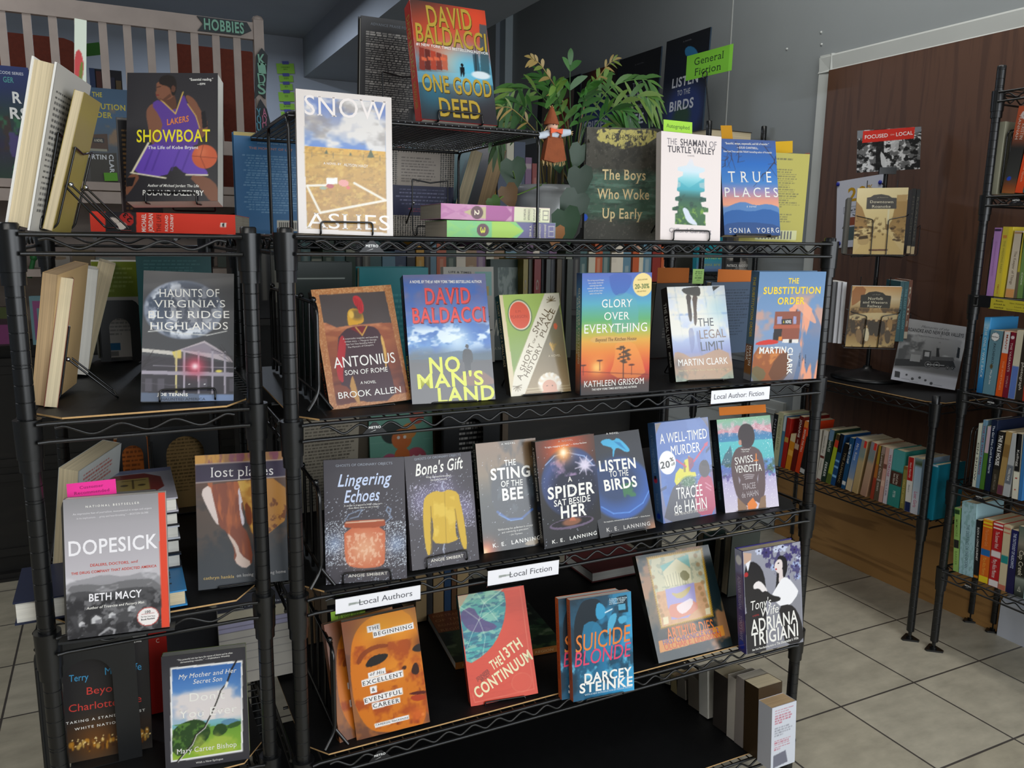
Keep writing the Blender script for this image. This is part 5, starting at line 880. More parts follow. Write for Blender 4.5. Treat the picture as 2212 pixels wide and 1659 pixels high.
# --- narrow unit
def c_haunts(c):
    c.grad([(0, '#5a5858'), (.15, '#4a4a4c'), (.5, '#3f4145'), (1, '#4c4e55')]); c.ell(1330, 600, 285, 235, '#8b93a3', .06); c.cloud('#4f5a6c', 7, 10, .48, .6, .85, 4, np.clip(1.05-c.dist(1330, 600, 285, 235), 0, 1)*8); c.cloud('#dfe4ec', 9, 12, .56, .66, .7, 5, np.clip(1.02-c.dist(1330, 600, 285, 235), 0, 1)*8); c.ell(1400, 560, 190, 180, '#4c4d55', .5, .55)
    c.poly([(1025,880),(1250,900),(1260,930),(1030,905)], '#c9c4bc'); c.poly([(1240,910),(1480,825),(1660,930),(1690,985),(1300,900)], '#b9aeb4'); c.poly([(1320,888),(1478,840),(1620,920),(1600,925),(1330,895)], '#8d8490'); c.poly([(1245,905),(1312,890),(1312,960),(1270,965)], '#d6c468'); c.poly([(1025,930),(1690,985),(1690,1210),(1025,1210)], '#39363e', .9)
    for x in (1268, 1325, 1430, 1530, 1620): c.poly([(x, 900), (x+16, 900), (x+14, 1210), (x+2, 1210)], '#a9a2ae' if x != 1268 else '#cdbf86')
    c.poly([(1025,1040),(1690,1055),(1690,1085),(1025,1065)], '#a39ca8'); c.line([(1110,1005),(1690,1020)], 5, '#b9b2bc', .8); c.line([(1030,1130),(1300,1150)], 4, '#8d8694', .6)
    for x in (1050, 1140, 1450, 1660): c.poly([(x, 1100), (x+50, 1100), (x+50, 1190), (x, 1190)], '#5c5862', .8)
    c.glow(1412, 1010, 75, '#d9405c', .9); c.glow(1412, 1010, 26, '#ffe0e4', 1); c.ell(1370, 1140, 5, 5, '#ffffff', .5); c.ell(1482, 1140, 5, 5, '#ffffff', .5); c.ell(1585, 1045, 24, 10, '#e0d060', .6)
    g = random.Random(8)
    for x0, y0, d in ((1025, 1040, 1), (1690, 1000, -1)):
        for k in range(9): c.line([(x0, y0-k*8), (x0+d*g.uniform(60, 170), y0-g.uniform(60, 150))], 3, '#2a282c', .8)
    c.poly([(1018,1200),(1692,1215),(1690,1258),(1018,1276)], '#5f6b80'); c.poly([(1440,1218),(1692,1215),(1690,1258),(1440,1262)], '#7a8fb4')
    for t, a, b, q, h in (('HAUNTS OF', 1152, 478, 1588, 68), ('VIRGINIA\u2019S', 1112, 556, 1630, 62), ('BLUE RIDGE', 1075, 634, 1660, 62), ('HIGHLANDS', 1085, 716, 1650, 64)): c.tx(t, a, b, q, b, h, WH, 'rs')
    c.line([(1075,758),(1180,750),(1350,775),(1500,785),(1640,755)], 7, '#dcdcd8'); c.tx('JOE TENNIS', 1138, 1212, 1360, 1216, 24, WH, 'x'); c.tx('HAUNTED AMERICA', 1168, 1248, 1488, 1246, 20, '#2c3444', 'rs')
disp('haunts', 'dark grey paperback of a moon over a columned house', c_haunts, K4, .01, '#47474a', ('#47474a',), SATIN, pages='white', ez='black wire easel under the moon and house book', eh=.2)
def c_dope(c):
    c.grad([(0, '#8d8b8d'), (.2, '#a8a4a8'), (.45, '#b9b4b9'), (.6, '#c2bec2'), (.64, '#8a888a'), (.7, '#5a595b'), (1, '#3a393b')])
    k = -1173.0
    c.poly([(475,1200),(600,1180),(760,1140),(900,1160),(1040,1120),(1165,1135),(1175,1330),(480,1330)], '#98969a', .9, 1); c.poly([(478,1235),(620,1210),(760,1225),(900,1180),(1170,1170),(1175,1400),(480,1400)], '#6f6e70', .9, 1); c.poly([(480,1290),(600,1260),(750,1280),(900,1235),(1170,1230),(1180,1500),(485,1500)], '#4a494b', .9, 1); c.cloud('#2c2b2d', 10, 16, .48, .6, .8, 4, c.band(.72, 1.05)); c.cloud('#8a898b', 16, 24, .57, .66, .6, 7, c.band(.7, 1.05)); c.cloud('#d9d6da', 5, 12, .55, .65, .6, 9, c.band(.56, .68))
    for x, y, r in ((710, 1465, 48), (820, 1435, 34), (960, 1385, 36), (600, 1500, 30)): c.poly([(x-r, y+r*.7), (x-r, y), (x-r*.3, y-r*.6), (x+r*.5, y-r*.2), (x+r*.6, y+r*.6)], '#d0cfd0', .9); c.poly([(x-r*.4, y+r*.2), (x+r*.5, y), (x+r*.5, y+r*.6), (x-r*.4, y+r*.7)], '#77767a', .9)
    c.line([(720,1580),(790,1530),(830,1545),(820,1590)], 16, '#a9a8aa', .8)
    c.poly([(1145,548),(1197,545),(1228,1523),(1172,1530)], '#e0492e'); r = '#c94a3c'
    c.tx('NATIONAL BESTSELLER', 620, 652, 1008, 622, 17, WH, 'b', 0, .3); c.tx('An impressive feat of journalism, monumental in scope and urgent', 526, 708, 1098, 660, 15, '#e6e3e6', 'rs'); c.tx('in its implications. . . gritty and heartbreaking.\u201d \u2014BOSTON GLOBE', 555, 738, 1074, 692, 15, '#e6e3e6', 'rs')
    c.tx('DOPESICK', 496, 955, 1140, 895, 120, '#f2eff2', 'b'); c.tx('DEALERS, DOCTORS,', 654, 1076, 935, 1052, 22, r, 'b'); c.tx('and', 948, 1050, 1000, 1044, 22, r, 'rs', .2); c.tx('THE DRUG COMPANY THAT ADDICTED AMERICA', 516, 1138, 1134, 1078, 21, r, 'b')
    c.tx('BETH MACY', 645, 1310, 1026, 1276, 62, '#f2eff2', 'b'); c.tx('Author of Truevine and Factory Man', 626, 1388, 1044, 1340, 20, WH, 'bs', .2); c.ell(1072, 1446, 80, 74, '#b8443c', .03); c.ell(1072, 1446, 74, 68, '#efe9e6', .03); c.tx('100', 1050, 1414, 1090, 1408, 20, '#4a4a4a', 'bs'); c.tx('NOTABLE BOOKS', 1025, 1432, 1118, 1418, 8, '#b8443c'); c.tx('The New York Times', 1020, 1450, 1124, 1440, 11, '#4a4a4a', 'rs'); c.tx('Book Review', 1022, 1470, 1122, 1456, 14, '#3a3a3a', 'bs')
disp('dopesick', 'thick grey paperback with large white capitals and a red right edge', c_dope, K5, .032, '#9a979a', ('#5a585a',), SATIN, pages='white')
def c_lost(c):
    c.grad([(0, '#9a6a4c'), (.15, '#6a4a3c'), (.35, '#4a403c'), (.6, '#3f3f41'), (.8, '#404347'), (1, '#44484d')]); c.cloud('#6a5648', 5, 8, .48, .62, .6, 3, c.band(.2, .7, .2))
    c.poly([(1415,280),(2062,245),(2066,310),(1415,345)], '#a8784a'); c.cloud('#d9a04a', 8, 4, .48, .6, .9, 5, c.band(0, .065, .01)); c.cloud('#8a4a6a', 9, 6, .55, .65, .8, 6, c.band(0, .065, .01))
    c.poly([(1450,540),(1520,488),(1790,465),(1830,480),(1740,600),(1760,640),(1745,780),(1800,850),(1838,1050),(1775,1095),(1690,1050),(1700,960),(1640,830),(1590,800),(1540,680)], '#8a4a34', 1, 1); c.cloud('#c06a3c', 10, 4, .48, .6, .8, 8, c.inside([(1500,480),(1790,465),(1740,780),(1800,1050),(1640,830)])); c.poly([(1450,540),(1520,488),(1545,600),(1590,790),(1560,770),(1490,640)], '#e0cfc8', 1, 1); c.poly([(1720,480),(1765,600),(1740,640),(1775,760),(1755,800),(1735,700)], '#e6dce6', 1, 1); c.poly([(1630,820),(1720,920),(1740,1000),(1830,1060),(1770,1105),(1695,1050),(1720,990)], '#dfc8bc', 1, 1)
    c.poly([(1720,465),(2062,440),(2080,740),(2000,800),(1950,845),(1840,900),(1760,640)], '#b9803a', 1, 1); c.cloud('#e0b45a', 4, 8, .48, .6, .9, 11, c.inside([(1720,465),(1900,450),(1950,840),(1840,880)])); c.cloud('#6a3a22', 14, 20, .55, .62, .8, 12, c.inside([(1930,560),(2080,650),(2060,760),(1940,840)])); c.poly([(1770,600),(1830,680),(1820,800),(1780,760)], '#7a3a24', .9, 1)
    c.poly([(1413,350),(2066,312),(2068,430),(1416,478)], '#3a3046'); c.line([(1413,348),(2066,310)], 5, '#d9d3d3'); c.line([(1416,480),(2068,432)], 5, '#d9d3d3'); c.tx('lost places', 1525, 402, 1978, 384, 78, '#efeae8', 'rs'); c.tx('cathryn hankla', 1474, 1170, 1695, 1155, 24, '#d9b86a', 'rs'); c.tx('on losing and finding home', 1714, 1150, 2068, 1117, 24, '#c9c6c4', 'rs')
disp('lost', 'paperback of a red canyon rock under a dark purple title band', c_lost, K5, .012, '#44484d', ('#333639',), SATIN, pages='white', ez='black wire easel behind the canyon rock book', el=.004)
def c_dont(c):
    c.poly([(1232,645),(1755,590),(1758,1252),(1238,1330)], '#f3f1ef'); m = c.inside([(1246,658),(1744,606),(1746,1240),(1250,1315)]); y = [c.f(1500, t)[1] for t in (630, 800, 950, 1040, 1075, 1280)]
    c.grad([(y[0], '#3f6fb4'), (y[1], '#5a8ac6'), (y[2], '#a9b6cc'), (y[3], '#9fc0d0'), (y[4], '#6b9a3a'), (y[5], '#8fb43a')], al=m); c.cloud('#e6dcd8', 3, 5, .45, .6, .95, 4, m*c.band(y[1], y[3], .06)); c.poly([(1246,1060),(1400,1040),(1600,1010),(1744,1020),(1744,1050),(1246,1090)], '#6fb0bc', .8); c.poly([(1600,1030),(1680,1005),(1744,1030),(1744,1055),(1600,1060)], '#5f8aa8', .9, 1)
    c.poly([(1246,1110),(1290,1060),(1360,1030),(1420,1015),(1490,1035),(1530,1100),(1500,1170),(1420,1240),(1246,1300)], '#2f4a26', 1, 1); c.poly([(1535,1120),(1560,1060),(1600,1045),(1640,1060),(1650,1100),(1600,1140),(1560,1140)], '#2f4a26', 1, 1); c.poly([(1640,1060),(1744,1020),(1744,1060),(1650,1090)], '#3a5a2c', 1, 1); c.cloud('#5f8a3a', 14, 20, .52, .64, .8, 7, c.inside([(1246,1060),(1530,1020),(1500,1180),(1250,1300)])); c.cloud('#c9cf5a', 4, 6, .5, .65, .5, 8, m*c.band(y[4]+.05, 1))
    cr = [(1710,595),(1680,650),(1665,690),(1640,760),(1600,810),(1575,880),(1545,950),(1510,1020),(1480,1080),(1420,1130),(1390,1200),(1330,1270),(1285,1325)]
    c.line(cr, 12, '#241f1c'); c.line([(x+5, y_+2) for x, y_ in cr[3:]], 5, '#efece6'); c.poly([(1640,740),(1655,752),(1640,790),(1625,780)], '#efece6')
    for t, a, b, q, r, h, st, sl in (('My Mother and Her', 1290, 712, 1712, 660, 36, 'rs', .25), ('Secret Son', 1398, 745, 1608, 722, 36, 'rs', .25), ("Don't", 1372, 858, 1630, 835, 66, 'rs', 0), ('You Ever', 1290, 985, 1714, 935, 66, 'rs', 0), ('Mary Carter Bishop', 1280, 1252, 1712, 1195, 40, 'rs', 0), ('With a New Epilogue', 1418, 1332, 1615, 1302, 14, 'rs', 0), ('\u201cThis powerful tale lays bare the cancer of shame and its often', 1282, 590, 1684, 535, 13, 'bs', 0), ('devastating results.\u201d \u2014Publishers Weekly', 1305, 606, 1665, 555, 12, 'bs', 0)): c.tx(t, a, b, q, r, h, WH, st, sl)
disp('dontyou', 'paperback with a cracked picture of a green field framed in dark grey', c_dont, K6, .024, '#3d3b3f', ('#6a7a3a',), SATIN, pages='white')
def c_beyond(c):
    c.grad([(0, '#2c2a2b'), (.6, '#2f2d2d'), (.75, '#3a2f28'), (.9, '#2f2b29'), (1, '#3f3a36')]); c.glow(700, 1180, 190, '#8a5424', .7)
    g = random.Random(4)
    for k in range(70): x = 500+g.random()*590; yb = 1240-(x-500)*.17; c.ell(x, yb+g.uniform(-50, 20), g.uniform(6, 14), g.uniform(14, 30), ('#c98a2f', '#7a4a20', '#e0b45a', '#4a3020')[k % 4], .6, .85)
    for k in range(40): x = 510+g.random()*580; c.ell(x, 1215-(x-500)*.17+g.uniform(-40, 10), 5, 6, '#ffdf9a', .6)
    b, r = '#4aa6d8', '#d9473f'
    c.tx('Terry', 500, 722, 640, 706, 62, b, 'r'); c.tx('McAuliffe', 760, 668, 1024, 630, 66, b, 'r'); c.tx('Beyond', 628, 812, 905, 775, 66, r, 'r'); c.tx('Charlottesville', 498, 940, 1024, 862, 66, r, 'r'); c.tx('TAKING A STAND AGAINST', 478, 1048, 1050, 948, 22, WH, 'b', 0, .15); c.tx('WHITE NATIONALISM', 540, 1090, 992, 1010, 22, WH, 'b', 0, .15); c.tx('FOREWORD BY JOHN LEWIS', 700, 500, 1024, 448, 16, WH, 'b')
disp('beyond', 'black hardcover with red title lettering and torchlit figures, behind a metal bookend', c_beyond, K6, .024, '#2c2a2b', ('#1f1d1e',), SATIN, True, 'white')
# --- spinner and side shelf
def c_down(c):
    c.grad([(0, '#e3d2a0'), (.4, '#d9c48c'), (1, '#cbb27c')]); c.poly([(300,230),(360,300),(390,390),(410,480),(290,520),(283,480)], '#a5814e', 1, 0); c.poly([(800,230),(690,190),(640,420),(600,480),(750,620),(780,400)], '#a88650', 1, 0); c.poly([(690,180),(790,175),(780,240),(690,240)], '#b59560')
    c.poly([(272,740),(420,560),(520,520),(620,560),(750,740)], '#c9ae74'); g = random.Random(2)
    for k in range(40): x = g.choice((g.uniform(290, 450), g.uniform(640, 760))); y = 470+g.random()*170; c.ell(x, y, g.uniform(10, 24), g.uniform(8, 14), ('#5a452a', '#8a6f45', '#3f3020')[k % 3], .5, .8)
    c.cloud('#6a5230', 14, 20, .55, .65, .7, 5, c.band(.45, .75)); c.poly([(315,600),(330,560),(420,545),(430,600),(410,650),(320,650)], '#b59a68', 1, 1); c.poly([(330,570),(410,560),(415,590),(325,600)], '#4a3a26'); c.line([(578,400),(585,500)], 8, '#8a7048'); c.line([(610,320),(600,450)], 18, '#d9cfa8')
    c.poly([(405,205),(440,200),(470,180),(540,172),(610,185),(640,205),(685,208),(682,310),(398,312)], '#4a4642', 1, 0); c.tx('of America', 500, 203, 605, 200, 12, '#a89f88', 'rs', .2); c.tx('Downtown', 435, 243, 655, 244, 28, '#e6dcc0', 'rs'); c.tx('Roanoke', 452, 287, 628, 287, 28, '#e6dcc0', 'rs'); c.poly([(420,692),(600,690),(600,706),(420,708)], '#6a4a38')
disp('downtown', 'sepia book of an old street with parked cars, top pocket of the spinner', c_down, K15, .014, '#d9c48c', ('#3a352f',), GLOSS, pages='white')
def c_norf(c):
    c.grad([(0, '#c9965a'), (.2, '#d9c49a'), (.4, '#a8824c'), (.6, '#7d5c34'), (.8, '#94713f'), (1, '#c2a468')]); c.poly([(728,238),(850,238),(830,330),(735,400),(715,400)], '#9a5a2c', .8, 1); c.cloud('#4a341c', 7, 8, .5, .62, .85, 4, c.band(.35, 1)); c.poly([(700,480),(900,460),(1120,470),(1110,530),(900,520),(700,530)], '#dcc896', .8, 1); c.cloud('#3a2816', 12, 16, .52, .62, .9, 7, c.band(.5, .8))
    for x, y, s, cl in ((780,630,1,'#8a6a44'), (845,620,1,'#d9cca8'), (1050,540,.9,'#a9804a'), (890,560,1.1,'#2c2015'), (935,570,1.1,'#2c2015'), (985,560,1,'#33251a'), (1030,640,1,'#4a3826'), (730,550,.9,'#3a2a1a')):
        c.ell(x, y-38*s, 11*s, 13*s, '#c9a878', .3); c.poly([(x-22*s, y-25*s), (x+22*s, y-25*s), (x+26*s, y+40*s), (x+14*s, y+90*s), (x-14*s, y+90*s), (x-26*s, y+40*s)], cl, .95, 1)
    c.poly([(800,310),(840,305),(870,285),(930,278),(990,290),(1015,312),(1062,318),(1050,425),(792,418)], '#22201e', 1, 0); c.tx('of Rail', 900, 306, 968, 304, 12, '#8a8578', 'rs', .2); c.tx('Norfolk', 862, 338, 996, 340, 26, '#e6dcc0', 'rs'); c.tx('and Western', 818, 370, 1030, 374, 24, '#e6dcc0', 'rs'); c.tx('Railway', 855, 402, 980, 406, 24, '#e6dcc0', 'rs')
disp('norfolk', 'sepia book of railway workmen in the lower spinner pocket', c_norf, K13, .014, '#c9a468', ('#3a2a1c',), GLOSS, pages='white')
def c_mem(c):
    c.grad([(0, '#b9b9ba'), (.2, '#a9a9aa'), (.45, '#8f8f8f'), (.7, '#6f6f70'), (.78, '#7d7c7c'), (.83, '#c6c6cc'), (1, '#c9c9d0')]); c.cloud('#4f4f50', 4, 5, .48, .62, .75, 3, c.inside([(1150,650),(1500,650),(1480,830),(1110,900)])); c.cloud('#d0d0d0', 4, 5, .55, .66, .6, 6, c.band(.2, .55))
    c.poly([(1100,860),(1600,880),(1620,940),(1090,920)], '#2c2c2d', .9); c.poly([(1235,820),(1320,830),(1310,890),(1222,880)], '#a3a3a3'); c.poly([(1340,785),(1410,795),(1400,880),(1330,870)], '#3a3a3b'); c.poly([(1355,800),(1395,805),(1390,845),(1350,840)], '#b9b9b9'); c.poly([(1410,840),(1600,850),(1610,880),(1405,870)], '#5a5a5b'); c.poly([(1455,770),(1475,770),(1480,845),(1450,845)], '#2c2c2d'); c.poly([(1640,760),(1660,770),(1650,860),(1625,850)], '#2c2c2d')
    for x, y, r in ((1380,910,34), (1455,915,34), (1550,940,20), (1590,945,18)): c.ell(x, y, r, r, '#1d1d1e', .05); c.ell(x, y, r*.85, r*.85, '#8a8a8a', .05); c.ell(x, y, r*.7, r*.7, '#2f2f30', .05); c.ell(x, y, r*.25, r*.25, '#b9b9b9', .1)
    c.line([(1375,910),(1520,920)], 6, '#c9c9c9'); c.tx('Memories of the', 1325, 580, 1565, 612, 26, '#6a6a6c', 'r', .4); c.tx('ROANOKE AND NEW RIVER VALLEYS', 1210, 605, 1690, 662, 36, '#2c2c2e', 'b'); c.tx('A Pictorial History of the Early Years', 1300, 660, 1565, 695, 12, '#5a5a5c', 'rs', .2)
    c.poly([(1095,965),(1140,975),(1135,1025),(1090,1018)], '#3a3a3c'); 
    for x, y, r in ((1195,1000,10), (1245,1035,13), (1308,1025,12), (1358,1048,11), (1408,1075,14)): c.ell(x, y, r, r, '#4a4a4e', .2)
    for x, y in ((1150,1030), (1430,1085), (1220,1055)): c.line([(x, y), (x+70, y+12)], 5, '#8a8a90', .8)
disp('memories', 'wide grey book of an old steam locomotive on the low shelf unit', c_mem, K13, .02, '#b9b9ba', ('#a8a8aa',), GLOSS, pages='white', name='picture_book')
# ---------------------------------------------------------------- lying, side-on, backward and spine-out books
def posed(key, name, label, d, mode, paint=None, crop=None, base='#888888', **k):
    x, y, z, yaw, lean, roll, w, h = P[key]; u, v, n = rframe(yaw, lean, roll); B = np.array((x, y, z)); a = None
    if paint: a = Art(w, h, base).see(crop, B, u, v, n) if crop else Art(w, h, base); paint(a)
    return book(name, label, u, v, n, B, w, h, d, mode, a, cover=base, **k), u, v, n, B, w, h
def c_mj(c):
    c.poly([(700,1400),(905,1405),(905,1545),(700,1540)], '#2b2a2c'); c.poly([(790,1415),(880,1412),(890,1500),(800,1490)], '#b5302c', 1, 1); c.ell(742, 1462, 24, 18, '#c9c0b4', .3); c.poly([(765,1480),(820,1470),(850,1500),(810,1530),(780,1520)], '#d9cfc4', 1, 1); c.poly([(720,1445),(760,1440),(800,1470),(770,1490)], '#cdbfb2', 1, 1); c.tx('23', 870, 1468, 822, 1420, 34, '#1c1a1c', 'x')
    w = '#f0e4dc'
    c.tx('MICHAEL', 954, 1538, 954, 1418, 30, w, 'b'); c.tx('JORDAN', 1000, 1538, 1000, 1418, 30, w, 'b'); c.tx('THE LIFE', 1054, 1538, 1054, 1422, 30, '#5a1d1a', 'r'); c.tx('ROLAND', 1105, 1535, 1105, 1430, 20, w, 'b'); c.tx('LAZENBY', 1140, 1537, 1140, 1422, 20, w, 'b')
    c.poly([(1462,1478),(1502,1478),(1502,1508),(1462,1508)], '#f0e4dc'); c.poly([(1474,1484),(1490,1480),(1486,1508),(1474,1500)], '#2b2a2c')
posed('michael', 'paperback_book', 'bright red book lying flat under the basketball player paperback', .155, 'spineflat', c_mj, K0, '#e2402f', pages='grey')
def c_cont(bg, acc, dark, num, two):
    def f(c):
        c.cloud(acc, 8, 2, .45, .6, .8, 3); 
        for x in (.13, .43): c.poly([(x-.13, 0), (x+.13, 0), (x, .5)], acc, .5); c.poly([(x-.13, 1), (x+.13, 1), (x, .5)], acc, .5)
        if two: c.poly([(.64,0),(.7,0),(.78,.5),(.7,1),(.64,1)], bg); c.rect(.78, 0, 1, 1, dark); c.poly([(.6,0),(.8,0),(.8,1),(.6,1),(.66,1),(.66,0)], dark); c.poly([(.4,0),(.58,0),(.64,.5),(.58,1),(.4,1)], bg)
        else: c.poly([(.62,0),(1,0),(1,1),(.62,1),(.7,.5)], dark); c.poly([(.4,0),(.56,0),(.69,.5),(.56,1),(.4,1)], bg)
        c.poly([(.2,.5),(.3,.2),(.4,.12),(.4,.88),(.3,.8)], '#c9c08a' if two else acc, .9); c.ell(.32, .5, .055, .055, '#6a4a52', .08)
        c.t.append((num, np.array((.32*c.w, .5*c.h)), c.h*.34, c.w*.045, -math.pi/2, lin('#efe0c8' if two else '#d9d84a'), 'x', 0, 0)); k = '#5a5058' if two else '#e6e0c0'
        for x, t, L in ((.76, 'RETURN TO' if two else 'THE', .7), (.80, 'CONTINUUM' if two else 'UNITED', .7), (.85, 'CONTINUUM' if not two else 'JENNIFER', .8), (.90, 'JENNIFER BRODY' if not two else 'BRODY', .8)): c.t.append((t, np.array((x*c.w, .5*c.h)), c.h*L, c.w*.018, -math.pi/2, lin(k), 'r', 0, 0))
        c.line([(.935,.2),(.985,.2),(.985,.8),(.935,.8),(.935,.2)], .004, k); c.line([(.945,.5),(.978,.5)], .004, k)
    return f
posed('cont3', 'paperback_book', 'green and violet book spine numbered three, lower of two lying flat', .145, 'spineflat', c_cont('#a9d25a', '#7fc88a', '#6a6690', '3', False), None, '#8fcf7a', pages='grey')
posed('cont2', 'paperback_book', 'purple and cream book spine numbered two, lying flat on the green one', .145, 'spineflat', c_cont('#b0609a', '#d9a0c0', '#e9e4c4', '2', True), None, '#c07aaa', pages='grey')
# books standing with their page edges towards us on the narrow unit
def fore(key, label, d, cover, pages, hard=False, sideart=None, ez=None, es=1.0):
    o, u, v, n, B, w, h = posed(key, 'hardcover_book' if hard else 'paperback_book', label, d, 'fore', None, None, cover, hard=hard, pages=pages)
    if sideart:                                                    # print on the board that turns to the right
        a = Art(d, h, cover); sideart(a); mb = MB(); a.put(mb, lambda p: p); mb.build('back_print', MATTE, o, o.matrix_world.inverted() @ mx(-n, v, u, B+u*(w+.0004)))
    if ez: easel(ez, n, v, -u, B-n*d, d, w, B[2]-.003, h*.62*es, .04)
fore('whitefore', 'big white hardcover leaning on its easel with page edges to the front, top left', .155, '#e9e7e1', 'cream', True, lambda a: a.mix(np.ones(a.X.shape), '#b9b5ad').body(.08, .15, .7, .9, 22, '#3a3a3a', 4), 'black wire easel with steel pivots behind the big white hardcover')
fore('fore2', 'thin book with a yellow cover leaning behind the big white hardcover', .085, '#9a8a4a', 'cream', False, None, 'second black wire easel with steel pivots on the narrow unit top')
fore('tanfore', 'thick paperback with rough tan page edges on the narrow unit', .145, '#c9a878', 'tan')
fore('creamfore', 'paperback with bowed cream page edges leaning on an easel, narrow unit', .14, '#7a2f26', 'cream', False, None, 'black wire easel with steel pivots beside the bowed cream book')
fore('doperear', 'pale paperback standing edge-on behind the grey book with big white capitals', .15, '#b9bcb8', 'cream', False, lambda a: a.body(.1, .06, .8, .3, 7, '#a8443c', 6))
def leanb(name, label, bl, tl, w, Y, zs, d, mode='fore', cover='#888888', pages='cream', paint=None, hard=False, group=None, yaw=0.0):
    """a book in the upright plane y = Y whose left edge runs through two pixels; it stands on zs"""
    a, b = on(*bl, 'y', Y), on(*tl, 'y', Y); v = unit(b-a); B = a+v*((zs-a[2])/v[2]); h = np.linalg.norm(b-B); u = np.array((v[2], 0, -v[0])); 
    if u[2] < 0: B = B - np.array((0, 0, w*u[2]))
    n = np.cross(u, v); art = None
    if paint: art = Art(w, h, cover); paint(art)
    return book(name, label, u, v, n, B, w, h, d, mode, art, None, hard, cover, pages, group=group)
def backb(name, label, xl, xr, ytop, Y, zs, d=.02, cover='#888888', paint=None, mode='back', hard=False, pages='cream', lean=-.12, yaw=0.0, group=None, side=None, m=None):
    """upright book of which we see the plain or printed face; edges given by pixel columns on the plane y = Y"""
    A, Bq = on(xl, ytop, 'y', Y), on(xr, ytop, 'y', Y); h = A[2]-zs; w = Bq[0]-A[0]; u, v, n = rframe(yaw, lean, 0); B = np.array((A[0], Y, zs)); B = B + n*max(0, -0)*0
    if lean < 0: B = B + np.array((0, 0, 0)) 
    a = Art(w, h/math.cos(lean), cover); 
    if paint: paint(a)
    return book(name, label, u, v, n, B, w, h/math.cos(lean), d, mode, a, side, hard, cover, pages, m, group)
def txt_back(col, n=14, x0=.1, y0=.1, x1=.9, y1=.75, seed=1, bar=None, al=.75):
    def f(a):
        a.body(x0, y0, x1, y1, n, col, seed, al)
        if bar: a.rect(bar[0], bar[1], bar[0]+.32, bar[1]+.12, '#e6e2da'); [a.rect(bar[0]+.03+k*.022, bar[1]+.02, bar[0]+.03+k*.022+(.012 if k % 3 else .006), bar[1]+.1, '#222222') for k in range(12)]
    return f
leanb('paperback_book', 'white paperback edge-on farther back on the narrow unit, second tier', (160, 720), (173, 583), .03, .38, 1.092, .14, cover='#d9d6d0', pages='white')
leanb('paperback_book', 'cream paperback leaning the other way behind the steel pivots', (185, 690), (214, 572), .03, .45, 1.092, .14, cover='#c9c2a0')
def c_green(a): a.rect(0, 0, 1, .36, '#7f8f2c'); a.body(.08, .06, .9, .33, 6, '#b9c47a', 3, .7); a.body(.08, .42, .92, .78, 9, '#8a8680', 4); a.rect(.2, .84, .5, .92, '#2f6f9a'); [a.rect(.22+k*.03, .93, .235+k*.03, .98, '#333333') for k in range(8)]
backb('paperback_book', 'back cover in green and white standing behind the steel pivots on the narrow unit', 196, 297, 564, .60, 1.092, .022, '#cfc8c0', c_green, pages='white')
backb('paperback_book', 'dark teal back cover behind the moon and house book', 292, 452, 548, .42, 1.092, .02, '#2f5a5c', txt_back('#4f7c7c', 6, .1, .05, .9, .22))
backb('hardcover_book', 'dull red book edge between the green back cover and the teal one', 284, 299, 585, .63, 1.092, .03, '#a8402c', None, 'front')
b = MB()
def arch_plate(w, h, aw, ah, base, t=0.0015):
    """metal bookend: upright with an arched opening, and a foot"""
    P_ = [(0, 0), (0, h-.02)]+[(.02-.02*math.cos(a), h-.02+.02*math.sin(a)) for a in (.4, .8, 1.2)]+[(w-.02+.02*math.sin(a), h-.02+.02*math.cos(a)) for a in (.4, .8, 1.2)]+[(w, h-.02), (w, 0)]; x0, x1 = (w-aw)/2, (w+aw)/2
    P_ += [(x1, 0), (x1, ah-aw/2)]+[(w/2+aw/2*math.cos(a), ah-aw/2+aw/2*math.sin(a)) for a in [math.pi*k/10 for k in range(1, 10)]]+[(x0, ah-aw/2), (x0, 0)]
    m = MB(); m.prism(P_, -t, 0, lin('#161718')); m.box((x0, 0, -base), (x1, t, 0), lin('#161718')); return m
def bookend(label, xl, xr, ytop, Y, zs, aw=.5, ah=.8, yaw=0.0):
    A, B_ = on(xl, ytop, 'y', Y), on(xr, ytop, 'y', Y); w, h = B_[0]-A[0], A[2]-zs; u, v, n = rframe(yaw, 0, 0); r = thing('metal_bookend', label, 'bookend', mx(u, v, n, (A[0], Y, zs)), 'black metal bookends')
    m = arch_plate(w, h, w*aw, h*ah, .09); m.build('plate', PLATE, r); q = MB(); q.tube([(w*.02, .01, .001), (w*.02, h*.85, .001)], .002, n=6); q.build('edge_rib', PLATE, r)
bookend('black bookend with an arched hole before the green and white back cover', 208, 300, 648, .55, 1.092, .5, .7)
bookend('black bookend with an arch framing the torchlit figures, bottom left', 70, 291, 1402, .115, .449, .5, .85)
bookend('black bookend with an arched hole framing orange paper, narrow unit third tier', 250, 316, 935, .48, .757, .7, .85)
bookend('black bookend with an arched hole framing tan paper, narrow unit third tier', 322, 470, 925, .50, .757, .56, .88)
backb('paperback_book', 'orange back cover seen through the smaller arched bookend', 245, 318, 945, .52, .757, .02, '#b3622a', txt_back('#5a2f18', 9, .15, .1, .9, .6))
backb('paperback_book', 'tan back cover with dark text seen through the wider arched bookend', 330, 460, 930, .54, .757, .02, '#a58555', txt_back('#4a3a20', 16, .1, .1, .9, .8))
q = rframe(0, 0, 0)                                                   # grey book rest behind the thick grey paperback
m = arch_plate(.145, .214, .06, .12, .07); o = m.build('metal_bookend', mat('grey metal', '#4a4844', rough=.5, noise=(20, .08)), None, mx((1, 0, 0), (0, math.cos(.2), .0), (0, 0, 1), (0, 0, 0)))
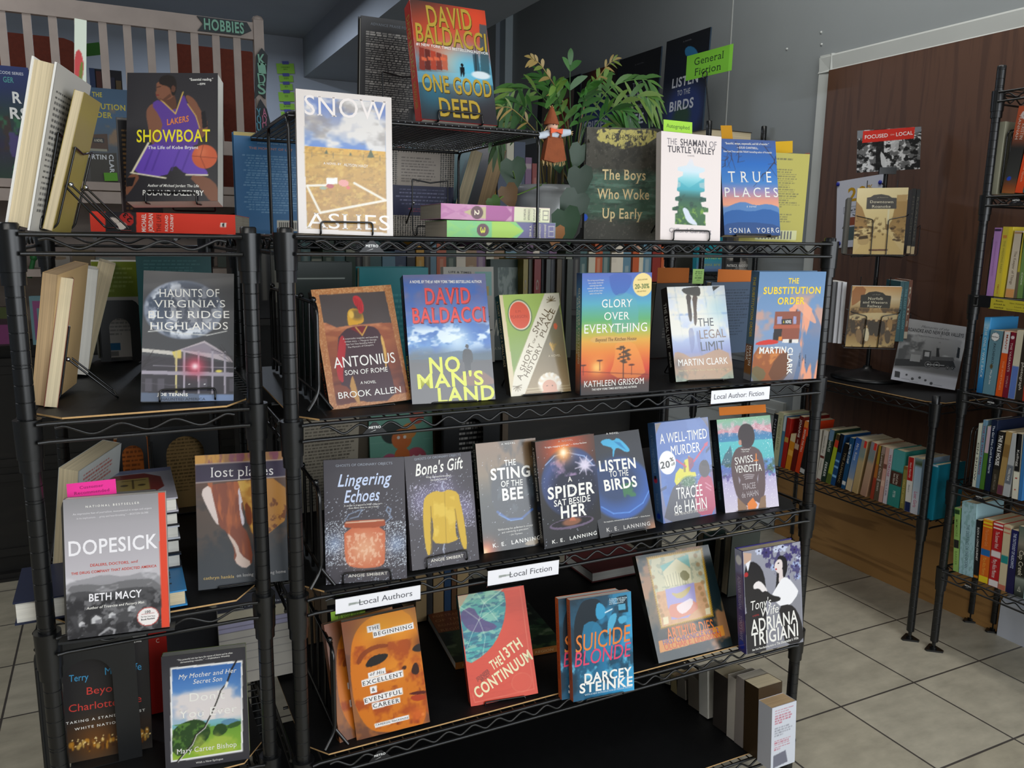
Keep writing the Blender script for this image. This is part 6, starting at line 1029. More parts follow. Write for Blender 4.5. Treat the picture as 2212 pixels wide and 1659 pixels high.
x, y, z, yaw, lean, roll, w, h = P['dopesick']; u, v, n = rframe(yaw, lean, roll); o.matrix_world = mx(u, v, n, np.array((x, y, z))-u*.008-n*.034); tag(o, 'grey rounded metal plate standing behind the thick grey paperback', 'bookend')
b = MB(); b.box((-.012, -.005, -.036), (.148, -.0015, .004), lin('#161718')); o = b.build('shelf_bracket', PLATE, None, mx(u, v, n, (x, y, z))); tag(o, 'black plate carrying the thick grey paperback in front of the shelf', 'bracket')
# lying stack on the third tier of the narrow unit
def lying(name, label, x, y, z, w, d, t, yaw, cover, pages='cream', hard=True, top=None, mode='foreflat', group=None, face=None):
    u, v, n = rframe(yaw, 0, 0); B = np.array((x, y, z)); fa = None
    if face: fa = Art(w, t, cover); face(fa)
    o = book(name, label, u, v, n, B, w, t, d, mode, fa, None, hard, cover, pages, group=group)
    if top: a = Art(w, d, cover); top(a); mb = MB(); a.put(mb, lambda p: p); mb.build('top_print', SATIN, o, o.matrix_world.inverted() @ mx(u, -n, v, B+v*(t+.0003)))
    return o
zs = .7565; gs = 'books in the lying stack beside the thick grey paperback'
def c_sud(a):
    for k, t in enumerate(('SUDDEN', 'SPRING')): a.t.append((t, np.array((a.w*(.80-.24*k), a.h*.52)), a.h*.8, a.w*.15, -math.pi/2, lin('#16324a'), 'b', 0, 0))
lying('hardcover_book', 'light blue hardcover with dark capitals at the bottom of the lying stack', -.33, .028, zs, .157, .24, .028, 0, '#3f8fc8', 'cream', True, c_sud, group=gs); zs += .0285
for k, (t, c, lb) in enumerate(((.026, '#1d2a3a', 'second from the bottom of the lying stack, white page edges'), (.026, '#17181a', 'third from the bottom of the lying stack, black boards'), (.024, '#c9ccd4', 'fourth from the bottom of the lying stack, pale boards'), (.024, '#1b1d24', 'fifth from the bottom of the lying stack, dark boards'))):
    lying('hardcover_book', lb, -.33, .125, zs, .157, .2, t, 0, c, 'white', True, group=gs); zs += t+.0005
def c_top(a): a.rect(0, 0, 1, .12, '#8a90b0'); a.poly([(.22,.16),(.86,.14),(.9,.8),(.3,.86)], '#8a3a34', 1, 1); a.rect(.4, .3, .74, .68, '#b9a05a'); a.line([(.57,.34),(.57,.62)], .02, '#5a4a2a'); a.line([(.46,.36),(.7,.36)], .02, '#5a4a2a'); a.ell(.48,.5,.04,.04,'#5a4a2a',.3); a.ell(.66,.52,.04,.04,'#5a4a2a',.3)
lying('hardcover_book', 'pale book with a dark red picture, topmost of the lying stack', -.33, .125, zs, .157, .2, .026, 0, '#b9b6c0', 'white', True, c_top, group=gs)
lying('hardcover_book', 'navy hardcover lying at the far left, sticking out behind the left post', -.42, .06, .7565, .17, .15, .038, 0, '#1f2740', 'white', True)
# bottom tier of the narrow unit
def c_dr(a):
    a.rect(0, 0, 1, .2, '#161a2e'); a.tx('Dr. Stephen Massey', .25, .155, .95, .155, .028, '#c9c9d4', 'r'); a.rect(0, .2, 1, .32, '#c9bfa4'); a.rect(0, .32, 1, .42, '#b9b4d0'); a.rect(0, .42, 1, 1, '#cfc8bc')
    for y in (.32, .37, .42, .5, .58, .66, .74, .88): a.line([(0, y), (1, y)], .006 if y < .45 or y > .8 else .003, '#3a3640', .8)
backb('paperback_book', 'pale ruled book with a navy top band, standing far back by the post', 470, 640, 1300, .28, .452, .016, '#cfc8bc', c_dr, 'front', lean=.15, pages='white')
backb('hardcover_book', 'red hardcover standing behind the torchlit black hardcover', 300, 358, 1362, .24, .452, .03, '#a8241e', lambda a: a.tx('C', .6, .1, .72, .1, .05, '#e6c8b8', 'rs'), 'front', True)
# backward books on the wide unit
B2z, B3z, B4z = 1.0625, .7575, .4445
backb('hardcover_book', 'charcoal book back with one white line, behind the helmet book', 636, 757, 566, .40, B2z, .03, '#26302c', lambda a: (a.line([(0, .14), (.86, .14)], .02, '#a9b0a8'),), hard=True, lean=-.05)
backb('hardcover_book', 'teal back cover behind the helmet book and the blue hardcover', 773, 921, 578, .40, B2z, .03, '#1f7f86', txt_back('#58a5a8', 10, .2, .25, .85, .8), hard=True, lean=-.05)
def c_pic(a): a.rect(.62, .05, .96, .3, '#7fb0a8'); a.ell(.75, .14, .09, .09, '#c9502f', .1); a.rect(.7, .2, .9, .3, '#b9a05a'); a.line([(.4,.5),(.9,.52)], .02, '#222222'); a.line([(.5,.7),(.95,.66)], .02, '#222222'); a.tx('LIFE & TIMES', .1, .05, .55, .06, .02, '#333333', 'x')
backb('paperback_book', 'white book with a small bright picture behind the blue hardcover', 962, 1071, 577, .44, B2z, .02, '#b9b4a8', c_pic, 'front', lean=.06)
def c_dkg(a): a.rect(.25, .08, .92, .42, '#4a5a54'); a.cloud('#8a948c', 6, 8, .5, .62, .8, 4, a.inside([(.25,.08),(.92,.08),(.92,.42),(.25,.42)])); a.line([(.1,.75),(.18,.6),(.22,.75),(.35,.6),(.4,.8)], .03, '#b9b4a0'); a.tx('A NOVEL BY MI', .1, .88, .9, .88, .03, '#9aa08c', 'rs')
backb('hardcover_book', 'dark green framed book with pale script behind the green and tan paperback', 1064, 1128, 560, .46, B2z, .03, '#26382f', c_dkg, 'front', True, lean=.05)
gl = 'spines in the second tier behind the red disc book'
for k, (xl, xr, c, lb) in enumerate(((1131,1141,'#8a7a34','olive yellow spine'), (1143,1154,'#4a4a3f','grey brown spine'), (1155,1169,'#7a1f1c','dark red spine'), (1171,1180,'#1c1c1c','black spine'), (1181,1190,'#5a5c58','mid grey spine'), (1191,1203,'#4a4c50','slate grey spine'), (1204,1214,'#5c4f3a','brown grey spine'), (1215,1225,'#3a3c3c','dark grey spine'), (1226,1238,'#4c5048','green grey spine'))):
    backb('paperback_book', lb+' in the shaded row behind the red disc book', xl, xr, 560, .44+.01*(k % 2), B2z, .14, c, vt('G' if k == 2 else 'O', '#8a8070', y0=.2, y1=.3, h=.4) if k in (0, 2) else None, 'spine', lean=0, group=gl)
backb('hardcover_book', 'black book back with an orange card, behind the gap left of the bright legs book', 1409, 1487, 611, .36, B2z, .025, '#1f1d1c', txt_back('#8a8378', 4, .3, .6, .9, .75), hard=True, lean=-.1)
backb('hardcover_book', 'blue grey back cover between the bright legs book and the brick shop hardcover', 1527, 1624, 609, .36, B2z, .025, '#4a5a70', txt_back('#2c3644', 18, .1, .1, .92, .8), hard=True, lean=-.1)
def pcard(name, label, cat, P4, Y, art, m=None, n=None, P0=None, th=.0006, group=None):
    """sheet whose corners (bottom left, bottom right, top left) are pixels on the plane y = Y, or on the given plane"""
    n = np.array((0, -1., 0)) if n is None else n; P0 = (0, Y, 0) if P0 is None else P0
    return card(name, label, cat, [onp(*q, P0, n) for q in P4], lambda w, h: art(Art(w, h)), th, m, 0, group)
def flat(col, *tx):
    def f(a):
        a.mix(np.ones(a.X.shape), col)
        for t in tx: a.tx(*t)
        return a
    return f
pcard('card_slip', 'orange card sticking up behind the gap left of the bright legs book', 'card', [(1419, 612), (1487, 612), (1411, 578)], .35, flat('#b5652a')); pcard('card_slip', 'orange card sticking up above the blue grey back cover', 'card', [(1549, 610), (1622, 612), (1543, 581)], .35, flat('#c97030'))
pcard('note', 'small light green note on a clip above the bright legs book', 'note', [(1495, 613), (1519, 613), (1496, 581)], .16, lambda a: flat('#a9cf78')(a).body(.2, .15, .85, .85, 5, '#4a6a3a', 2, .8, True))
b = MB(); A = on(1507, 614, 'y', .162); b.tube([(A[0], .163, 1.064), (A[0], .163, A[2])], .0012, n=6); tag(b.build('note_holder', WIRE), 'thin wire holding the light green note above the bright legs book', 'holder')
# third tier, back row
backb('paperback_book', 'text covered cream back page tilted behind the jar book', 640, 768, 905, .40, B3z, .015, '#b5ab98', txt_back('#4a443c', 26, .08, .05, .94, .95, 5), 'back', lean=-.15, yaw=.05)
def c_mint(a):
    for k in range(14): t = k*.45; a.line([(.55+.3*math.cos(t), .4+.25*math.sin(t)), (.55+.6*math.cos(t), .4+.5*math.sin(t))], .006, '#9fd0b8', .6)
    for x, y, r, c in ((.35,.3,.17,'#1d2a24'), (.5,.38,.16,'#d9712c'), (.75,.15,.12,'#c9502f'), (.62,.3,.12,'#d98a3a'), (.3,.62,.14,'#c95a7a'), (.72,.6,.17,'#c95a6a'), (.5,.55,.12,'#d9712c'), (.85,.65,.1,'#b94a6a'), (.2,.85,.1,'#c97a8a'), (.7,.85,.12,'#c96a7a')): a.ell(x, y, r, r, c, .1)
    for x, y in ((.45,.36),(.55,.36),(.68,.58),(.78,.58)): a.ell(x, y, .025, .025, '#f0e6d8', .2)
backb('hardcover_book', 'mint green book with orange and pink round shapes behind the cardigan book', 800, 938, 880, .42, B3z, .02, '#6fae96', c_mint, 'front', True, lean=.08)
for k, (xl, xr, c, lb) in enumerate(((770, 798, '#5a5040', 'brown grey spine between the cream page and the mint book'), (940, 956, '#6a4a22', 'brown spine right of the mint green book'), (1086, 1098, '#7a6a58', 'tan spine right of the black bookend, third tier'))): backb('paperback_book', lb, xl, xr, 890, .44, B3z, .14, c, None, 'spine', lean=0)
bookend('black bookend with an arch showing white text, behind the cardigan and planet books', 955, 1080, 872, .38, B3z, .42, .82)
backb('paperback_book', 'black back cover with white text framed by a bookend, third tier', 958, 1080, 872, .42, B3z, .015, '#151515', txt_back('#c9c4bc', 14, .25, .12, .75, .9, 6, None, .9), lean=-.02)
def c_ot(a): a.grad([(0, '#8fa08a'), (.5, '#7a9a90'), (1, '#b9b4a0')]); a.poly([(.3,.5),(.9,.35),(.95,.8),(.4,.9)], '#c9502f', .9, 1)
lying('paperback_book', 'teal and orange picture book lying far back on the third tier', .60, .40, .7575, .17, .16, .05, .25, '#7a9a90', 'white', False, c_ot)
# fourth tier, back row and lying landscape book
gf = 'page edges in the back row of the fourth tier'
for k, (xl, xr, c, pg) in enumerate(((660,676,'#6a5238','grey'), (677,690,'#4a3a2a','tan'), (691,704,'#5a4c3c','grey'), (898,921,'#b59a70','cream'), (922,934,'#3a3a3a','grey'), (936,958,'#a58a62','cream'), (960,974,'#2f4a6a','white'), (976,986,'#6a4a30','tan'), (988,1012,'#b59a70','cream'))):
    backb('paperback_book', ('brown', 'dark brown', 'grey brown', 'cream wide', 'dark', 'tan wide', 'white with blue board', 'narrow brown', 'rightmost cream')[k]+' page edges in the back row of the fourth tier', xl, xr, 1225, .40, B4z, .13, c, None, 'fore', pages=pg, lean=0, group=gf)
def c_land(a): a.grad([(0, '#1f3a2c'), (.5, '#2c4a30'), (1, '#3a4a2a')]); a.cloud('#6a7a5a', 8, 10, .5, .62, .9, 4); a.cloud('#12201a', 6, 8, .5, .6, .8, 6); a.rect(0, 0, .34, .42, '#8a4a24'); [a.tx(t, .03, .08+.1*k, .3, .08+.1*k, .05, '#c98a5a', 'rs') for k, t in enumerate(('PORTRAIT', 'OF THE', 'ROANOKE', 'REGION'))]; a.tx('County of Roanoke', .55, .2, .95, .2, .05, '#9ab0c0', 'r', .2)
lying('picture_book', 'landscape book of trees lying flat behind the orange mosaic book', .359, .165, .4425, .255, .24, .016, -.1, '#8a5a2c', 'white', False, c_land, 'spineflat', None, lambda a: (a.mix(np.ones(a.X.shape), '#9a602c'), a.tx('PORTRAIT OF THE ROANOKE REGION', .06, .5, .9, .5, .4, '#c9a878', 'rs')))
lying('hardcover_book', 'white paged book lying at the back of the fourth tier under the globe books', .86, .42, B4z, .2, .15, .03, 0, '#6a3030', 'white', True)
for k in range(3): backb('hardcover_book', ('dark green book back behind the framed gold collage', 'dark grey book back behind the lilac spined hardcover', 'grey paged book behind the lilac spined hardcover')[k], (1520, 1558, 1580)[k], (1566, 1600, 1640)[k], (1150, 1165, 1158)[k], (.30, .26, .20)[k], B4z, .03, ('#20302c', '#2c2e2c', '#3a3f3a')[k], None, 'back', True, lean=-.02)
# top of the wide unit, back row
T1 = 1.3605
def c_blue(a): a.rect(0, 0, 1, .035, '#c9b46a'); a.tx('PRAISE FOR THE', .32, .1, .72, .1, .012, '#9ab8c8', 'r'); a.tx('THE MOMENT OF LIFT', .2, .15, .8, .15, .024, '#c98a6a', 'r'); a.body(.1, .22, .92, .8, 24, '#8ab0cc', 3, .7, True); a.rect(.55, .86, .95, .97, '#c9c4b4'); [a.rect(.58+k*.028, .88, .594+k*.028, .95, '#222222') for k in range(11)]
backb('hardcover_book', 'blue back cover with a barcode at the rear between the two units', 503, 660, 284, .46, T1, .025, '#2f6a9a', c_blue, 'back', True, 'white', lean=-.03)
backb('hardcover_book', 'dark framed back of a book just left of the basketball player book', 250, 340, 256, .40, T1, .02, '#1d1c1e', lambda a: (a.rect(0, 0, 1, .02, '#8a8a88'), a.rect(0, 0, .03, 1, '#6a6a6a'), a.body(.1, .1, .3, .9, 20, '#8a6a3a', 3)), 'back', True, lean=-.1)
def c_dots(a):
    a.mix(np.ones(a.X.shape), '#b9aea0'); i = (np.floor(a.X*26)+2*np.floor(a.Y*44)) % 2; a.mix(((np.hypot(a.X*26 % 1-.5, a.Y*44 % 1-.5) < .38))*1.0, '#22201f'); a.rect(.12, .05, .78, .42, '#b5a89a'); a.body(.18, .1, .74, .4, 9, '#5a504a', 5); a.rect(0, .42, 1, .76, '#1d2048'); a.body(.1, .46, .9, .66, 5, '#9a9ab8', 6, .8, True, .3); a.body(.25, .68, .8, .73, 2, '#b8384a', 7, .8, True)
backb('hardcover_book', 'dotted book with a navy band standing under the wire rack', 838, 978, 318, .48, T1, .025, '#b9aea0', c_dots, 'back', True, lean=-.06)
leanb('paperback_book', 'teal covered book leaning edge-on under the wire rack', (986, 440), (1019, 329), .03, .46, T1, .13, cover='#3f7f80', pages='cream')
leanb('paperback_book', 'brown paged book leaning edge-on right of the teal one under the rack', (1034, 440), (1066, 322), .036, .47, T1, .13, cover='#6a5a48', pages='tan')
easel('black wire easel standing behind the rack legs before the dotted book', (1, 0, 0), (0, 0, 1), (0, -1, 0), (.33, .40, T1+.003), .14, .02, T1, .12)
def c_yel(a): a.mix(np.ones(a.X.shape), '#b0a63f'); a.body(.3, .06, .75, .13, 2, '#4a4620', 3); a.body(.06, .18, .92, .62, 18, '#5c5828', 5); a.body(.1, .68, .9, .82, 5, '#5c5828', 6); a.rect(.25, .87, .9, .98, '#c9c890'); [a.rect(.3+k*.05, .88, .32+k*.05, .97, '#3a3a44') for k in range(11)]
a_ = Art(.019, .205, '#e59a94', cell=.002); vt('THE SALTER LINE', '#c9605a', y0=.2, y1=.8, h=.4)(a_)
backb('paperback_book', 'yellow back cover with a pink spine at the right end of the top tier', 1608, 1727, 327, .16, T1, .022, '#c9b84a', c_yel, 'back', False, 'cream', lean=-.02, side=a_, yaw=-.2)
# advance-praise book on the rack, and the rack itself
def c_adv(a): a.tx('ADVANCE PRAISE FOR', .14, .055, .72, .055, .022, '#5a6068', 'b'); a.body(.08, .12, .95, .97, 44, '#b5b0a8', 9, .85, False, .4)
backb('hardcover_book', 'black back cover full of white text standing on the wire rack', 772, 912, 40, .33, 1.557, .022, '#201f1f', c_adv, 'back', True, 'white', lean=-.12)
easel('black wire easel behind the text covered book on the rack', (1, 0, 0), (0, 0, 1), (0, -1, 0), (.245, .28, 1.557), .1, .01, 1.556, .12)
r = thing('wire_rack', 'black mesh topped wire rack raised on the top tier', 'rack', Matrix.Translation((.02, .05, T1))); z = 1.552-T1; w, d = .455, .39
m = MB()
for k in range(38): x = w*k/37; m.tube([(x, 0, z), (x, d, z)], .0011, n=5)
for k in range(32): y = d*k/31; m.tube([(0, y, z+.0018), (w, y, z+.0018)], .0011, n=5)
m.build('mesh_deck', WIRE, r)
for nm, pts in (('side_frame', [(0, .185, 0), (0, .185, z-.004), (0, .0, z-.004), (0, 0, 0)]), ('side_frame', [(w, 0, 0), (w, 0, z-.004), (w, d, z-.004), (w, d, 0)])): m = MB(); m.tube(pts, .003, n=8, fillet=.02); m.build(nm, WIRE, r)
for y in (0, d): m = MB(); m.tube([(0, y, z-.004), (w, y, z-.004)], .003, n=8); m.build('cross_bar', WIRE, r)
# slips and signs on the shelves
def onbook(key, off=.001):
    x, y, z, yaw, lean, roll, w, h = P[key]; u, v, n = rframe(yaw, lean, roll); return np.array((x, y, z))+n*off, n
P0, n = onbook('dopesick', -.034); pcard('card_slip', 'bright pink recommendation card above the thick grey paperback', 'card', [(146, 1078), (252, 1066), (141, 1046)], 0, flat('#f0389a', ('Customer', .26, .33, .74, .33, .2, '#8a2460', 'rs'), ('Recommended', .14, .68, .86, .68, .2, '#8a2460', 'rs')), n=n, P0=P0)
P0, n = onbook('shaman', -.022); pcard('card_slip', 'lime green card sticking up behind the white pagoda book', 'card', [(1433, 283), (1495, 289), (1433, 258)], 0, flat('#a8dc4a', ('Autographed', .1, .48, .9, .5, .36, '#5a7a3a', 'r')), n=n, P0=P0)
P0, n = onbook('swiss', -.032); pcard('card_slip', 'blank orange card standing behind the brown coat figure book', 'card', [(1554, 898), (1655, 891), (1554, 880)], 0, flat('#e5822f'), n=n, P0=P0)
P0, n = onbook('true', -.024); pcard('card_slip', 'mustard card sticking up behind the blue dusk book', 'card', [(1559, 301), (1583, 301), (1553, 271)], 0, flat('#c98f1f'), n=n, P0=P0); pcard('card_slip', 'mustard card above the yellow back cover', 'card', [(1674, 332), (1712, 330), (1674, 306)], .182, flat('#d3a51f'))
P0, n = onbook('begin2', -.02); pcard('card_slip', 'lime green card cut off behind the orange mask books', 'card', [(716, 1349), (790, 1334), (712, 1320)], 0, flat('#a8d84a', ('If you like', .2, .55, .85, .5, .3, '#4a5a2a', 'rs')), n=n, P0=P0)
pcard('paper_sheet', 'green paper lying behind the rod divider on the fourth tier', 'paper', [(668, 1582), (724, 1562), (668, 1504)], .22, flat('#5fae3f'))
pcard('paper_sheet', 'leaf patterned paper strip standing behind the big white hardcover', 'paper', [(160, 192), (186, 196), (186, 44)], .20, lambda a: (flat('#c9d2c4')(a).poly([(0,.5),(.5,.4),(.9,.7),(.3,1),(0,.9)], '#b9484a', 1, 1).poly([(.3,1),(.5,.6),(.75,.6),(.6,1)], '#6a7a3a', 1, 1)))
def shelf_sign(label, tl, tr, bl, txt, z0, arrow, x0):
    A, B_, C_ = (on(*q, 'y', -.024) for q in (bl, (tr[0]+bl[0]-tl[0], tr[1]+bl[1]-tl[1]), tl)); w = np.linalg.norm(B_-A); u = (B_-A)/w; v = C_-A; v = v-u*np.dot(u, v); h = np.linalg.norm(v); v /= h; n = np.cross(u, v)
    r = thing('shelf_label', label, 'sign', mx(u, v, n, A), 'printed shelf labels'); a = Art(w, h, '#f1f0f4'); a.tx(txt, x0, .52, .9, .52, .34, '#5a5a60', 'r')
    if arrow: a.poly([(.15,.48),(.33,.5),(.33,.56),(.15,.62)], '#9aa09a')
    m = MB(); m.box((0, 0, -.0006), (w, h, 0), lin('#f1f0f4')); a.put(m, lambda p: p); m.build('paper', PAPER, r)
    m = MB(); m.box((-.001, h-.004, -.004), (w+.001, h+.001, .0016), lin('#5a5a60')); m.box((-.001, -.002, -.001), (w+.001, .001, .0016), lin('#8a8a90')); m.build('clear_holder', CLEAR, r)
CLEAR, nt_, b_ = nodes('clear plastic'); b_.inputs['Transmission Weight'].default_value = 1; b_.inputs['Roughness'].default_value = .05; b_.inputs['IOR'].default_value = 1.1
vt_ = nt_.nodes.new('ShaderNodeAttribute'); vt_.attribute_name = 'Col'; nt_.links.new(vt_.outputs['Color'], b_.inputs['Base Color'])
shelf_sign('white label on the second tier edge below the brick shop hardcover', (1534, 840), (1660, 829), (1535, 874), 'Local Author: Fiction', 0, False, .05)
shelf_sign('white label on the third tier edge below the jar book', (722, 1290), (905, 1257), (725, 1328), 'Local Authors', 0, True, .27)
shelf_sign('white label on the third tier edge below the globe books', (1052, 1229), (1205, 1203), (1053, 1267), 'Local Fiction', 0, True, .30)
# ---------------------------------------------------------------- spine-out rows
def row(items, X, zs, s, depth, group, mode='spine', d0=.14):
    """books seen spine on (or page edge on) in the plane x = X, read from the photograph: bottom left, bottom right, top left in crop s"""
    n = np.array((-1., 0, 0)); ox, oy, k = s
    for it in items:
        (bl, br, tl, cov, lab), ex = it[:5], it[5] if len(it) > 5 else {}
        a, b_, c = (onp(ox+q[0]*k, oy+q[1]*k, (X, 0, 0), n) for q in (bl, br, tl)); v = unit((0, c[1]-a[1], c[2]-a[2])); u = np.cross(v, n); w = max(.008, abs(np.dot(b_-a, u))); h = np.linalg.norm(c-a); B = np.array((X+ex.get('in_', 0), a[1], zs))
        if u[2] < 0: B[2] -= w*u[2]
        art = Art(w, h, cov, cell=.002); p = ex.get('p')
        if p: p(art)
        o = book('hardcover_book' if ex.get('hard') else 'paperback_book', lab, u, v, n, B, w, h, ex.get('d', d0), mode, art, None, ex.get('hard', False), cov, ex.get('pages', 'cream'), ex.get('m', SATIN), group)
        if ex.get('turn'):                                          # print on the board that faces the camera
            dd = ex.get('d', d0); q = Art(dd, h, '#cfd2da', cell=.002); ex['turn'](q); mb = MB(); q.put(mb, lambda p: p); mb.build('back_print', SATIN, o, o.matrix_world.inverted() @ mx(-n, v, u, B+u*(w+.0004)))
def bands(*L, t=()):
    """L: (from, to, colour) bands down the spine; t: vertical titles (text, colour, dict)"""
    def f(a):
        for y0, y1, c in L: a.rect(0, y0, 1, y1, c)
        for q in t: vt(*q[:2], **(q[2] if len(q) > 2 else {}))(a)
    return f
T = lambda s, c, y0=.1, y1=.7, h=.42, st='b', x=.5: (s, c, dict(y0=y0, y1=y1, h=h, st=st, x=x))
K7b, K8b, K6b, K5b, K4b, K3b = (1640, 840, .18077), (1820, 880, .14467), (2000, 880, .27712), (2000, 640, .18089), (2000, 460, .18089), (2000, 120, .217)
gd = 'spine out books on the low shelf by the plywood'
row([
 ((120,690),(172,708),(195,100),'#1f2225','charcoal spine, leftmost of the row on the low shelf', dict(p=bands(t=(T('NIGHT','#8a8f94'),)))),
 ((178,714),(238,718),(250,85),'#c4c39c','tall cream yellow spine on the low shelf', dict(p=bands(t=(T('THE GOOD EARTH','#8a8a60'),)))),
 ((240,720),(270,728),(318,110),'#4f7f9c','narrow steel blue spine right of the tall cream one', dict(p=bands((0,.3,'#c9d6d9')))),
 ((272,732),(318,740),(355,140),'#ac241b','bright red spine with a gold mark on the low shelf', dict(p=bands((.38,.48,'#c9a04a')))),
 ((325,744),(385,756),(400,330),'#d98a1f','shorter orange spine with flame shapes', dict(p=bands((0,.2,'#d9c8a0'),(.45,.6,'#f0b04a')))),
 ((388,760),(440,770),(505,105),'#651812','dark red spine with white vertical name', dict(p=bands((.5,.6,'#c9a88a'),t=(T('JOANNE','#e6dcd0',.06,.38,.45),T('HARRIS','#c9a89a',.42,.55,.3))))),
 ((445,775),(495,788),(565,160),'#d2401c','orange red spine with white capitals left of the post', dict(p=bands((0,.12,'#e58a3a'),t=(T('BEFORE THE FALL','#f0dcc8',.16,.6,.4),)))),
 ((498,780),(555,790),(590,340),'#1b1a1a','black spine with a small white label left of the post', dict(p=bands((.85,.97,'#c9c8c4')))),
 ((668,868),(700,882),(728,275),'#c9c3b6','off white spine directly right of the post', dict(p=bands(t=(T('Someone to love','#6a6058',.12,.5,.4,'rs'),)))),
 ((702,884),(750,897),(795,290),'#d3cdc0','off white spine with a dark red mark, second right of the post', dict(p=bands((.5,.55,'#6a3028'),(.97,1,'#6a2a26'),t=(T('Someone like that','#5a5048',.1,.45,.4,'rs'),T('Connelly','#8a8078',.6,.8,.3,'rs'))))),
 ((753,903),(808,915),(868,280),'#24382c','dark green spine with white capitals', dict(p=bands((0,.2,'#6a8aa8'),t=(T('NAPLES','#cfd6c8',.2,.42,.5),T('FERRER','#e0e4dc',.62,.9,.5))))),
 ((812,922),(865,938),(945,335),'#a6b82c','yellow green spine with a red top', dict(p=bands((0,.12,'#4a3a26'),(.12,.26,'#c9402c'),(.8,1,'#5a6a2a')))),
 ((868,940),(920,952),(990,330),'#1f4a7a','blue spine with pale dots and a navy top', dict(p=bands((0,.35,'#121a26'),(.5,.54,'#7ab0e0'),(.62,.66,'#7ab0e0'),(.8,.84,'#8ac0e8')))),
 ((925,962),(985,976),(1045,450),'#1a1714','short black spine with brown lettering', dict(p=bands(t=(T('THE ALMANAC','#8a7a5a',.2,.9,.4),)))),
], 2.185, .4405, K7b, .14, gd)
row([
 ((0,955),(55,972),(140,190),'#1c4c74','navy spine with white capitals, under the pale page tops', dict(p=bands((.85,.92,'#e0e0dc'),t=(T('WALTER STAMP','#dfe6ea',.12,.5,.5),)))),
 ((65,978),(150,1005),(232,195),'#4a6aa8','blue sky spine fading to sand', dict(p=lambda a: (a.grad([(0,'#2c54a0'),(.4,'#5a7fb4'),(.75,'#8a98ac'),(.8,'#c9b490'),(1,'#d3bd98')]), vt('Mrs. Rose','#dfe2e8',y0=.1,y1=.42,h=.4,st='rs')(a)))),
 ((158,1008),(240,1035),(315,225),'#b59a6c','tan landscape spine with a red square at its top, left of two alike', dict(p=lambda a: (a.grad([(0,'#8f8f8c'),(.3,'#7f8f88'),(.4,'#b5a078'),(1,'#b89a66')]), a.rect(.55,0,1,.13,'#d9382c')))),
 ((285,1045),(372,1070),(462,250),'#b08a6c','tan landscape spine with a red square at its top, right of two alike', dict(p=lambda a: (a.grad([(0,'#8f8890'),(.3,'#7a8a88'),(.4,'#b5967a'),(1,'#a8806a')]), a.rect(.55,0,1,.13,'#d9382c')))),
 ((435,1080),(483,1092),(575,280),'#9a3a26','thin gold and brick red spine', dict(p=bands((0,.35,'#a5862c'),(.35,.6,'#b06a2c')))),
 ((490,1100),(555,1120),(612,290),'#6a5442','brown spine with pale script', dict(p=bands((0,.13,'#9a8478'),(.6,.63,'#a39a90'),(.63,1,'#5a4c3c'),t=(T('Loving Clare','#d9d0c4',.14,.58,.45,'rs'),T('HORAN','#d9d0c4',.66,.82,.4,'rs'))))),
 ((560,1130),(612,1142),(680,315),'#c99a8c','dusty pink spine beside the brown script spine', dict(p=bands((.3,.38,'#7a4a40'),(.6,.7,'#d9b4a0')))),
 ((628,1140),(682,1156),(735,320),'#c9c0c4','white spine with pink capitals', dict(p=bands(t=(T('WILDROSE','#a8486a',.1,.5,.6),T('GILLER','#8a7a90',.56,.86,.45))))),
 ((690,1165),(862,1222),(800,330),'#2f8076','thick teal hardcover with a brown title block', dict(hard=True, p=bands((.38,.62,'#4a2c22'),(.0,.36,'#4f9a98'),t=(T('Land of the','#e6dccc',.42,.6,.2,'rs',.6),T('lost Island','#e6dccc',.42,.6,.2,'rs',.35),T('PETER','#cfe0dc',.72,.84,.22,'rs'))))),
 ((888,1160),(943,1175),(960,510),'#8a8040','olive spine right of the teal hardcover', dict(p=bands((0,.08,'#8a5a24'),(.97,1,'#3a2a1c'),t=(T('GIRLS OF NOTE','#c9b86a',.3,.85,.5),)))),
 ((950,1285),(1033,1305),(1018,470),'#e0dcd4','spine in red, white and navy bands', dict(p=bands((0,.43,'#b52420'),(.82,1,'#1f2c58'),t=(T('Nick Hornby','#f0e0dc',.1,.38,.35,'rs'),T('About a','#6a6a70',.5,.64,.3,'rs'))))),
 ((1042,1300),(1145,1316),(1128,470),'#aac4da','pale blue spine with pink script left of the slim post', dict(p=lambda a: (a.grad([(0,'#8fb0b8'),(.1,'#4a5a3a'),(.16,'#a9c8e0'),(.5,'#b9cfe2'),(.8,'#dfe0e8')]), vt('Lost Girls','#d04a80',y0=.6,y1=.88,h=.5,st='r')(a)))),
 ((1275,1320),(1375,1330),(1372,500),'#15788f','plain teal blue spine right of the slim post', dict(hard=True, p=bands((0,.03,'#c9d6e0')))),
], 2.185, .4405, K8b, .14, gd)
gc = 'spine out books on the tall bookcase at the right edge'
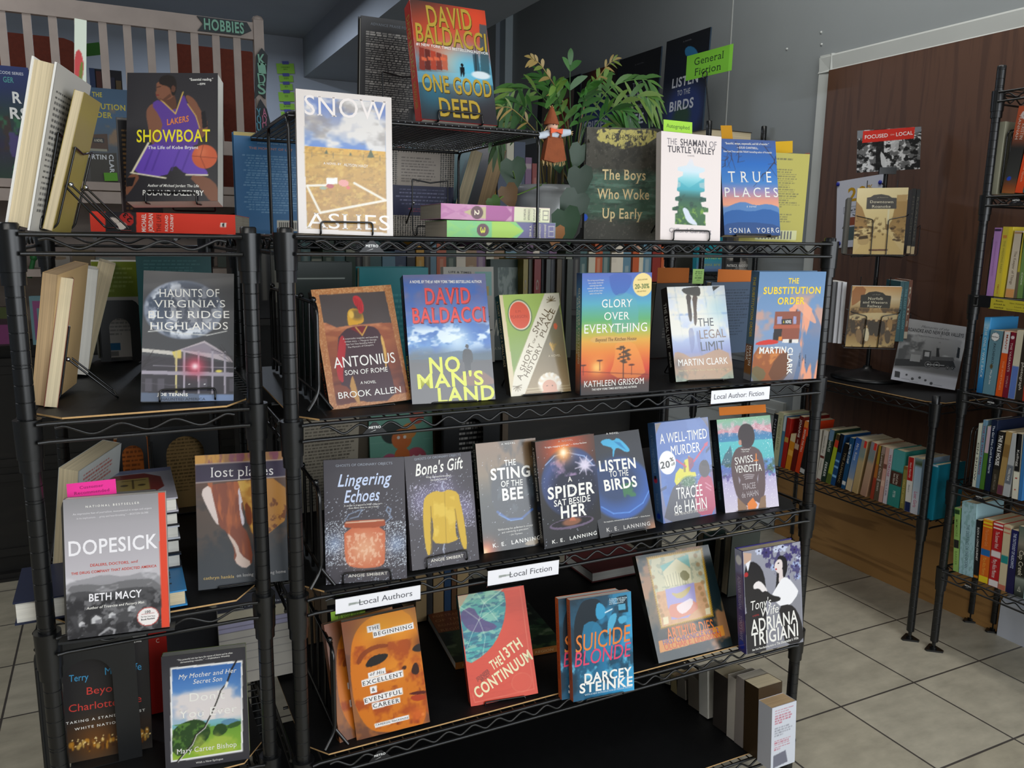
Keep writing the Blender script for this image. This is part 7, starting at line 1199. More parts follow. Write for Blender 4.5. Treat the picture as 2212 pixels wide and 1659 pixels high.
row([
 ((645,1382),(700,1384),(738,660),'#a3a18c','grey folder edge beside the bookends, upper shelf of the right bookcase', {}),
 ((752,1388),(880,1390),(925,525),'#3a2f28','thick spine orange above and dark below with a blue dot', dict(hard=True, p=lambda a: (a.grad([(0,'#b5502c'),(.3,'#c05a34'),(.48,'#2b2a28'),(.8,'#3a3a36'),(.92,'#8a4a26'),(1,'#a8632f')]), a.ell(.35,.83,.16,.16,'#2448b8',.08), a.ell(.6,.1,.3,.3,'#d9c8c4',.05), a.tx('N',.5,.1,.7,.1,.035,'#7a2f26','bs'), vts(('HANNAH','#e6d2c4',dict(x=.3,y0=.1,y1=.38,h=.22,st='rs')),('KRISTIN','#e6d2c4',dict(x=.65,y0=.2,y1=.38,h=.25,st='rs')))(a)))),
 ((882,1390),(958,1390),(1010,850),'#e04a1c','orange spine leaning at the right edge, upper shelf', dict(p=bands(t=(T('Matthew Quick','#f0a080',.3,.8,.25),)))),
 ((962,1390),(1040,1392),(1060,900),'#2f6a68','teal spine cut by the right edge, upper shelf', {}),
], 2.195, 1.5135, K3b, .15, gc)
row([
 ((720,1000),(800,1006),(825,185),'#b98ac8','lilac spine above the yellow shelf label', dict(p=bands((.02,.05,'#2a1a38'),t=(T('Commonwealth','#a878b8',.2,.7,.3),)))),
 ((805,1012),(920,1020),(925,180),'#cdb93f','wide yellow spine above the yellow shelf label', dict(p=lambda a: (a.rect(.6,0,1,1,'#e2c832'), a.rect(.1,.12,.5,.16,'#c9803a'), vts(('THE WEDDING PARTY','#a89a3a',dict(x=.35,y0=.2,y1=.66,h=.22)),('EMILIA','#c98a3a',dict(x=.35,y0=.82,y1=.96,h=.16)))(a)))),
 ((942,1026),(1042,1034),(1062,232),'#c9bba4','cream spine with an orange foot', dict(p=bands((.87,1,'#d99a5a'),(.02,.04,'#a8764a'),t=(T('The Keeper of Things','#8a7a68',.3,.8,.3),)))),
 ((1046,1030),(1082,1036),(1146,250),'#8a8a3a','thin yellow and grey spine', dict(p=bands((0,.6,'#b5a83a'),(.6,1,'#6a5a4c')))),
 ((1086,1036),(1148,1044),(1172,260),'#6a8a4a','sage green spine above the yellow shelf label', dict(p=bands(t=(T('COOK','#cfd8b8',.6,.8,.3),)))),
 ((1150,1044),(1230,1052),(1240,255),'#3f5a3a','dark green spine cut by the right edge', {}),
], 2.195, 1.2035, K4b, .15, gc)
row([
 ((597,1200),(662,1216),(700,305),'#3f93cc','blue sky spine with white capitals', dict(hard=True, p=lambda a: (a.grad([(0,'#3a98d8'),(.1,'#9fcfe8'),(.2,'#5aa8d4'),(.6,'#6ab0d0'),(.8,'#2f80b8'),(1,'#2468a0')]), vt('THE ONLY WAY BACK','#e0eef4',y0=.12,y1=.8,h=.45,st='rs')(a)))),
 ((668,1222),(805,1250),(770,465),'#668c98','wide grey teal spine with a round white seal', dict(p=lambda a: (a.ell(.45,.1,.36,.36,'#2a2a2c',.03), a.ell(.45,.1,.33,.33,'#eceae6',.03), a.tx('Book Buyers',.2,.1,.7,.1,.02,'#333333','b'), a.ell(.45,.56,.12,.2,'#5a4a2c',.3), vts(('PACHINKO','#23303a',dict(x=.5,y0=.2,y1=.52,h=.2,st='rs')),('Min Jin Lee','#dfe6e8',dict(x=.5,y0=.62,y1=.84,h=.14)))(a)))),
 ((820,1255),(898,1268),(935,485),'#e0591c','spine white above and orange below', dict(p=bands((0,.33,'#d9d6d2'),t=(T('MANY','#b5482a',.05,.28,.3),T('THE FORTUNES','#f0a070',.45,.9,.25))))),
 ((902,1270),(966,1280),(1005,495),'#7a1a2c','wine red spine with a small white moon', dict(p=lambda a: (a.ell(.5,.08,.3,.3,'#d9c8c8',.1), vts(('THE VAGRANTS','#e0c4c0',dict(y0=.16,y1=.6,h=.4,st='rs')),('YIYUN LI','#c9a0a0',dict(y0=.66,y1=.84,h=.35,st='rs')))(a)))),
 ((970,1282),(1048,1300),(1085,475),'#cfc6ac','spine cream above and blue below', dict(p=bands((.52,1,'#5a74b4')))),
 ((1058,1300),(1138,1318),(1165,490),'#322a22','dark brown spine with white script', dict(p=bands(t=(T('photograph','#d9d2c4',.45,.85,.4,'r'),)))),
 ((1142,1318),(1215,1335),(1230,500),'#b03a26','brick red spine cut by the right edge', {}),
], 2.195, .8985, K5b, .15, gc)
row([
 ((360,618),(386,626),(415,125),'#cfd2c0','narrow white spine beside the bookends, fourth shelf down', dict(p=bands(t=(T('ON SNOW','#4a4a40',.3,.9,.5),)))),
 ((388,628),(414,636),(450,100),'#6f94ac','grey blue spine with a dotted line of text', dict(p=bands(t=(T('THE LIFE THAT REMAINS','#8a3a4a',.08,.8,.5),)))),
 ((417,640),(447,650),(482,150),'#4a7a2c','spine pink above and green below', dict(p=bands((0,.42,'#c9b0bc')))),
 ((455,655),(497,662),(515,105),'#14203a','navy spine with white sentence case title', dict(hard=True, p=bands(t=(T('The Girl Who Could Read Hearts','#c9d2dc',.08,.75,.4),)))),
 ((500,664),(545,690),(568,190),'#26231f','black spine with big white capitals', dict(p=bands((.62,1,'#3a3428'),t=(T('THE PALE HOUSE','#f0eee8',.06,.55,.6,'x'),T('LUKE MCCALLIN','#8a8070',.7,.95,.35))))),
 ((547,694),(590,712),(625,210),'#a88a54','tan and brown spine', dict(p=bands((.2,.4,'#8a6a3a'),(.85,1,'#6a3a4a')))),
 ((592,718),(640,732),(672,235),'#b5b8b8','light grey spine with a darker block', dict(p=bands((.5,.8,'#6a7078'),t=(T('MARILYNNE','#e0e0dc',.55,.75,.35),)))),
 ((665,738),(710,748),(705,232),'#e0dcc8','spine black above and cream below with red spots', dict(p=lambda a: (a.rect(0,0,1,.58,'#1d1c1c'), a.ell(.5,.68,.2,.14,'#a8281f',.2), a.ell(.45,.86,.16,.14,'#a8281f',.2), vt('Kellogg','#e0dcd4',y0=.25,y1=.5,h=.4,st='r')(a)))),
 ((714,750),(742,756),(764,225),'#3a78b4','blue spine cut by the right edge, fourth shelf down', {}),
], 2.195, .5935, K6b, .15, gc)
row([
 ((206,1322),(246,1330),(220,830),'#9cc46a','lime green spine with a small dark picture, bottom shelf', dict(p=bands((.03,.1,'#2c4a2c'),(.5,.63,'#2a2a28'),t=(T('MEMOIRS','#7a9a4a',.18,.45,.4),T('BARKER','#7a9a4a',.68,.9,.4))))),
 ((250,1345),(360,1362),(278,785),'#a8cdd6','thick pale blue hardcover with faint branches, bottom shelf', dict(hard=True, p=lambda a: (a.cloud('#7fa8a8',8,20,.56,.62,.6,4), vts(('THE DEEP END OF THE OCEAN','#4a6a74',dict(x=.5,y0=.3,y1=.9,h=.22,st='rs')),)(a)))),
 ((366,1366),(402,1378),(392,905),'#17171a','black spine with white capitals, bottom shelf', dict(p=bands((.93,.97,'#d98a2c'),t=(T('SUCH A LONG JOURNEY','#e6e4e0',.12,.68,.4),)))),
 ((403,1400),(475,1414),(445,915),'#dd6a1c','orange spine with yellow stripes and a blue block', dict(p=bands((.0,.02,'#f0d02c'),(.04,.07,'#f0d02c'),(.1,.12,'#f0d02c'),(.47,.57,'#1f6ab0'),(.9,1,'#f2d72c'),t=(T('The Summer Girls','#f0a060',.15,.42,.35,'rs'),T('Mary Alice Monroe','#f2b04a',.6,.88,.4,'rs'))))),
 ((480,1428),(555,1442),(525,935),'#b81c22','red spine with white bands', dict(p=bands((.02,.05,'#f0e8e4'),(.08,.1,'#f0e8e4'),(.44,.54,'#e6dfdc'),(.9,1,'#efe6e4'),t=(T('The Summer Wind','#f0d8d4',.14,.4,.4,'rs'),T('Mary Alice Monroe','#f4e4e0',.57,.86,.45,'rs'))))),
 ((558,1448),(612,1468),(606,950),'#d2c2a0','cream spine with a teal band and salmon foot', dict(p=bands((.03,.06,'#c9705a'),(.1,.12,'#c9705a'),(.46,.58,'#1f8a88'),(.92,1,'#c9705a')))),
 ((615,1475),(672,1502),(666,990),'#1f1c4a','dark violet spine with white capitals', dict(p=bands((.0,.6,'#1c1f58'),t=(T('THE TATTOOIST OF AUSCHWITZ','#c9d2e8',.05,.6,.4),)))),
 ((680,1505),(752,1525),(722,965),'#38403a','grey green spine with pale script and a triangle', dict(p=lambda a: (a.grad([(0,'#5a6a60'),(.25,'#8a8478'),(.45,'#26241f'),(.7,'#24241f'),(.74,'#8a9288'),(1,'#2a302c')]), a.line([(.5,.86),(.35,.92),(.65,.92),(.5,.86)],.05,'#e6e2d0'), vt('Cap Creek','#d9d2bc',y0=.34,y1=.7,h=.5,st='r')(a)))),
 ((755,1528),(820,1545),(800,970),'#a8c4c4','pale aqua spine cut by the right edge, bottom shelf', {}),
], 2.195, .2935, K6b, .15, gc)
for z, y in ((1.5135, .268), (1.2035, .26), (.8985, .262), (.5935, .255), (.2935, .252)):                 # rod bookends at the left end of the shelves
    t = thing('wire_bookend', {1.5135: 'black rod bookend on the upper shelf of the right bookcase', 1.2035: 'black rod bookend left of the lilac spine', .8985: 'black rod bookend left of the blue sky spine', .5935: 'black rod bookend left of the narrow white spine', .2935: 'black rod bookend left of the lime green spine'}[z], 'bookend', Matrix.Translation((2.2, y, z)), 'rod bookends of the right bookcase')
    for k in range(4): m = MB(); q = .014*k; m.tube([(.0, q, .002), (.0, q, .19), (.22, q, .19), (.22, q, .002)], .0024, n=6, fillet=.025); m.build('rod', WIRE, t)
gp = 'page edges in the bottom tier row of the wide unit'; gr = [((775,1045),(842,1100),(770,1000)), ((845,1100),(888,1103),(850,990)), ((890,1105),(948,1130),(885,975)), ((966,1165),(1035,1198),(965,960)), ((1037,1270),(1095,1305),(1035,945)), ((1132,1300),(1224,1333),(1140,930)), ((1228,1338),(1278,1355),(1240,920)), ((1280,1375),(1338,1402),(1298,920)), ((1342,1435),(1438,1478),(1350,962)), ((1440,1478),(1530,1510),(1450,1062))]
lab = ['pale page edges at the far end of the bottom tier row', 'narrow yellowish page edges near the far end of the bottom tier row', 'grey brown page edges third from the far end of the bottom tier row', 'brown grey page edges fourth from the far end of the bottom tier row', 'page edges beside a strip of white cover in the bottom tier row', 'wide cream page edges in the middle of the bottom tier row', 'thin grey page edges in the bottom tier row', 'grey page edges third from the near end of the bottom tier row', 'tall cream page edges second from the near end of the bottom tier row', 'tan page edges nearest us in the bottom tier row, text on its cover']
row([(a, b_, c, ('#c9bfa8','#b5a070','#8a7f70','#7a6f60','#d9d4c8','#3a3430','#c4bcb0','#8f8680','#3a2c1c','#c9cbd4')[i], lab[i], dict(pages=('cream','tan','grey','grey','grey','cream','grey','grey','cream','tan')[i], d=.075, **(dict(turn=lambda q: q.body(.12,.06,.9,.3,6,'#b8586a',3).body(.12,.34,.9,.5,4,'#8a8a94',5).body(.12,.54,.9,.72,5,'#b8586a',6).poly([(.1,.78),(.6,.75),(.7,.95),(.1,.98)],'#5a5a68',.8)) if i == 9 else {}))) for i, (a, b_, c) in enumerate(gr)], 1.05, .1475, K12, .13, gp, 'fore')
# ---------------------------------------------------------------- background
CRIB = mat('worn pinkish white paint', '#a3958c', rough=.6, noise=(14, .1)); RUST = mat('rust coloured cloth', '#6e2f1e', rough=.85, noise=(60, .15), bump=(180, .3))
LEAF = mat('leaf', None, rough=.4, spec=.4); STRAW = mat('straw', '#c9ac76', rough=.8, noise=(30, .15))
t = thing('dark_cabinet', 'black stained panelled cabinet at the far left behind the shelves', 'cabinet', Matrix.Translation((-1.4, 2.25, 0)))
b = MB(); b.box((0, 0, 0.03), (1.9, .4, .92)); b.build('body', DARKW, t)
b = MB(); b.box((-.02, -.03, .92), (1.92, .42, .945)); b.build('top', DARKW, t)
for k in range(3):
    d_ = MB(); x0 = .03+k*.63; d_.box((x0, -.018, .1), (x0+.58, 0, .88)); 
    for z in (.1, .4, .46, .82): d_.box((x0, -.026, z), (x0+.58, -.018, z+.03))
    d_.build('door', DARKW, t)
b = MB(); b.box((-.01, -.03, 0), (1.91, 0, .03)); b.box((-.01, -.04, .0), (1.91, -.02, .012)); b.build('plinth', DARKW, t)
# crib side standing on a ledge above the cabinet
Y = 2.0
def zat(v, x=300, y=Y): return on(x, v, 'y', y)[2]
xl, xr = -.95, on(557, 60, 'y', Y)[0]; zt = 2.135; zb = 1.70
t = thing('crib_side', 'pinkish white slatted crib side mounted above the dark cabinet', 'crib side', Matrix.Translation((xl, Y, 1.5)))
def cb(nm, lo, hi): q = MB(); q.box([lo[i]-(xl, Y, 1.5)[i] for i in range(3)], [hi[i]-(xl, Y, 1.5)[i] for i in range(3)]); return q.build(nm, CRIB, t)
cb('top_rail', (xl, Y-.012, zt-.06), (xr, Y+.012, zt)); cb('bottom_rail', (xl, Y-.012, zb-.05), (xr, Y+.012, zb))
q = MB(); q.box((xr-.018-xl, -.018, 0), (xr+.018-xl, .018, zt+.01-1.5)); q.lathe([(.018, 0), (.022, .004), (.016, .014), (.0, .02)], (xr-xl, 0, zt+.01-1.5), n=12); q.build('post', CRIB, t)
for k, px_ in enumerate((-35, 13, 67, 122, 177, 228, 280, 329, 376, 423, 469, 514)):
    A = on(px_, 150, 'y', Y)[0]; cb('slat', (A-.013, Y-.006, zb), (A+.013, Y+.006, zt-.06))
b = MB(); b.box((xl, 1.9, 1.50), (.38, 2.3, 1.528)); b.box((xl, 1.885, 1.455), (.36, 1.9, 1.495)); b.box((xl, 1.92, .945), (xl+.03, 2.3, 1.5)); b.box((.33, 1.98, .945), (.36, 2.3, 1.5)); b.box((xl, 1.95, 1.20), (.33, 2.3, 1.225)); b.box((xl, 2.28, .945), (.36, 2.3, 1.5))
tag(b.build('ledge_bookcase', CRIB), 'pinkish white open bookcase carrying the crib side', 'bookcase')
for i, (x0, x1, y0, y1, rd) in enumerate(((-160, 172, 86, 215, 1), (382, 546, 112, 262, 0))):
    A, B_ = on(x0, y1, 'y', 2.75), on(x1, y0, 'y', 2.75); r_ = .06 if rd else .008; w, h = B_[0]-A[0], B_[2]-A[2]
    P_ = [(0, -A[2]), (w, -A[2])]+[(w-r_+r_*math.cos(a), h-r_+r_*math.sin(a)) for a in (0, .5, 1.0, 1.57)]+[(0, h)]
    m = MB(); m.prism(P_, 0, .05, T=lambda q: (A[0]+q[0], 2.75+q[2], A[2]+q[1])); tag(m.build('rust_panel', RUST), ('rust coloured cloth panel with a rounded corner behind the crib slats, left', 'rust coloured cloth panel behind the crib slats by the post')[i], 'panel', 'rust coloured panels')
def sign(name, label, P_, Y_, col, texts, th=.006, cat='sign', m=MATTE):
    """flat cut-out board from pixels on the plane y = Y_, with raised letters"""
    V = [on(*p, 'y', Y_) for p in P_]; mb = MB(); mb.prism([(p[0], p[2]) for p in V], 0, th, lin(col), lambda q: (q[0], Y_+th-q[2]-th, q[1])); r = mb.build(name, m); tag(r, label, cat)
    for txt, a, b_, h, c, st in texts:
        A, B_ = on(*a, 'y', Y_), on(*b_, 'y', Y_); V, F = glyph_run(txt, st); x0, x1 = V[:, 0].min(), V[:, 0].max(); d = B_-A; L = math.hypot(d[0], d[2]); an = math.atan2(d[2], d[0]); hh = h*np.linalg.norm(on(a[0], a[1]+10, 'y', Y_)-A)/10
        V = np.stack([((V[:, 0]-x0)/(x1-x0))*L, (V[:, 1]/.727-.5)*hh], -1); X = A[0]+V[:, 0]*math.cos(an)-V[:, 1]*math.sin(an); Z = A[2]+V[:, 0]*math.sin(an)+V[:, 1]*math.cos(an)
        q = MB(); n = len(V); f = np.stack([X, np.full(n, Y_-th-.004), Z], -1); q.add(f, F, lin(c)); q.add(np.stack([X, np.full(n, Y_-th-.0005), Z], -1), F, lin(c)); 
        e = {}
        for p in F:
            for i in range(len(p)): k = tuple(sorted((p[i], p[(i+1) % len(p)]))); e[k] = e.get(k, 0)+1
        q.add(np.concatenate([f, f+(0, .0035, 0)]), [(i, j, j+n, i+n) for (i, j), k in e.items() if k == 1], lin(c)); q.build('letters', MATTE, r)
sign('arrow_sign', 'dark arrow sign with mint letters on the crib top rail', [(425,35),(533,49),(543,67),(520,77),(427,67),(438,52)], 1.985, '#3a3f42', [('HOBBIES', (440, 52), (526, 62), 24, '#7fb09a', 'x')])
sign('arrow_sign', 'upright dark arrow sign with four mint letters on the crib post', [(565,104),(578,121),(573,215),(561,202),(549,215),(553,121)], 1.975, '#34393c', [(c, (557-k*.3, y_), (573-k*.3, y_), 24, '#7fb09a', 'b') for k, (c, y_) in enumerate((('K', 129), ('I', 148), ('D', 170), ('S', 192)))])
sign('arrow_sign', 'lower upright arrow sign with blue and pink letters on the crib post', [(562,214),(576,236),(588,283),(553,283),(553,236)], 1.972, '#34393c', [(c, (554+dx, y_), (563+dx, y_), 18, cc, 'b') for dx, cc, L in ((0, '#5fa0b4', 'YOU'), (12, '#b9708c', 'ADU')) for c, y_ in zip(L, (243, 258, 274))])
for i, (x0, x1, y0, y1) in enumerate(((597,637,137,159), (602,634,163,177), (604,633,181,195), (601,637,199,219), (603,637,224,237), (606,637,241,253), (606,637,257,269))):
    A = [(x0+2, y1), (x1, y1), (x0, y0)]; txt = ('All Ages', 'Memoirs', 'Poetry', 'Science Fiction', 'Mystery', 'Horror', 'History')[i]
    pcard('wall_note', ('topmost and largest', 'second', 'third', 'fourth and wide', 'fifth', 'sixth', 'lowest visible')[i]+' green paper tag in the taped column on the pale back wall', 'note', A, 4.49, lambda a: flat('#7fae3f')(a).body(.2, .3, .8, .7, 2 if i == 0 else 1, '#557a2c', i, .9, True, .7))
    pcard('tape_strip', ('topmost', 'second', 'third', 'fourth', 'fifth', 'sixth', 'lowest')[i]+' piece of blue tape above a green tag on the back wall', 'tape', [((x0+x1)/2-7, y0+2), ((x0+x1)/2+7, y0+2), ((x0+x1)/2-7, y0-5)], 4.485, flat('#4a4f8a'))
def c_space(a):
    a.grad([(0, '#26356a'), (.2, '#1c2c5a'), (.45, '#1d3a34'), (.7, '#2a2440'), (1, '#1f3a2c')]); a.cloud('#3a2a26', 5, 6, .48, .62, .9, 3, a.band(.35, .75)); a.cloud('#2f6a48', 6, 8, .52, .64, .9, 5, a.band(.45, .8)); a.cloud('#4a3a78', 6, 8, .55, .66, .9, 7, a.band(.55, .85))
    a.tx('CODE SERIES', .55, .06, .92, .06, .025, '#c9cdd8', 'b'); a.tx('GER', .6, .12, .76, .12, .05, '#4f9a98', 'b'); a.tx('R', .72, .27, .86, .27, .1, '#e6e6e2', 'x'); a.tx('RS', .66, .41, .94, .41, .1, '#e6e6e2', 'x'); a.tx('AC', .62, .87, .84, .87, .07, '#2c6a44', 'b', .2); a.tx('F F', .62, .95, .84, .95, .04, '#3f7a52', 'b')
backb('hardcover_book', 'dark blue and green book cover with big white letters, cut by the left edge', -85, 58, 131, 1.93, 1.529, .03, '#1c2c5a', c_space, 'front', True, lean=.05)
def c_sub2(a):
    a.grad([(0, '#33506a'), (.3, '#3a5a78'), (.6, '#4a5560'), (1, '#3a3430')]); a.cloud('#8a6a4a', 4, 5, .5, .65, .8, 3, a.band(.2, .6)); a.poly([(.3,.5),(.62,.48),(.62,.66),(.28,.66)], '#4a3426'); a.poly([(.3,.7),(.75,.68),(.75,1),(.3,1)], '#2f2a20', .9); a.rect(.38, .53, .56, .58, '#20242a'); a.tx('A NOVEL', .4, .555, .54, .555, .03, '#c9c4b0', 'b'); a.rect(.3,.645,.6,.67,'#8a8a7a')  # same cover in darker tones, shade put into its colours
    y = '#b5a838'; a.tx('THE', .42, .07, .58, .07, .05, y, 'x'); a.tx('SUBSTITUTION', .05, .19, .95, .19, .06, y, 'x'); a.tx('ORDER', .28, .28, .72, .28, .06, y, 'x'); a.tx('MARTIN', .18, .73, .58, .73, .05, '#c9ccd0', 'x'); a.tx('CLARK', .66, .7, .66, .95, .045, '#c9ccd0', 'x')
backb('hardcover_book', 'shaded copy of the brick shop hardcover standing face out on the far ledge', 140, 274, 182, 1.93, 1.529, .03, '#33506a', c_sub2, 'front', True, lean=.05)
pcard('card_slip', 'small green slip at the foot of the face out book on the far ledge', 'card', [(226, 391), (255, 391), (224, 373)], 1.915, flat('#5f9a38'))
gq = 'dim books on the lower shelf of the far left bookcase'
for k, (x0, x1, y0, z, c, lb, fn) in enumerate(((-80, 24, 545, 1.226, '#b9a58c', 'cream and purple book face out at the left edge under the ledge', lambda a: (a.rect(0,.3,1,.6,'#4a2a6a'), a.rect(0,.85,1,1,'#8a6a3a'))), (66, 150, 548, 1.226, '#a39c92', 'pale picture book with a brown fold behind the narrow unit', lambda a: a.poly([(.2,.3),(.9,.15),(.9,.45),(.4,.4)],'#8a7458',.9,1)), (62, 128, 640, .946, '#7fa8b4', 'light blue framed book with a magenta line behind the left post', lambda a: (a.rect(.1,.1,.9,.25,'#a85a94'), a.rect(.1,.1,.22,.9,'#a85a94'))), (-80, 34, 665, .946, '#3a2430', 'purple and magenta book at the left edge on the cabinet top', lambda a: (a.rect(0,0,1,.3,'#4f5a2c'), a.rect(.4,.45,1,.95,'#8a3f78'))), (155, 205, 540, 1.226, '#7a6a50', 'brown backed book farther along the far left bookcase', None), (205, 262, 556, 1.226, '#8a8f8a', 'grey book farther along the far left bookcase', None), (470, 508, 548, 1.226, '#6f7a74', 'grey green book seen between the two back posts', None))):
    backb('hardcover_book', lb, x0, x1, y0, 2.08, z, .03, c, fn, 'front', True, lean=0, group=gq)
b = MB(); A, B_ = on(64, 600, 'y', 2.0), on(73, 556, 'y', 2.0); b.tube([tuple(A), tuple(B_)], .008, n=8); b.ball(tuple(B_), .013); o = tag(b.build('green_marker', mat('green plastic', '#1f6a34', rough=.35, noise=(8, .05))), 'green plastic stick with a round head behind the left post', 'marker')
for k, (x0, x1, y0, y1, c, lb) in enumerate(((385, 470, 200, 285, '#26221f', 'dark box of small things behind the crib slats'), (200, 262, 158, 250, '#1d1c22', 'dark row of magazines behind the crib slats'))):
    A, B_ = on(x0, y1, 'y', 2.6), on(x1, y0, 'y', 2.6); b = MB(); b.box((A[0], 2.66, 0), (B_[0], 2.74, B_[2]-.05), lin(c)); b.box((A[0], 2.55, A[2]), (B_[0], 2.7, B_[2]), lin(c))
    for i in range(5): u_ = A[0]+(B_[0]-A[0])*i/5; b.box((u_, 2.545, A[2]), (u_+.02, 2.55, B_[2]-.01*i), lin(('#2a3a5a', '#4a2a24', '#3a3a34', '#2a2a3a', '#5a4a30')[i]))
    tag(b.build('storage_box', MATTE), lb, 'box')
pcard('wall_note', 'green paper note on the wall behind the crib slats', 'note', [(187, 122), (222, 118), (187, 94)], 2.9, flat('#2f5f24'))
# bookcase behind the wide unit, seen through its gaps
t = thing('back_bookcase', 'dark bookcase behind the wide shelf unit, full of books', 'bookcase', Matrix.Translation((.10, 1.35, 0)))
for nm, lo, hi in (('side_panel', (0, 0, 0), (.02, .26, 1.42)), ('side_panel', (1.68, 0, 0), (1.70, .26, 1.42)), ('shelf_board', (.02, 0, .74), (1.68, .25, .76)), ('shelf_board', (.02, 0, 1.07), (1.68, .25, 1.09)), ('top_board', (0, 0, 1.40), (1.70, .26, 1.42)), ('back_panel', (.02, .25, 0), (1.68, .26, 1.40))): b = MB(); b.box(lo, hi); b.build(nm, DARKW, t)
pal = (('#7a2a22', 'dull red'), ('#c9bfae', 'off white'), ('#2c3a52', 'navy'), ('#4a4a44', 'grey'), ('#b5862c', 'mustard'), ('#26382c', 'dark green'), ('#8a6a4a', 'tan'), ('#1a1a1c', 'black'), ('#5a7a8a', 'steel blue'), ('#a8502c', 'burnt orange'), ('#6a4a6a', 'plum'), ('#b9b4a0', 'cream'), ('#3f5a5a', 'slate teal'))
def ordn(k): return ('first second third fourth fifth sixth seventh eighth ninth tenth eleventh twelfth thirteenth fourteenth fifteenth sixteenth seventeenth eighteenth nineteenth twentieth'.split()+['twenty-'+w for w in 'first second third fourth fifth sixth seventh eighth ninth'.split()]+['thirtieth']+['thirty-'+w for w in 'first second third fourth fifth sixth seventh eighth ninth'.split()]+['fortieth']+['forty-'+w for w in 'first second third fourth fifth sixth seventh eighth ninth'.split()])[k]
g = random.Random(21)
for z, x0, x1, where, y in ((1.0905, .14, 1.74, 'in the dim row just under the top tier', 1.36), (1.4205, .30, 1.15, 'on top of the back bookcase', 1.37)):
    x = x0; k = 0
    while x < x1 and k < 48:
        w = g.uniform(.02, .045); h = g.uniform(.2, .28) if z > 1.2 else g.uniform(.21, .29); c, nm = pal[g.randrange(len(pal))]; a = Art(w, h, c, cell=.004); a.rect(0, .1, 1, .18, '#b9b0a0', .6) if k % 3 == 0 else a.rect(.3, .25, .7, .8, '#c9c4b4', .35)
        book('paperback_book', f'{nm} spine, {ordn(k)} from the left {where}', (1, 0, 0), (0, 0, 1), (0, -1, 0), (x, y+g.uniform(0, .015), z), w, h, .15, 'spine', a, cover=c, group='spines '+where); x += w+.0012; k += 1
x = 1.72; k = 0
while x < 2.78 and k < 24:                                          # bookcase along the grey wall: spines face the room
    w = g.uniform(.022, .05); c, nm = pal[(k*5+3) % len(pal)]; h = g.uniform(.2, .235); book('paperback_book', f'{nm} spine, {ordn(k)} from the near end in the bookcase along the grey wall', (0, -1, 0), (0, 0, 1), (-1, 0, 0), (2.2, 1.92+x-1.72+w, 1.2145), w, h, .14, 'spine', None, cover=c, group='spines in the bookcase along the grey wall'); x += w+.0015; k += 1
    if 1.92+x-1.72 > 2.78: break
backb('hardcover_book', 'teal book with yellow green words face out behind the blue dusk paperback', 1508, 1563, 505, 1.74, 1.2145, .03, '#1f8a98', lambda a: (a.grad([(0, '#1f7f92'), (.6, '#2fa0a8'), (.9, '#6a8ab0'), (1, '#5a6a8a')]), a.tx('where', .3, .62, .95, .62, .09, '#b9c86a', 'r'), a.tx('you are', .3, .8, .95, .8, .09, '#a8b45a', 'r')), 'front', True, lean=.03)
backb('paperback_book', 'black and white book with a white author name face out by the grey wall', 1572, 1623, 505, 1.74, 1.2145, .03, '#4a4a4a', lambda a: (a.cloud('#b9b4ac', 4, 5, .45, .6, .9, 2), a.rect(.3, .3, .6, .75, '#1d1d1d'), a.tx('PATRICK', .05, .84, .5, .84, .07, '#efece6', 'x'), a.tx('RADDEN', .55, .84, .98, .84, .07, '#efece6', 'x')), 'front', lean=.02)
lying('hardcover_book', 'cream paged book lying on top of the tall bookcase between its posts', 2.215, 1.70, 1.8135, .25, .18, .045, 0, '#3a2f24', 'cream', True)
# posters standing on the tall bookcase by the wall
def poster(label, yR, yL, zb, zt, x, art, lean=.04):
    h = zt-zb; w = yL-yR; u, v, n = np.array((0, -1., 0)), unit((lean, 0, 1)), None; n = np.cross(u, v); B = np.array((x, yL, zb)); a = Art(w, h, '#16181c', cell=.0025); art(a); mb = MB(); mb.box((0, 0, -.008), (w, h, 0), lin('#2a3a4a')); a.put(mb, lambda p: p); tag(mb.build('poster_board', MATTE, None, mx(u, v, n, B)), label, 'poster', 'dark poster boards on the tall bookcase')
poster('dark poster board with a pale blue bird shape and white words, nearest of the posters', 1.90, 2.24, 1.8135, 2.35, 2.33, lambda a: (a.grad([(0, '#15171b'), (.5, '#141a2a'), (1, '#15161c')]), a.ell(.55, .68, .45, .4, '#1f2f60', .5), a.ell(.5, .72, .2, .16, '#24402f', .6), a.poly([(.45,.12),(.55,.1),(.7,.14),(.8,.22),(.66,.2),(.62,.32),(.57,.2),(.48,.18)], '#2c6a94', 1, 1), a.tx('A NOVEL', .4, .05, .6, .05, .012, '#6a6a70'), a.tx('LISTEN', .22, .4, .82, .4, .085, '#b9bcc4', 'x'), a.tx('TO THE', .36, .5, .66, .5, .05, '#a3a6ae', 'b'), a.tx('BIRDS', .2, .61, .76, .61, .09, '#b9bcc4', 'x')))
poster('dark poster board with grey words behind the palm tips, middle of the posters', 2.31, 2.70, 1.8135, 2.345, 2.35, lambda a: (a.grad([(0, '#16171a'), (1, '#121318')]), a.tx('A NOVEL', .4, .1, .62, .1, .012, '#5a5a60'), a.tx('THE', .38, .3, .6, .3, .05, '#7a7d84', 'b'), a.tx('STING', .2, .42, .8, .42, .09, '#8d9098', 'x'), a.tx('OF THE', .34, .52, .66, .52, .04, '#7a7d84', 'b'), a.tx('BEE', .3, .64, .7, .64, .1, '#b0b3ba', 'x'), a.ell(.5, .8, .4, .3, '#1c2740', .5, .6)))
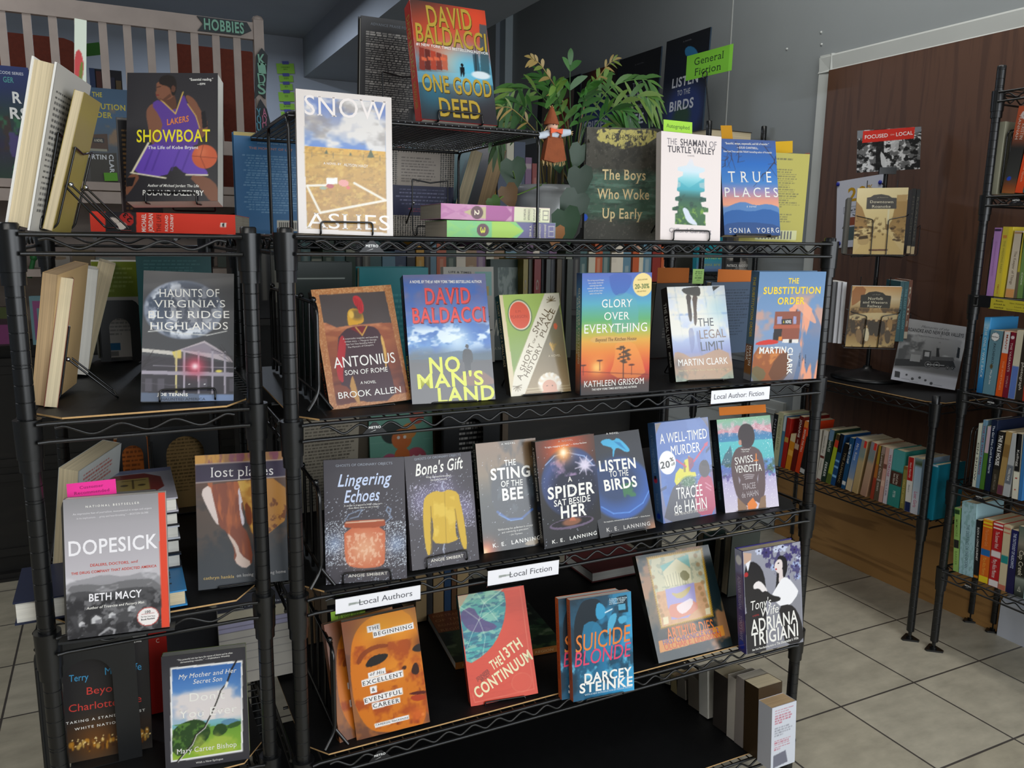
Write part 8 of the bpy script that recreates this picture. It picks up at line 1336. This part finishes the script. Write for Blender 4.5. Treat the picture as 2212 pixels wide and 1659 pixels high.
poster('dark poster board with an orange glow behind the palm', 2.72, 3.12, 1.8135, 2.34, 2.36, lambda a: (a.grad([(0, '#17151a'), (1, '#14151c')]), a.glow(.5, .12, .3, '#7a3a1c', .9), a.ell(.5, .5, .4, .38, '#1c2a50', .4), a.tx('SPIDER', .15, .6, .85, .6, .1, '#8d9098', 'x'), a.tx('HER', .3, .8, .7, .8, .1, '#8d9098', 'x')))
poster('small black framed picture at the far end of the tall bookcase', 3.2, 3.75, 1.95, 2.36, 2.40, lambda a: (a.rect(.12, .12, .88, .88, '#5a5048'), a.rect(.5, .3, .8, .8, '#6a2f22')))
b = MB(); b.box((2.2, 3.15, 0), (2.5, 3.85, 1.95)); tag(b.build('far_cabinet', DARKW), 'dark cabinet under the framed picture in the far corner', 'cabinet')
# general fiction sign on its rod
n = np.array((-1., 0, 0)); t = thing('section_sign', 'lime green paper sign on a rod above the tall bookcase', 'sign', Matrix.Translation((2.18, 1.66, 1.885)))
pts = [onp(*q, (2.165, 0, 0), n) for q in ((1481, 175), (1580, 152), (1483, 122))]; u = unit(pts[1]-pts[0]); w, h = np.linalg.norm(pts[1]-pts[0]), np.linalg.norm(pts[2]-pts[0]); v = unit(np.cross(n, u)); a = Art(w, h, '#7fc83c'); a.tx('General', .18, .3, .82, .3, .3, '#2c4a24', 'rs'); a.tx('Fiction', .2, .72, .78, .72, .3, '#2c4a24', 'rs'); a.rect(.93, 0, 1, 1, '#8fdc48')
m = MB(); m.box((0, 0, -.0008), (w, h, 0), lin('#7fc83c')); a.put(m, lambda p: p); m.build('paper', PAPER, t, t.matrix_world.inverted() @ mx(u, v, n, pts[0]))
C0 = onp(1524, 165, (2.16, 0, 0), n); m = MB(); m.tube([(0, 0, 0), (C0[0]-2.18, C0[1]-1.66, C0[2]-1.885)], .0028, n=7); m.build('rod', WIRE, t)
m = MB(); m.tube([(C0[0]-2.184, C0[1]-1.66+.016*math.sin(k*.7), C0[2]-1.885+.006+.016*math.cos(k*.7)) for k in range(9)], .0025, n=6, closed=True); m.build('ring_clip', WIRE, t)
# palm in a grey pot with a scarecrow pick
pc = np.array((.635, .30)); t = thing('potted_palm', 'yellowing parlour palm in a pale grey pot at the back of the top tier', 'plant', Matrix.Translation((pc[0], pc[1], T1)))
m = MB(); N = 64; prof = [(.060, 0), (.070, .012), (.078, .05), (.082, .085), (.081, .094), (.088, .098), (.090, .106), (.086, .113), (.080, .112), (.078, .098)]; v_ = []
for r_, z in prof:
    for k in range(N):
        a = 2*math.pi*k/N; rr = r_
        if .01 < z < .09: ph = (k % 16)/16*2-1; rad = math.hypot(ph, (z-.02)/.07*.9); an = math.atan2((z-.02)/.07, ph+1e-6); rr += .0028*math.cos(an*9)*min(1, rad*1.4)
        v_.append((rr*math.cos(a), rr*math.sin(a), z))
m.add(v_, [(i*N+k, i*N+(k+1) % N, (i+1)*N+(k+1) % N, (i+1)*N+k) for i in range(len(prof)-1) for k in range(N)], lin('#a3a7a8'), True); m.add(v_[:N], [tuple(range(N-1, -1, -1))], lin('#a3a7a8')); m.build('pot', mat('glazed pale grey pot', '#a9adae', rough=.22, spec=.6, noise=(12, .06)), t)
m = MB(); m.lathe([(.0, .096), (.04, .1), (.079, .097)], n=20, caps=False); m.build('soil', mat('potting soil', '#2c2018', rough=.95, noise=(60, .4), bump=(90, .8)), t)
O = np.array((pc[0], pc[1], T1)); g = random.Random(12)
def blade(mb, p, d, L, wd, up, col):
    """drooping leaflet from p along d"""
    d = unit(d); s = unit(np.cross(d, up)); V = []; C = []; n_ = 5
    for i in range(n_+1):
        f_ = i/n_; q = p+d*L*f_+np.array((0, 0, -.35*L*f_*f_)); ww = wd*math.sin(math.pi*min(.97, .08+f_*.9))**.8; V += [q-s*ww, q+np.array((0, 0, -.15*ww)), q+s*ww]
    mb.add(V, [(3*i+j, 3*i+j+1, 3*i+j+4, 3*i+j+3) for i in range(n_) for j in (0, 1)], lin(col), True)
def frond(pix, ys, nl, L, cols, wd=.0055, nm='frond', drop=.0):
    P_ = [Vector(on(*q, 'y', y)-O) for q, y in zip(pix, ys)]; Q = []
    for i in range(len(P_)-1):
        a, b_ = P_[max(i-1, 0)], P_[min(i+2, len(P_)-1)]
        for k in range(6): f_ = k/6; p0, p1, p2, p3 = a, P_[i], P_[i+1], b_; Q.append(.5*((2*p1)+(p2-p0)*f_+(2*p0-5*p1+4*p2-p3)*f_*f_+(3*p1-p0-3*p2+p3)*f_**3))
    Q.append(P_[-1]); mb = MB(); mb.tube([tuple(q) for q in Q], [.0022*(1-.7*i/len(Q)) for i in range(len(Q))], lin(cols[0]), n=5); s0 = int(len(Q)*.38)
    for i in range(nl):
        f_ = s0+(len(Q)-1-s0)*(i+.5)/nl; k = min(int(f_), len(Q)-2); p = np.array(Q[k].lerp(Q[k+1], f_-k)); tn = unit(Q[k+1]-Q[k]); sd = unit(np.cross(tn, (0.2, -1, .1))); 
        for sg in (-1, 1):
            d = tn*.75+sd*sg*g.uniform(.5, .8)+np.array((g.uniform(-.15, .15), g.uniform(-.25, .1), -drop*g.uniform(.5, 1.3))); blade(mb, p, d, L*g.uniform(.75, 1.1)*(1-.35*i/nl), wd*g.uniform(.8, 1.2), (0, -1, .3), cols[g.randrange(len(cols))])
    blade(mb, np.array(Q[-1]), np.array(Q[-1]-Q[-2]), L*.7, wd, (0, -1, .3), cols[0]); mb.build(nm, LEAF, t)
G1 = ('#2f5a24', '#3a6b2a', '#2a4f22'); G2 = ('#48702a', '#5f7a34', '#3a6026'); G3 = ('#8f7a44', '#6a7a34', '#9a824a'); G4 = ('#3f6a2c', '#4f7a34', '#6a8a3c')
frond([(1236,398),(1234,300),(1231,200),(1232,140)], (.3,.3,.29,.28), 3, .072, G1, .0075, drop=-.1)
frond([(1238,398),(1262,280),(1320,190),(1395,172),(1415,205)], (.3,.3,.3,.3,.3), 10, .075, G2, drop=.4); frond([(1240,398),(1275,290),(1330,230),(1390,205),(1408,228)], (.3,.26,.24,.22,.22), 9, .07, G2, drop=.6)
frond([(1238,398),(1270,300),(1310,245),(1350,240),(1372,275)], (.3,.24,.22,.2,.2), 8, .065, G1, drop=.5); frond([(1232,398),(1200,260),(1155,195),(1100,200),(1078,232)], (.3,.33,.36,.36,.36), 9, .072, G4, drop=.5)
frond([(1230,398),(1180,290),(1130,228),(1085,225),(1070,262)], (.3,.28,.26,.25,.25), 9, .07, G1, drop=.5); frond([(1230,398),(1175,310),(1120,262),(1085,275),(1074,312)], (.3,.32,.34,.35,.35), 8, .065, ('#3a5a2c', '#5a7a3a', '#7a8a4a'), drop=.5)
frond([(1232,398),(1210,270),(1190,200),(1172,165)], (.3,.34,.38,.4), 7, .075, G1, drop=.15); frond([(1240,398),(1262,260),(1290,190),(1310,165)], (.3,.35,.4,.42), 8, .07, G4, drop=.2); frond([(1236,398),(1245,290),(1262,215),(1268,190)], (.3,.25,.2,.18), 8, .06, G1, drop=.3)
frond([(1238,398),(1225,290),(1205,215),(1200,185)], (.3,.27,.24,.22), 7, .062, G4, drop=.4); frond([(1236,398),(1255,320),(1300,285),(1335,300)], (.3,.22,.18,.16), 7, .06, ('#5f8a34', '#7fa03c', '#4a6b2c'), drop=.4)
frond([(1235,398),(1222,240),(1175,150),(1152,127)], (.3,.31,.3,.3), 5, .035, G3, .004, 'dry_frond'); frond([(1240,398),(1262,230),(1305,150),(1326,130)], (.3,.33,.36,.36), 5, .035, G3, .003, 'dry_frond'); frond([(1232,398),(1170,300),(1110,238),(1082,232)], (.3,.26,.24,.24), 3, .04, G3, .003, 'dry_frond')
m = MB()
for k in range(16): a = g.uniform(0, 6.28); r_ = g.uniform(.005, .04); m.tube([(r_*math.cos(a), r_*math.sin(a), .095), (r_*1.2*math.cos(a)+g.uniform(-.01, .01), r_*1.1*math.sin(a), g.uniform(.16, .27))], .0018, lin(('#5a6a34', '#8a7a44', '#6a5a30')[k % 3]), n=5)
m.build('stems', LEAF, t)
def heart(mb, p, u, v, s, col):
    P_ = [(0, -1), (.35, -.55), (.62, 0), (.55, .45), (.25, .6), (0, .42), (-.25, .6), (-.55, .45), (-.62, 0), (-.35, -.55)]; w_ = np.cross(u, v); V = [p]+[p+u*x*s+v*y*s+w_*(.12*s*(abs(x))) for x, y in P_]; mb.add(V, [(0, i, i % 10+1) for i in range(1, 11)], lin(col), True)
m = MB()
for q, y, s, c, tw in (((1108,368),.2,.045,'#1c3a20',.2), ((1098,418),.16,.034,'#5a4426',.5), ((1238,440),.12,.05,'#16301c',-.4), ((1222,478),.10,.05,'#1a3a20',.3), ((1200,505),.08,.03,'#8a5a2c',0), ((1205,345),.2,.03,'#1f4424',.3), ((1250,330),.18,.035,'#1c3a20',-.2), ((1066,438),.14,.024,'#3a5a26',.6), ((1252,385),.15,.045,'#16301c',.1)): heart(m, np.array(on(*q, 'y', y)-O), unit((math.cos(tw), -.25, math.sin(tw))), unit((-math.sin(tw), -.15, math.cos(tw))), s, c)
for pts in (((1180,395),(1120,420),(1085,425),(1066,440)), ((1215,395),(1240,420),(1235,445)), ((1120,395),(1112,385),(1108,370))): m.tube([tuple(on(*q, 'y', y)-O) for q, y in zip(pts, (.24, .2, .16, .14))], .0014, lin('#5a7a34'), n=5)
m.build('vine_leaves', LEAF, t)
sp = on(1196, 320, 'y', .17); t = thing('scarecrow_pick', 'little scarecrow doll with a brown hat and orange bow in front of the palm', 'ornament', Matrix.Translation(tuple(sp))); k_ = np.linalg.norm(on(1206, 320, 'y', .17)-sp)/10
def sc(x, y): return ((x-1196)*k_, 0, (320-y)*k_)
m = MB(); m.tube([sc(1192, 345), tuple(np.array(on(1188, 400, 'y', .27))-sp)], .0016, n=6); m.build('stick', STRAW, t)
BRN = mat('rust brown felt', '#8d4a28', rough=.9, noise=(80, .15), bump=(260, .3))
m = MB(); m.prism([(sc(1180, 300)[0], sc(1180, 300)[2]), (sc(1172, 343)[0], sc(1172, 343)[2]), (sc(1196, 347)[0], sc(1196, 347)[2]), (sc(1220, 342)[0], sc(1220, 342)[2]), (sc(1211, 302)[0], sc(1211, 302)[2])], -.008, .008, T=lambda q: (q[0], q[2], q[1])); m.box((sc(1183, 0)[0], -.010, sc(0, 302)[2]), (sc(1187, 0)[0], -.006, sc(0, 290)[2])); m.box((sc(1203, 0)[0], -.010, sc(0, 302)[2]), (sc(1207, 0)[0], -.006, sc(0, 290)[2])); m.build('overalls', BRN, t)
m = MB(); m.tube([sc(1160, 301), sc(1180, 296), sc(1197, 294), sc(1216, 291), sc(1230, 289)], [.006, .008, .010, .008, .006], n=10); SH = mat('blue checked cloth', '#c9d2dc', rough=.85, noise=(90, .12)); m.build('shirt', SH, t)
m = MB(); m.ball(sc(1192, 281), .0115, (1, 1, 1), 12); m.build('head', mat('doll skin cloth', '#e0b59a', rough=.8, noise=(40, .05)), t)
m = MB()
for x in (1189, 1195): m.ball((sc(x, 279)[0], -.011, sc(x, 279)[2]), .0012, (0, 0, 0), 6)
m.build('eyes', BLACK, t); m = MB(); m.lathe([(.016, -.004), (.015, 0), (.008, .018), (.004, .028), (.0005, .032)], sc(1190, 274), n=14); m.build('hat', BRN, t)
m = MB(); ORG = mat('orange ribbon', '#e0561c', rough=.6, noise=(60, .1))
for s in (-1, 1): c_ = sc(1194, 290); m.prism([(c_[0], c_[2]-.002), (c_[0]+s*.013, c_[2]-.006), (c_[0]+s*.014, c_[2]+.005), (c_[0], c_[2]+.002)], -.016, -.012, T=lambda q: (q[0], q[2], q[1]))
m.build('bow', ORG, t); m = MB()
for k in range(26): x = 1172+k*1.9; m.tube([sc(x, 342), (sc(x+g.uniform(-2, 2), 0)[0], g.uniform(-.006, .004), sc(0, 351+g.uniform(-2, 3))[2])], .0007, n=4)
for x0, y0, dx, dy in ((1160,301,-6,3), (1160,301,-5,-3), (1160,301,-7,0), (1230,289,7,-2), (1230,289,7,2), (1230,289,6,5), (1189,250,-3,-6), (1189,250,2,-7), (1189,250,5,-4), (1180,285,-6,5), (1204,284,5,4), (1180,282,-5,9)): m.tube([sc(x0, y0), sc(x0+dx, y0+dy)], .0009, n=4)
m.build('straw', STRAW, t)
# ---------------------------------------------------------------- spinner, cards and labels on the right
ax = (2.36, .85); t = thing('book_spinner', 'black wire book spinner with sepia local history books', 'spinner', Matrix.Translation((ax[0], ax[1], .8425)))
m = MB(); m.lathe([(.13, 0), (.132, .006), (.12, .014), (.05, .03), (.018, .04), (.014, .05)], n=32); m.build('base', BLACK, t)
ztp = on(1900, 375, 'y', ax[1])[2]-.8425; m = MB(); m.tube([(0, 0, .03), (0, 0, ztp)], .008, n=10); m.build('pole', BLACK, t)
for key in ('downtown', 'norfolk'):
    x, y, z, yaw, lean, roll, w, h = P[key]; u, v, n = rframe(yaw, lean, roll); o_ = np.array((ax[0], ax[1], .8425)); B = np.array((x, y, z)); f_ = B+n*.006-o_; m = MB(); r_ = .0016
    hh = h*.52
    for s in (.36, .66): m.tube([tuple(f_+u*w*s-v*.004), tuple(f_+u*w*s+v*hh), tuple(f_+u*w*(s-.3 if s < .5 else s+.34)+v*(hh+.012)), tuple(f_+u*w*(-.05 if s < .5 else 1.05)+v*(hh+.02)-n*.02)], r_, n=6, fillet=.008)
    m.tube([tuple(f_+u*w*-.03-v*.004), tuple(f_+u*w*1.03-v*.004)], r_, n=6)
    for s in (-.03, .36, .66, 1.03): m.tube([tuple(f_+u*w*s-v*.004), tuple(f_+u*w*s-v*.004-n*.034)], r_, n=6)
    m.tube([tuple(f_+u*w*-.03-v*.004-n*.034), tuple(f_+u*w*1.03-v*.004-n*.034)], r_, n=6); c_ = f_-v*.004-n*.034
    for s in (.2, .8): m.tube([tuple(c_+u*w*s), tuple(c_+u*w*s+v*h*1.15)], r_, n=6)
    m.tube([tuple(c_+u*w*.5), (0, 0, (c_+u*w*.5)[2])], .003, n=6); m.tube([tuple(c_+u*w*.5+v*h*1.1), (0, 0, (c_+u*w*.5+v*h*1.1)[2])], .003, n=6); m.build('pocket', WIRE, t)
    s_ = unit(u*.35-n); q = MB(); 
    for sg in (-1, 1):
        e = np.array((0, 0, c_[2]))+u*.09*sg; q.tube([tuple(e-n*.09), tuple(e+n*.03), tuple(e+n*.03+u*.04*sg), tuple(e+n*.03+u*.04*sg+np.array((0, 0, .11))), tuple(e-n*.09+u*.04*sg+np.array((0, 0, .11)))], r_, n=6, fillet=.01); q.tube([tuple(e-n*.09), (0, 0, c_[2])], r_, n=6)
    q.build('side_pocket', WIRE, t)
def sidebook(key, off, dn, w, h, dz, c, lb, mode, pages='white', yw=.0, art=None):
    x, y, z, yaw, lean, roll, w0, h0 = P[key]; u, v, n = rframe(yaw+yw, 0, 0); u0, _, n0 = rframe(yaw, 0, 0); B = np.array((x, y, z+dz))+u0*off-n0*dn; a = Art(w, h, c); 
    if art: art(a)
    book('paperback_book', lb, u, v, n, B, w, h, .155, mode, a, cover=c, pages=pages, group='books in the side pockets of the spinner')
tt = lambda s, c, f0='#c9b48a': (lambda a: (a.rect(0, .88, 1, 1, f0), vt(s, c, y0=.12, y1=.8, h=.45)(a)))
sidebook('downtown', .178, .03, .012, .225, .005, '#1b1a18', 'black spine with a tan foot beside the street book on the spinner, left of two', 'spine', art=tt('HISTORIC', '#4a443a')); sidebook('downtown', .192, .035, .012, .225, .003, '#22211f', 'black spine with a tan foot beside the street book on the spinner, right of two', 'spine', art=tt('ROANOKE', '#5a5448')); sidebook('downtown', -.03, .05, .014, .2, .0, '#6a6860', 'grey book edge left of the street book on the spinner', 'fore')
sidebook('norfolk', .178, .03, .014, .215, .02, '#2c5a60', 'teal spine beside the workmen book on the spinner, left of two', 'spine', art=tt('THE LOST COLONY', '#6a9aa0', '#2c5a60')); sidebook('norfolk', .194, .034, .014, .215, .02, '#2f6066', 'teal spine beside the workmen book on the spinner, right of two', 'spine', art=tt('THE LOST COLONY', '#6a9aa0', '#2f6066')); sidebook('norfolk', .210, .04, .012, .21, .03, '#7a4a34', 'brown and cream spine rightmost beside the workmen book on the spinner', 'spine', art=tt('RAILS', '#c9bfa8', '#c9bfa8'))
for k in range(3): sidebook('norfolk', -.018-.014*k, .03+.012*k, .013, .222, .006, ('#d3d3d6', '#c4c4c8', '#5a5a5c')[k], ('white edge nearest the workmen book on its left', 'second white edge left of the workmen book', 'grey cover left of the two white edges by the workmen book')[k], 'fore')
n_ = unit((-.55, -.83, 0)); P0 = np.array((ax[0], ax[1]-.01, 0)); pcard('sign_card', 'photo card of a crowd with a red headline band on top of the spinner', 'sign', [(1850, 373), (1987, 365), (1856, 282)], 0, lambda a: (flat('#6a6a6a')(a).cloud('#d9d9d9', 16, 12, .5, .6, .95, 3).cloud('#1a1a1a', 14, 12, .52, .6, .95, 6).poly([(0,0),(.1,0),(.08,.18),(0,.18)], '#7a7f84').poly([(.9,0),(1,0),(1,.12),(.9,.12)], '#7a7f84').poly([(.30,.2),(.42,.2),(.44,.95),(.30,.98)], '#161616', .9).poly([(.36,.5),(.44,.62),(.5,.9),(.4,.95)], '#e0e0e0', .9, 1).poly([(.52,.25),(.66,.25),(.66,.55),(.54,.55)], '#cfcfcf', .8, 1), a.poly([(.09,.02),(.9,.0),(.89,.27),(.08,.30)], '#cf3024'), a.tx('FOCUSED', .12, .165, .48, .15, .09, '#efe6e2', 'b'), a.tx('ON', .52, .148, .58, .146, .035, '#e6b0a8', 'b'), a.tx('LOCAL', .61, .145, .87, .13, .09, '#efe6e2', 'b'))[0], n=n_, P0=P0)
A = onp(1917, 369, P0+np.array((0, -.004, 0)), n_); m = MB(); m.box((-.03, -.007, -.012), (.03, .007, .012)); o = m.build('card_holder', BLACK, None, mx(np.cross((0, 0, 1), n_)*-1, n_, (0, 0, 1), A)); tag(o, 'black clip holding the crowd photo card on the spinner pole', 'holder')
nw = np.array((-1., 0, 0)); pcard('flyer', 'white discount flyer with a gold number pinned to the brown board', 'flyer', [(1805, 536), (1910, 528), (1804.5, 393)], 0, lambda a: (flat('#c6c8d2')(a).rect(.15, .4, .75, .5, '#8a8c98').rect(.16, .41, .74, .49, '#c2c4ce'), a.tx('20', .24, .22, .62, .22, .2, '#b98f1f', 'x'), a.tx('%', .64, .16, .74, .16, .08, '#b98f1f', 'b'), a.tx('New Hardcovers', .22, .45, .7, .45, .05, '#3a3a44', 'b'), a.rect(.2, .56, .45, .68, '#8a4a34'), a.rect(.2, .7, .5, .9, '#4a5a5a'))[0], n=nw, P0=(2.497, 0, 0))
BLU = mat('blue push pin', '#1c2a9a', rough=.35, noise=(20, .05))
for i, q in enumerate(((1810, 398), (1901, 394), (1812, 526))): A = onp(*q, (2.495, 0, 0), nw); m = MB(); m.ball(tuple(A), .009, (0, 0, 1), 10, (.5, 1, 1)); tag(m.build('push_pin', BLU), ('upper left', 'upper right', 'lower left')[i]+' blue pin of the discount flyer', 'pin')
pcard('shelf_label', 'yellow price label clipped to the right bookcase shelf', 'label', [(2135, 666), (2225, 677), (2137, 643)], 0, lambda a: (flat('#b9ab2c')(a).tx('Books', .16, .2, .34, .2, .13, '#3a3818', 'b'), a.tx('priced as', .12, .5, .4, .5, .13, '#3a3818', 'b'), a.tx('marked', .14, .8, .36, .8, .13, '#3a3818', 'b'), a.tx('New: Publisher price', .5, .28, .98, .28, .12, '#6a6424', 'r'), a.tx('Used: 50%', .62, .58, .95, .58, .12, '#6a6424', 'r'), a.tx('Special orders welcome', .44, .84, .98, .84, .1, '#6a6424', 'r'))[0], n=nw, P0=(2.155, 0, 0))
A = onp(2128, 650, (2.158, 0, 0), nw); m = MB(); m.box((A[0]-.004, A[1]-.02, A[2]-.02), (A[0]+.01, A[1]+.02, A[2]+.016)); tag(m.build('binder_clip', BLACK), 'black clip left of the yellow price label', 'clip')
backb('picture_book', 'grey edged picture book behind the right bookcase post, next to the locomotive book', 2070, 2108, 700, .66, .8425, .02, '#8d9094', None, 'front', lean=.1)
backb('picture_book', 'cream torn edged paper sheaf behind the locomotive book', 2033, 2100, 688, .72, .8425, .01, '#a39d8c', None, 'front', lean=.08)
t = thing('wicker_basket', 'dark wicker basket left of the spinner on the low shelf unit', 'basket', Matrix.Translation((2.33, 1.16, .8425))); m = MB()
for k in range(9): r_ = .075+.004*k; m.tube([(r_*math.cos(a*.3927)+.004*math.cos(a*3.14+k*3.14), r_*math.sin(a*.3927), .012+.017*k) for a in range(16)], .007, lin('#1c1612'), n=6, closed=True)
m.build('woven_wall', MATTE, t); m = MB(); m.lathe([(.07, 0), (.075, .01)], n=16); m.build('bottom', BLACK, t)
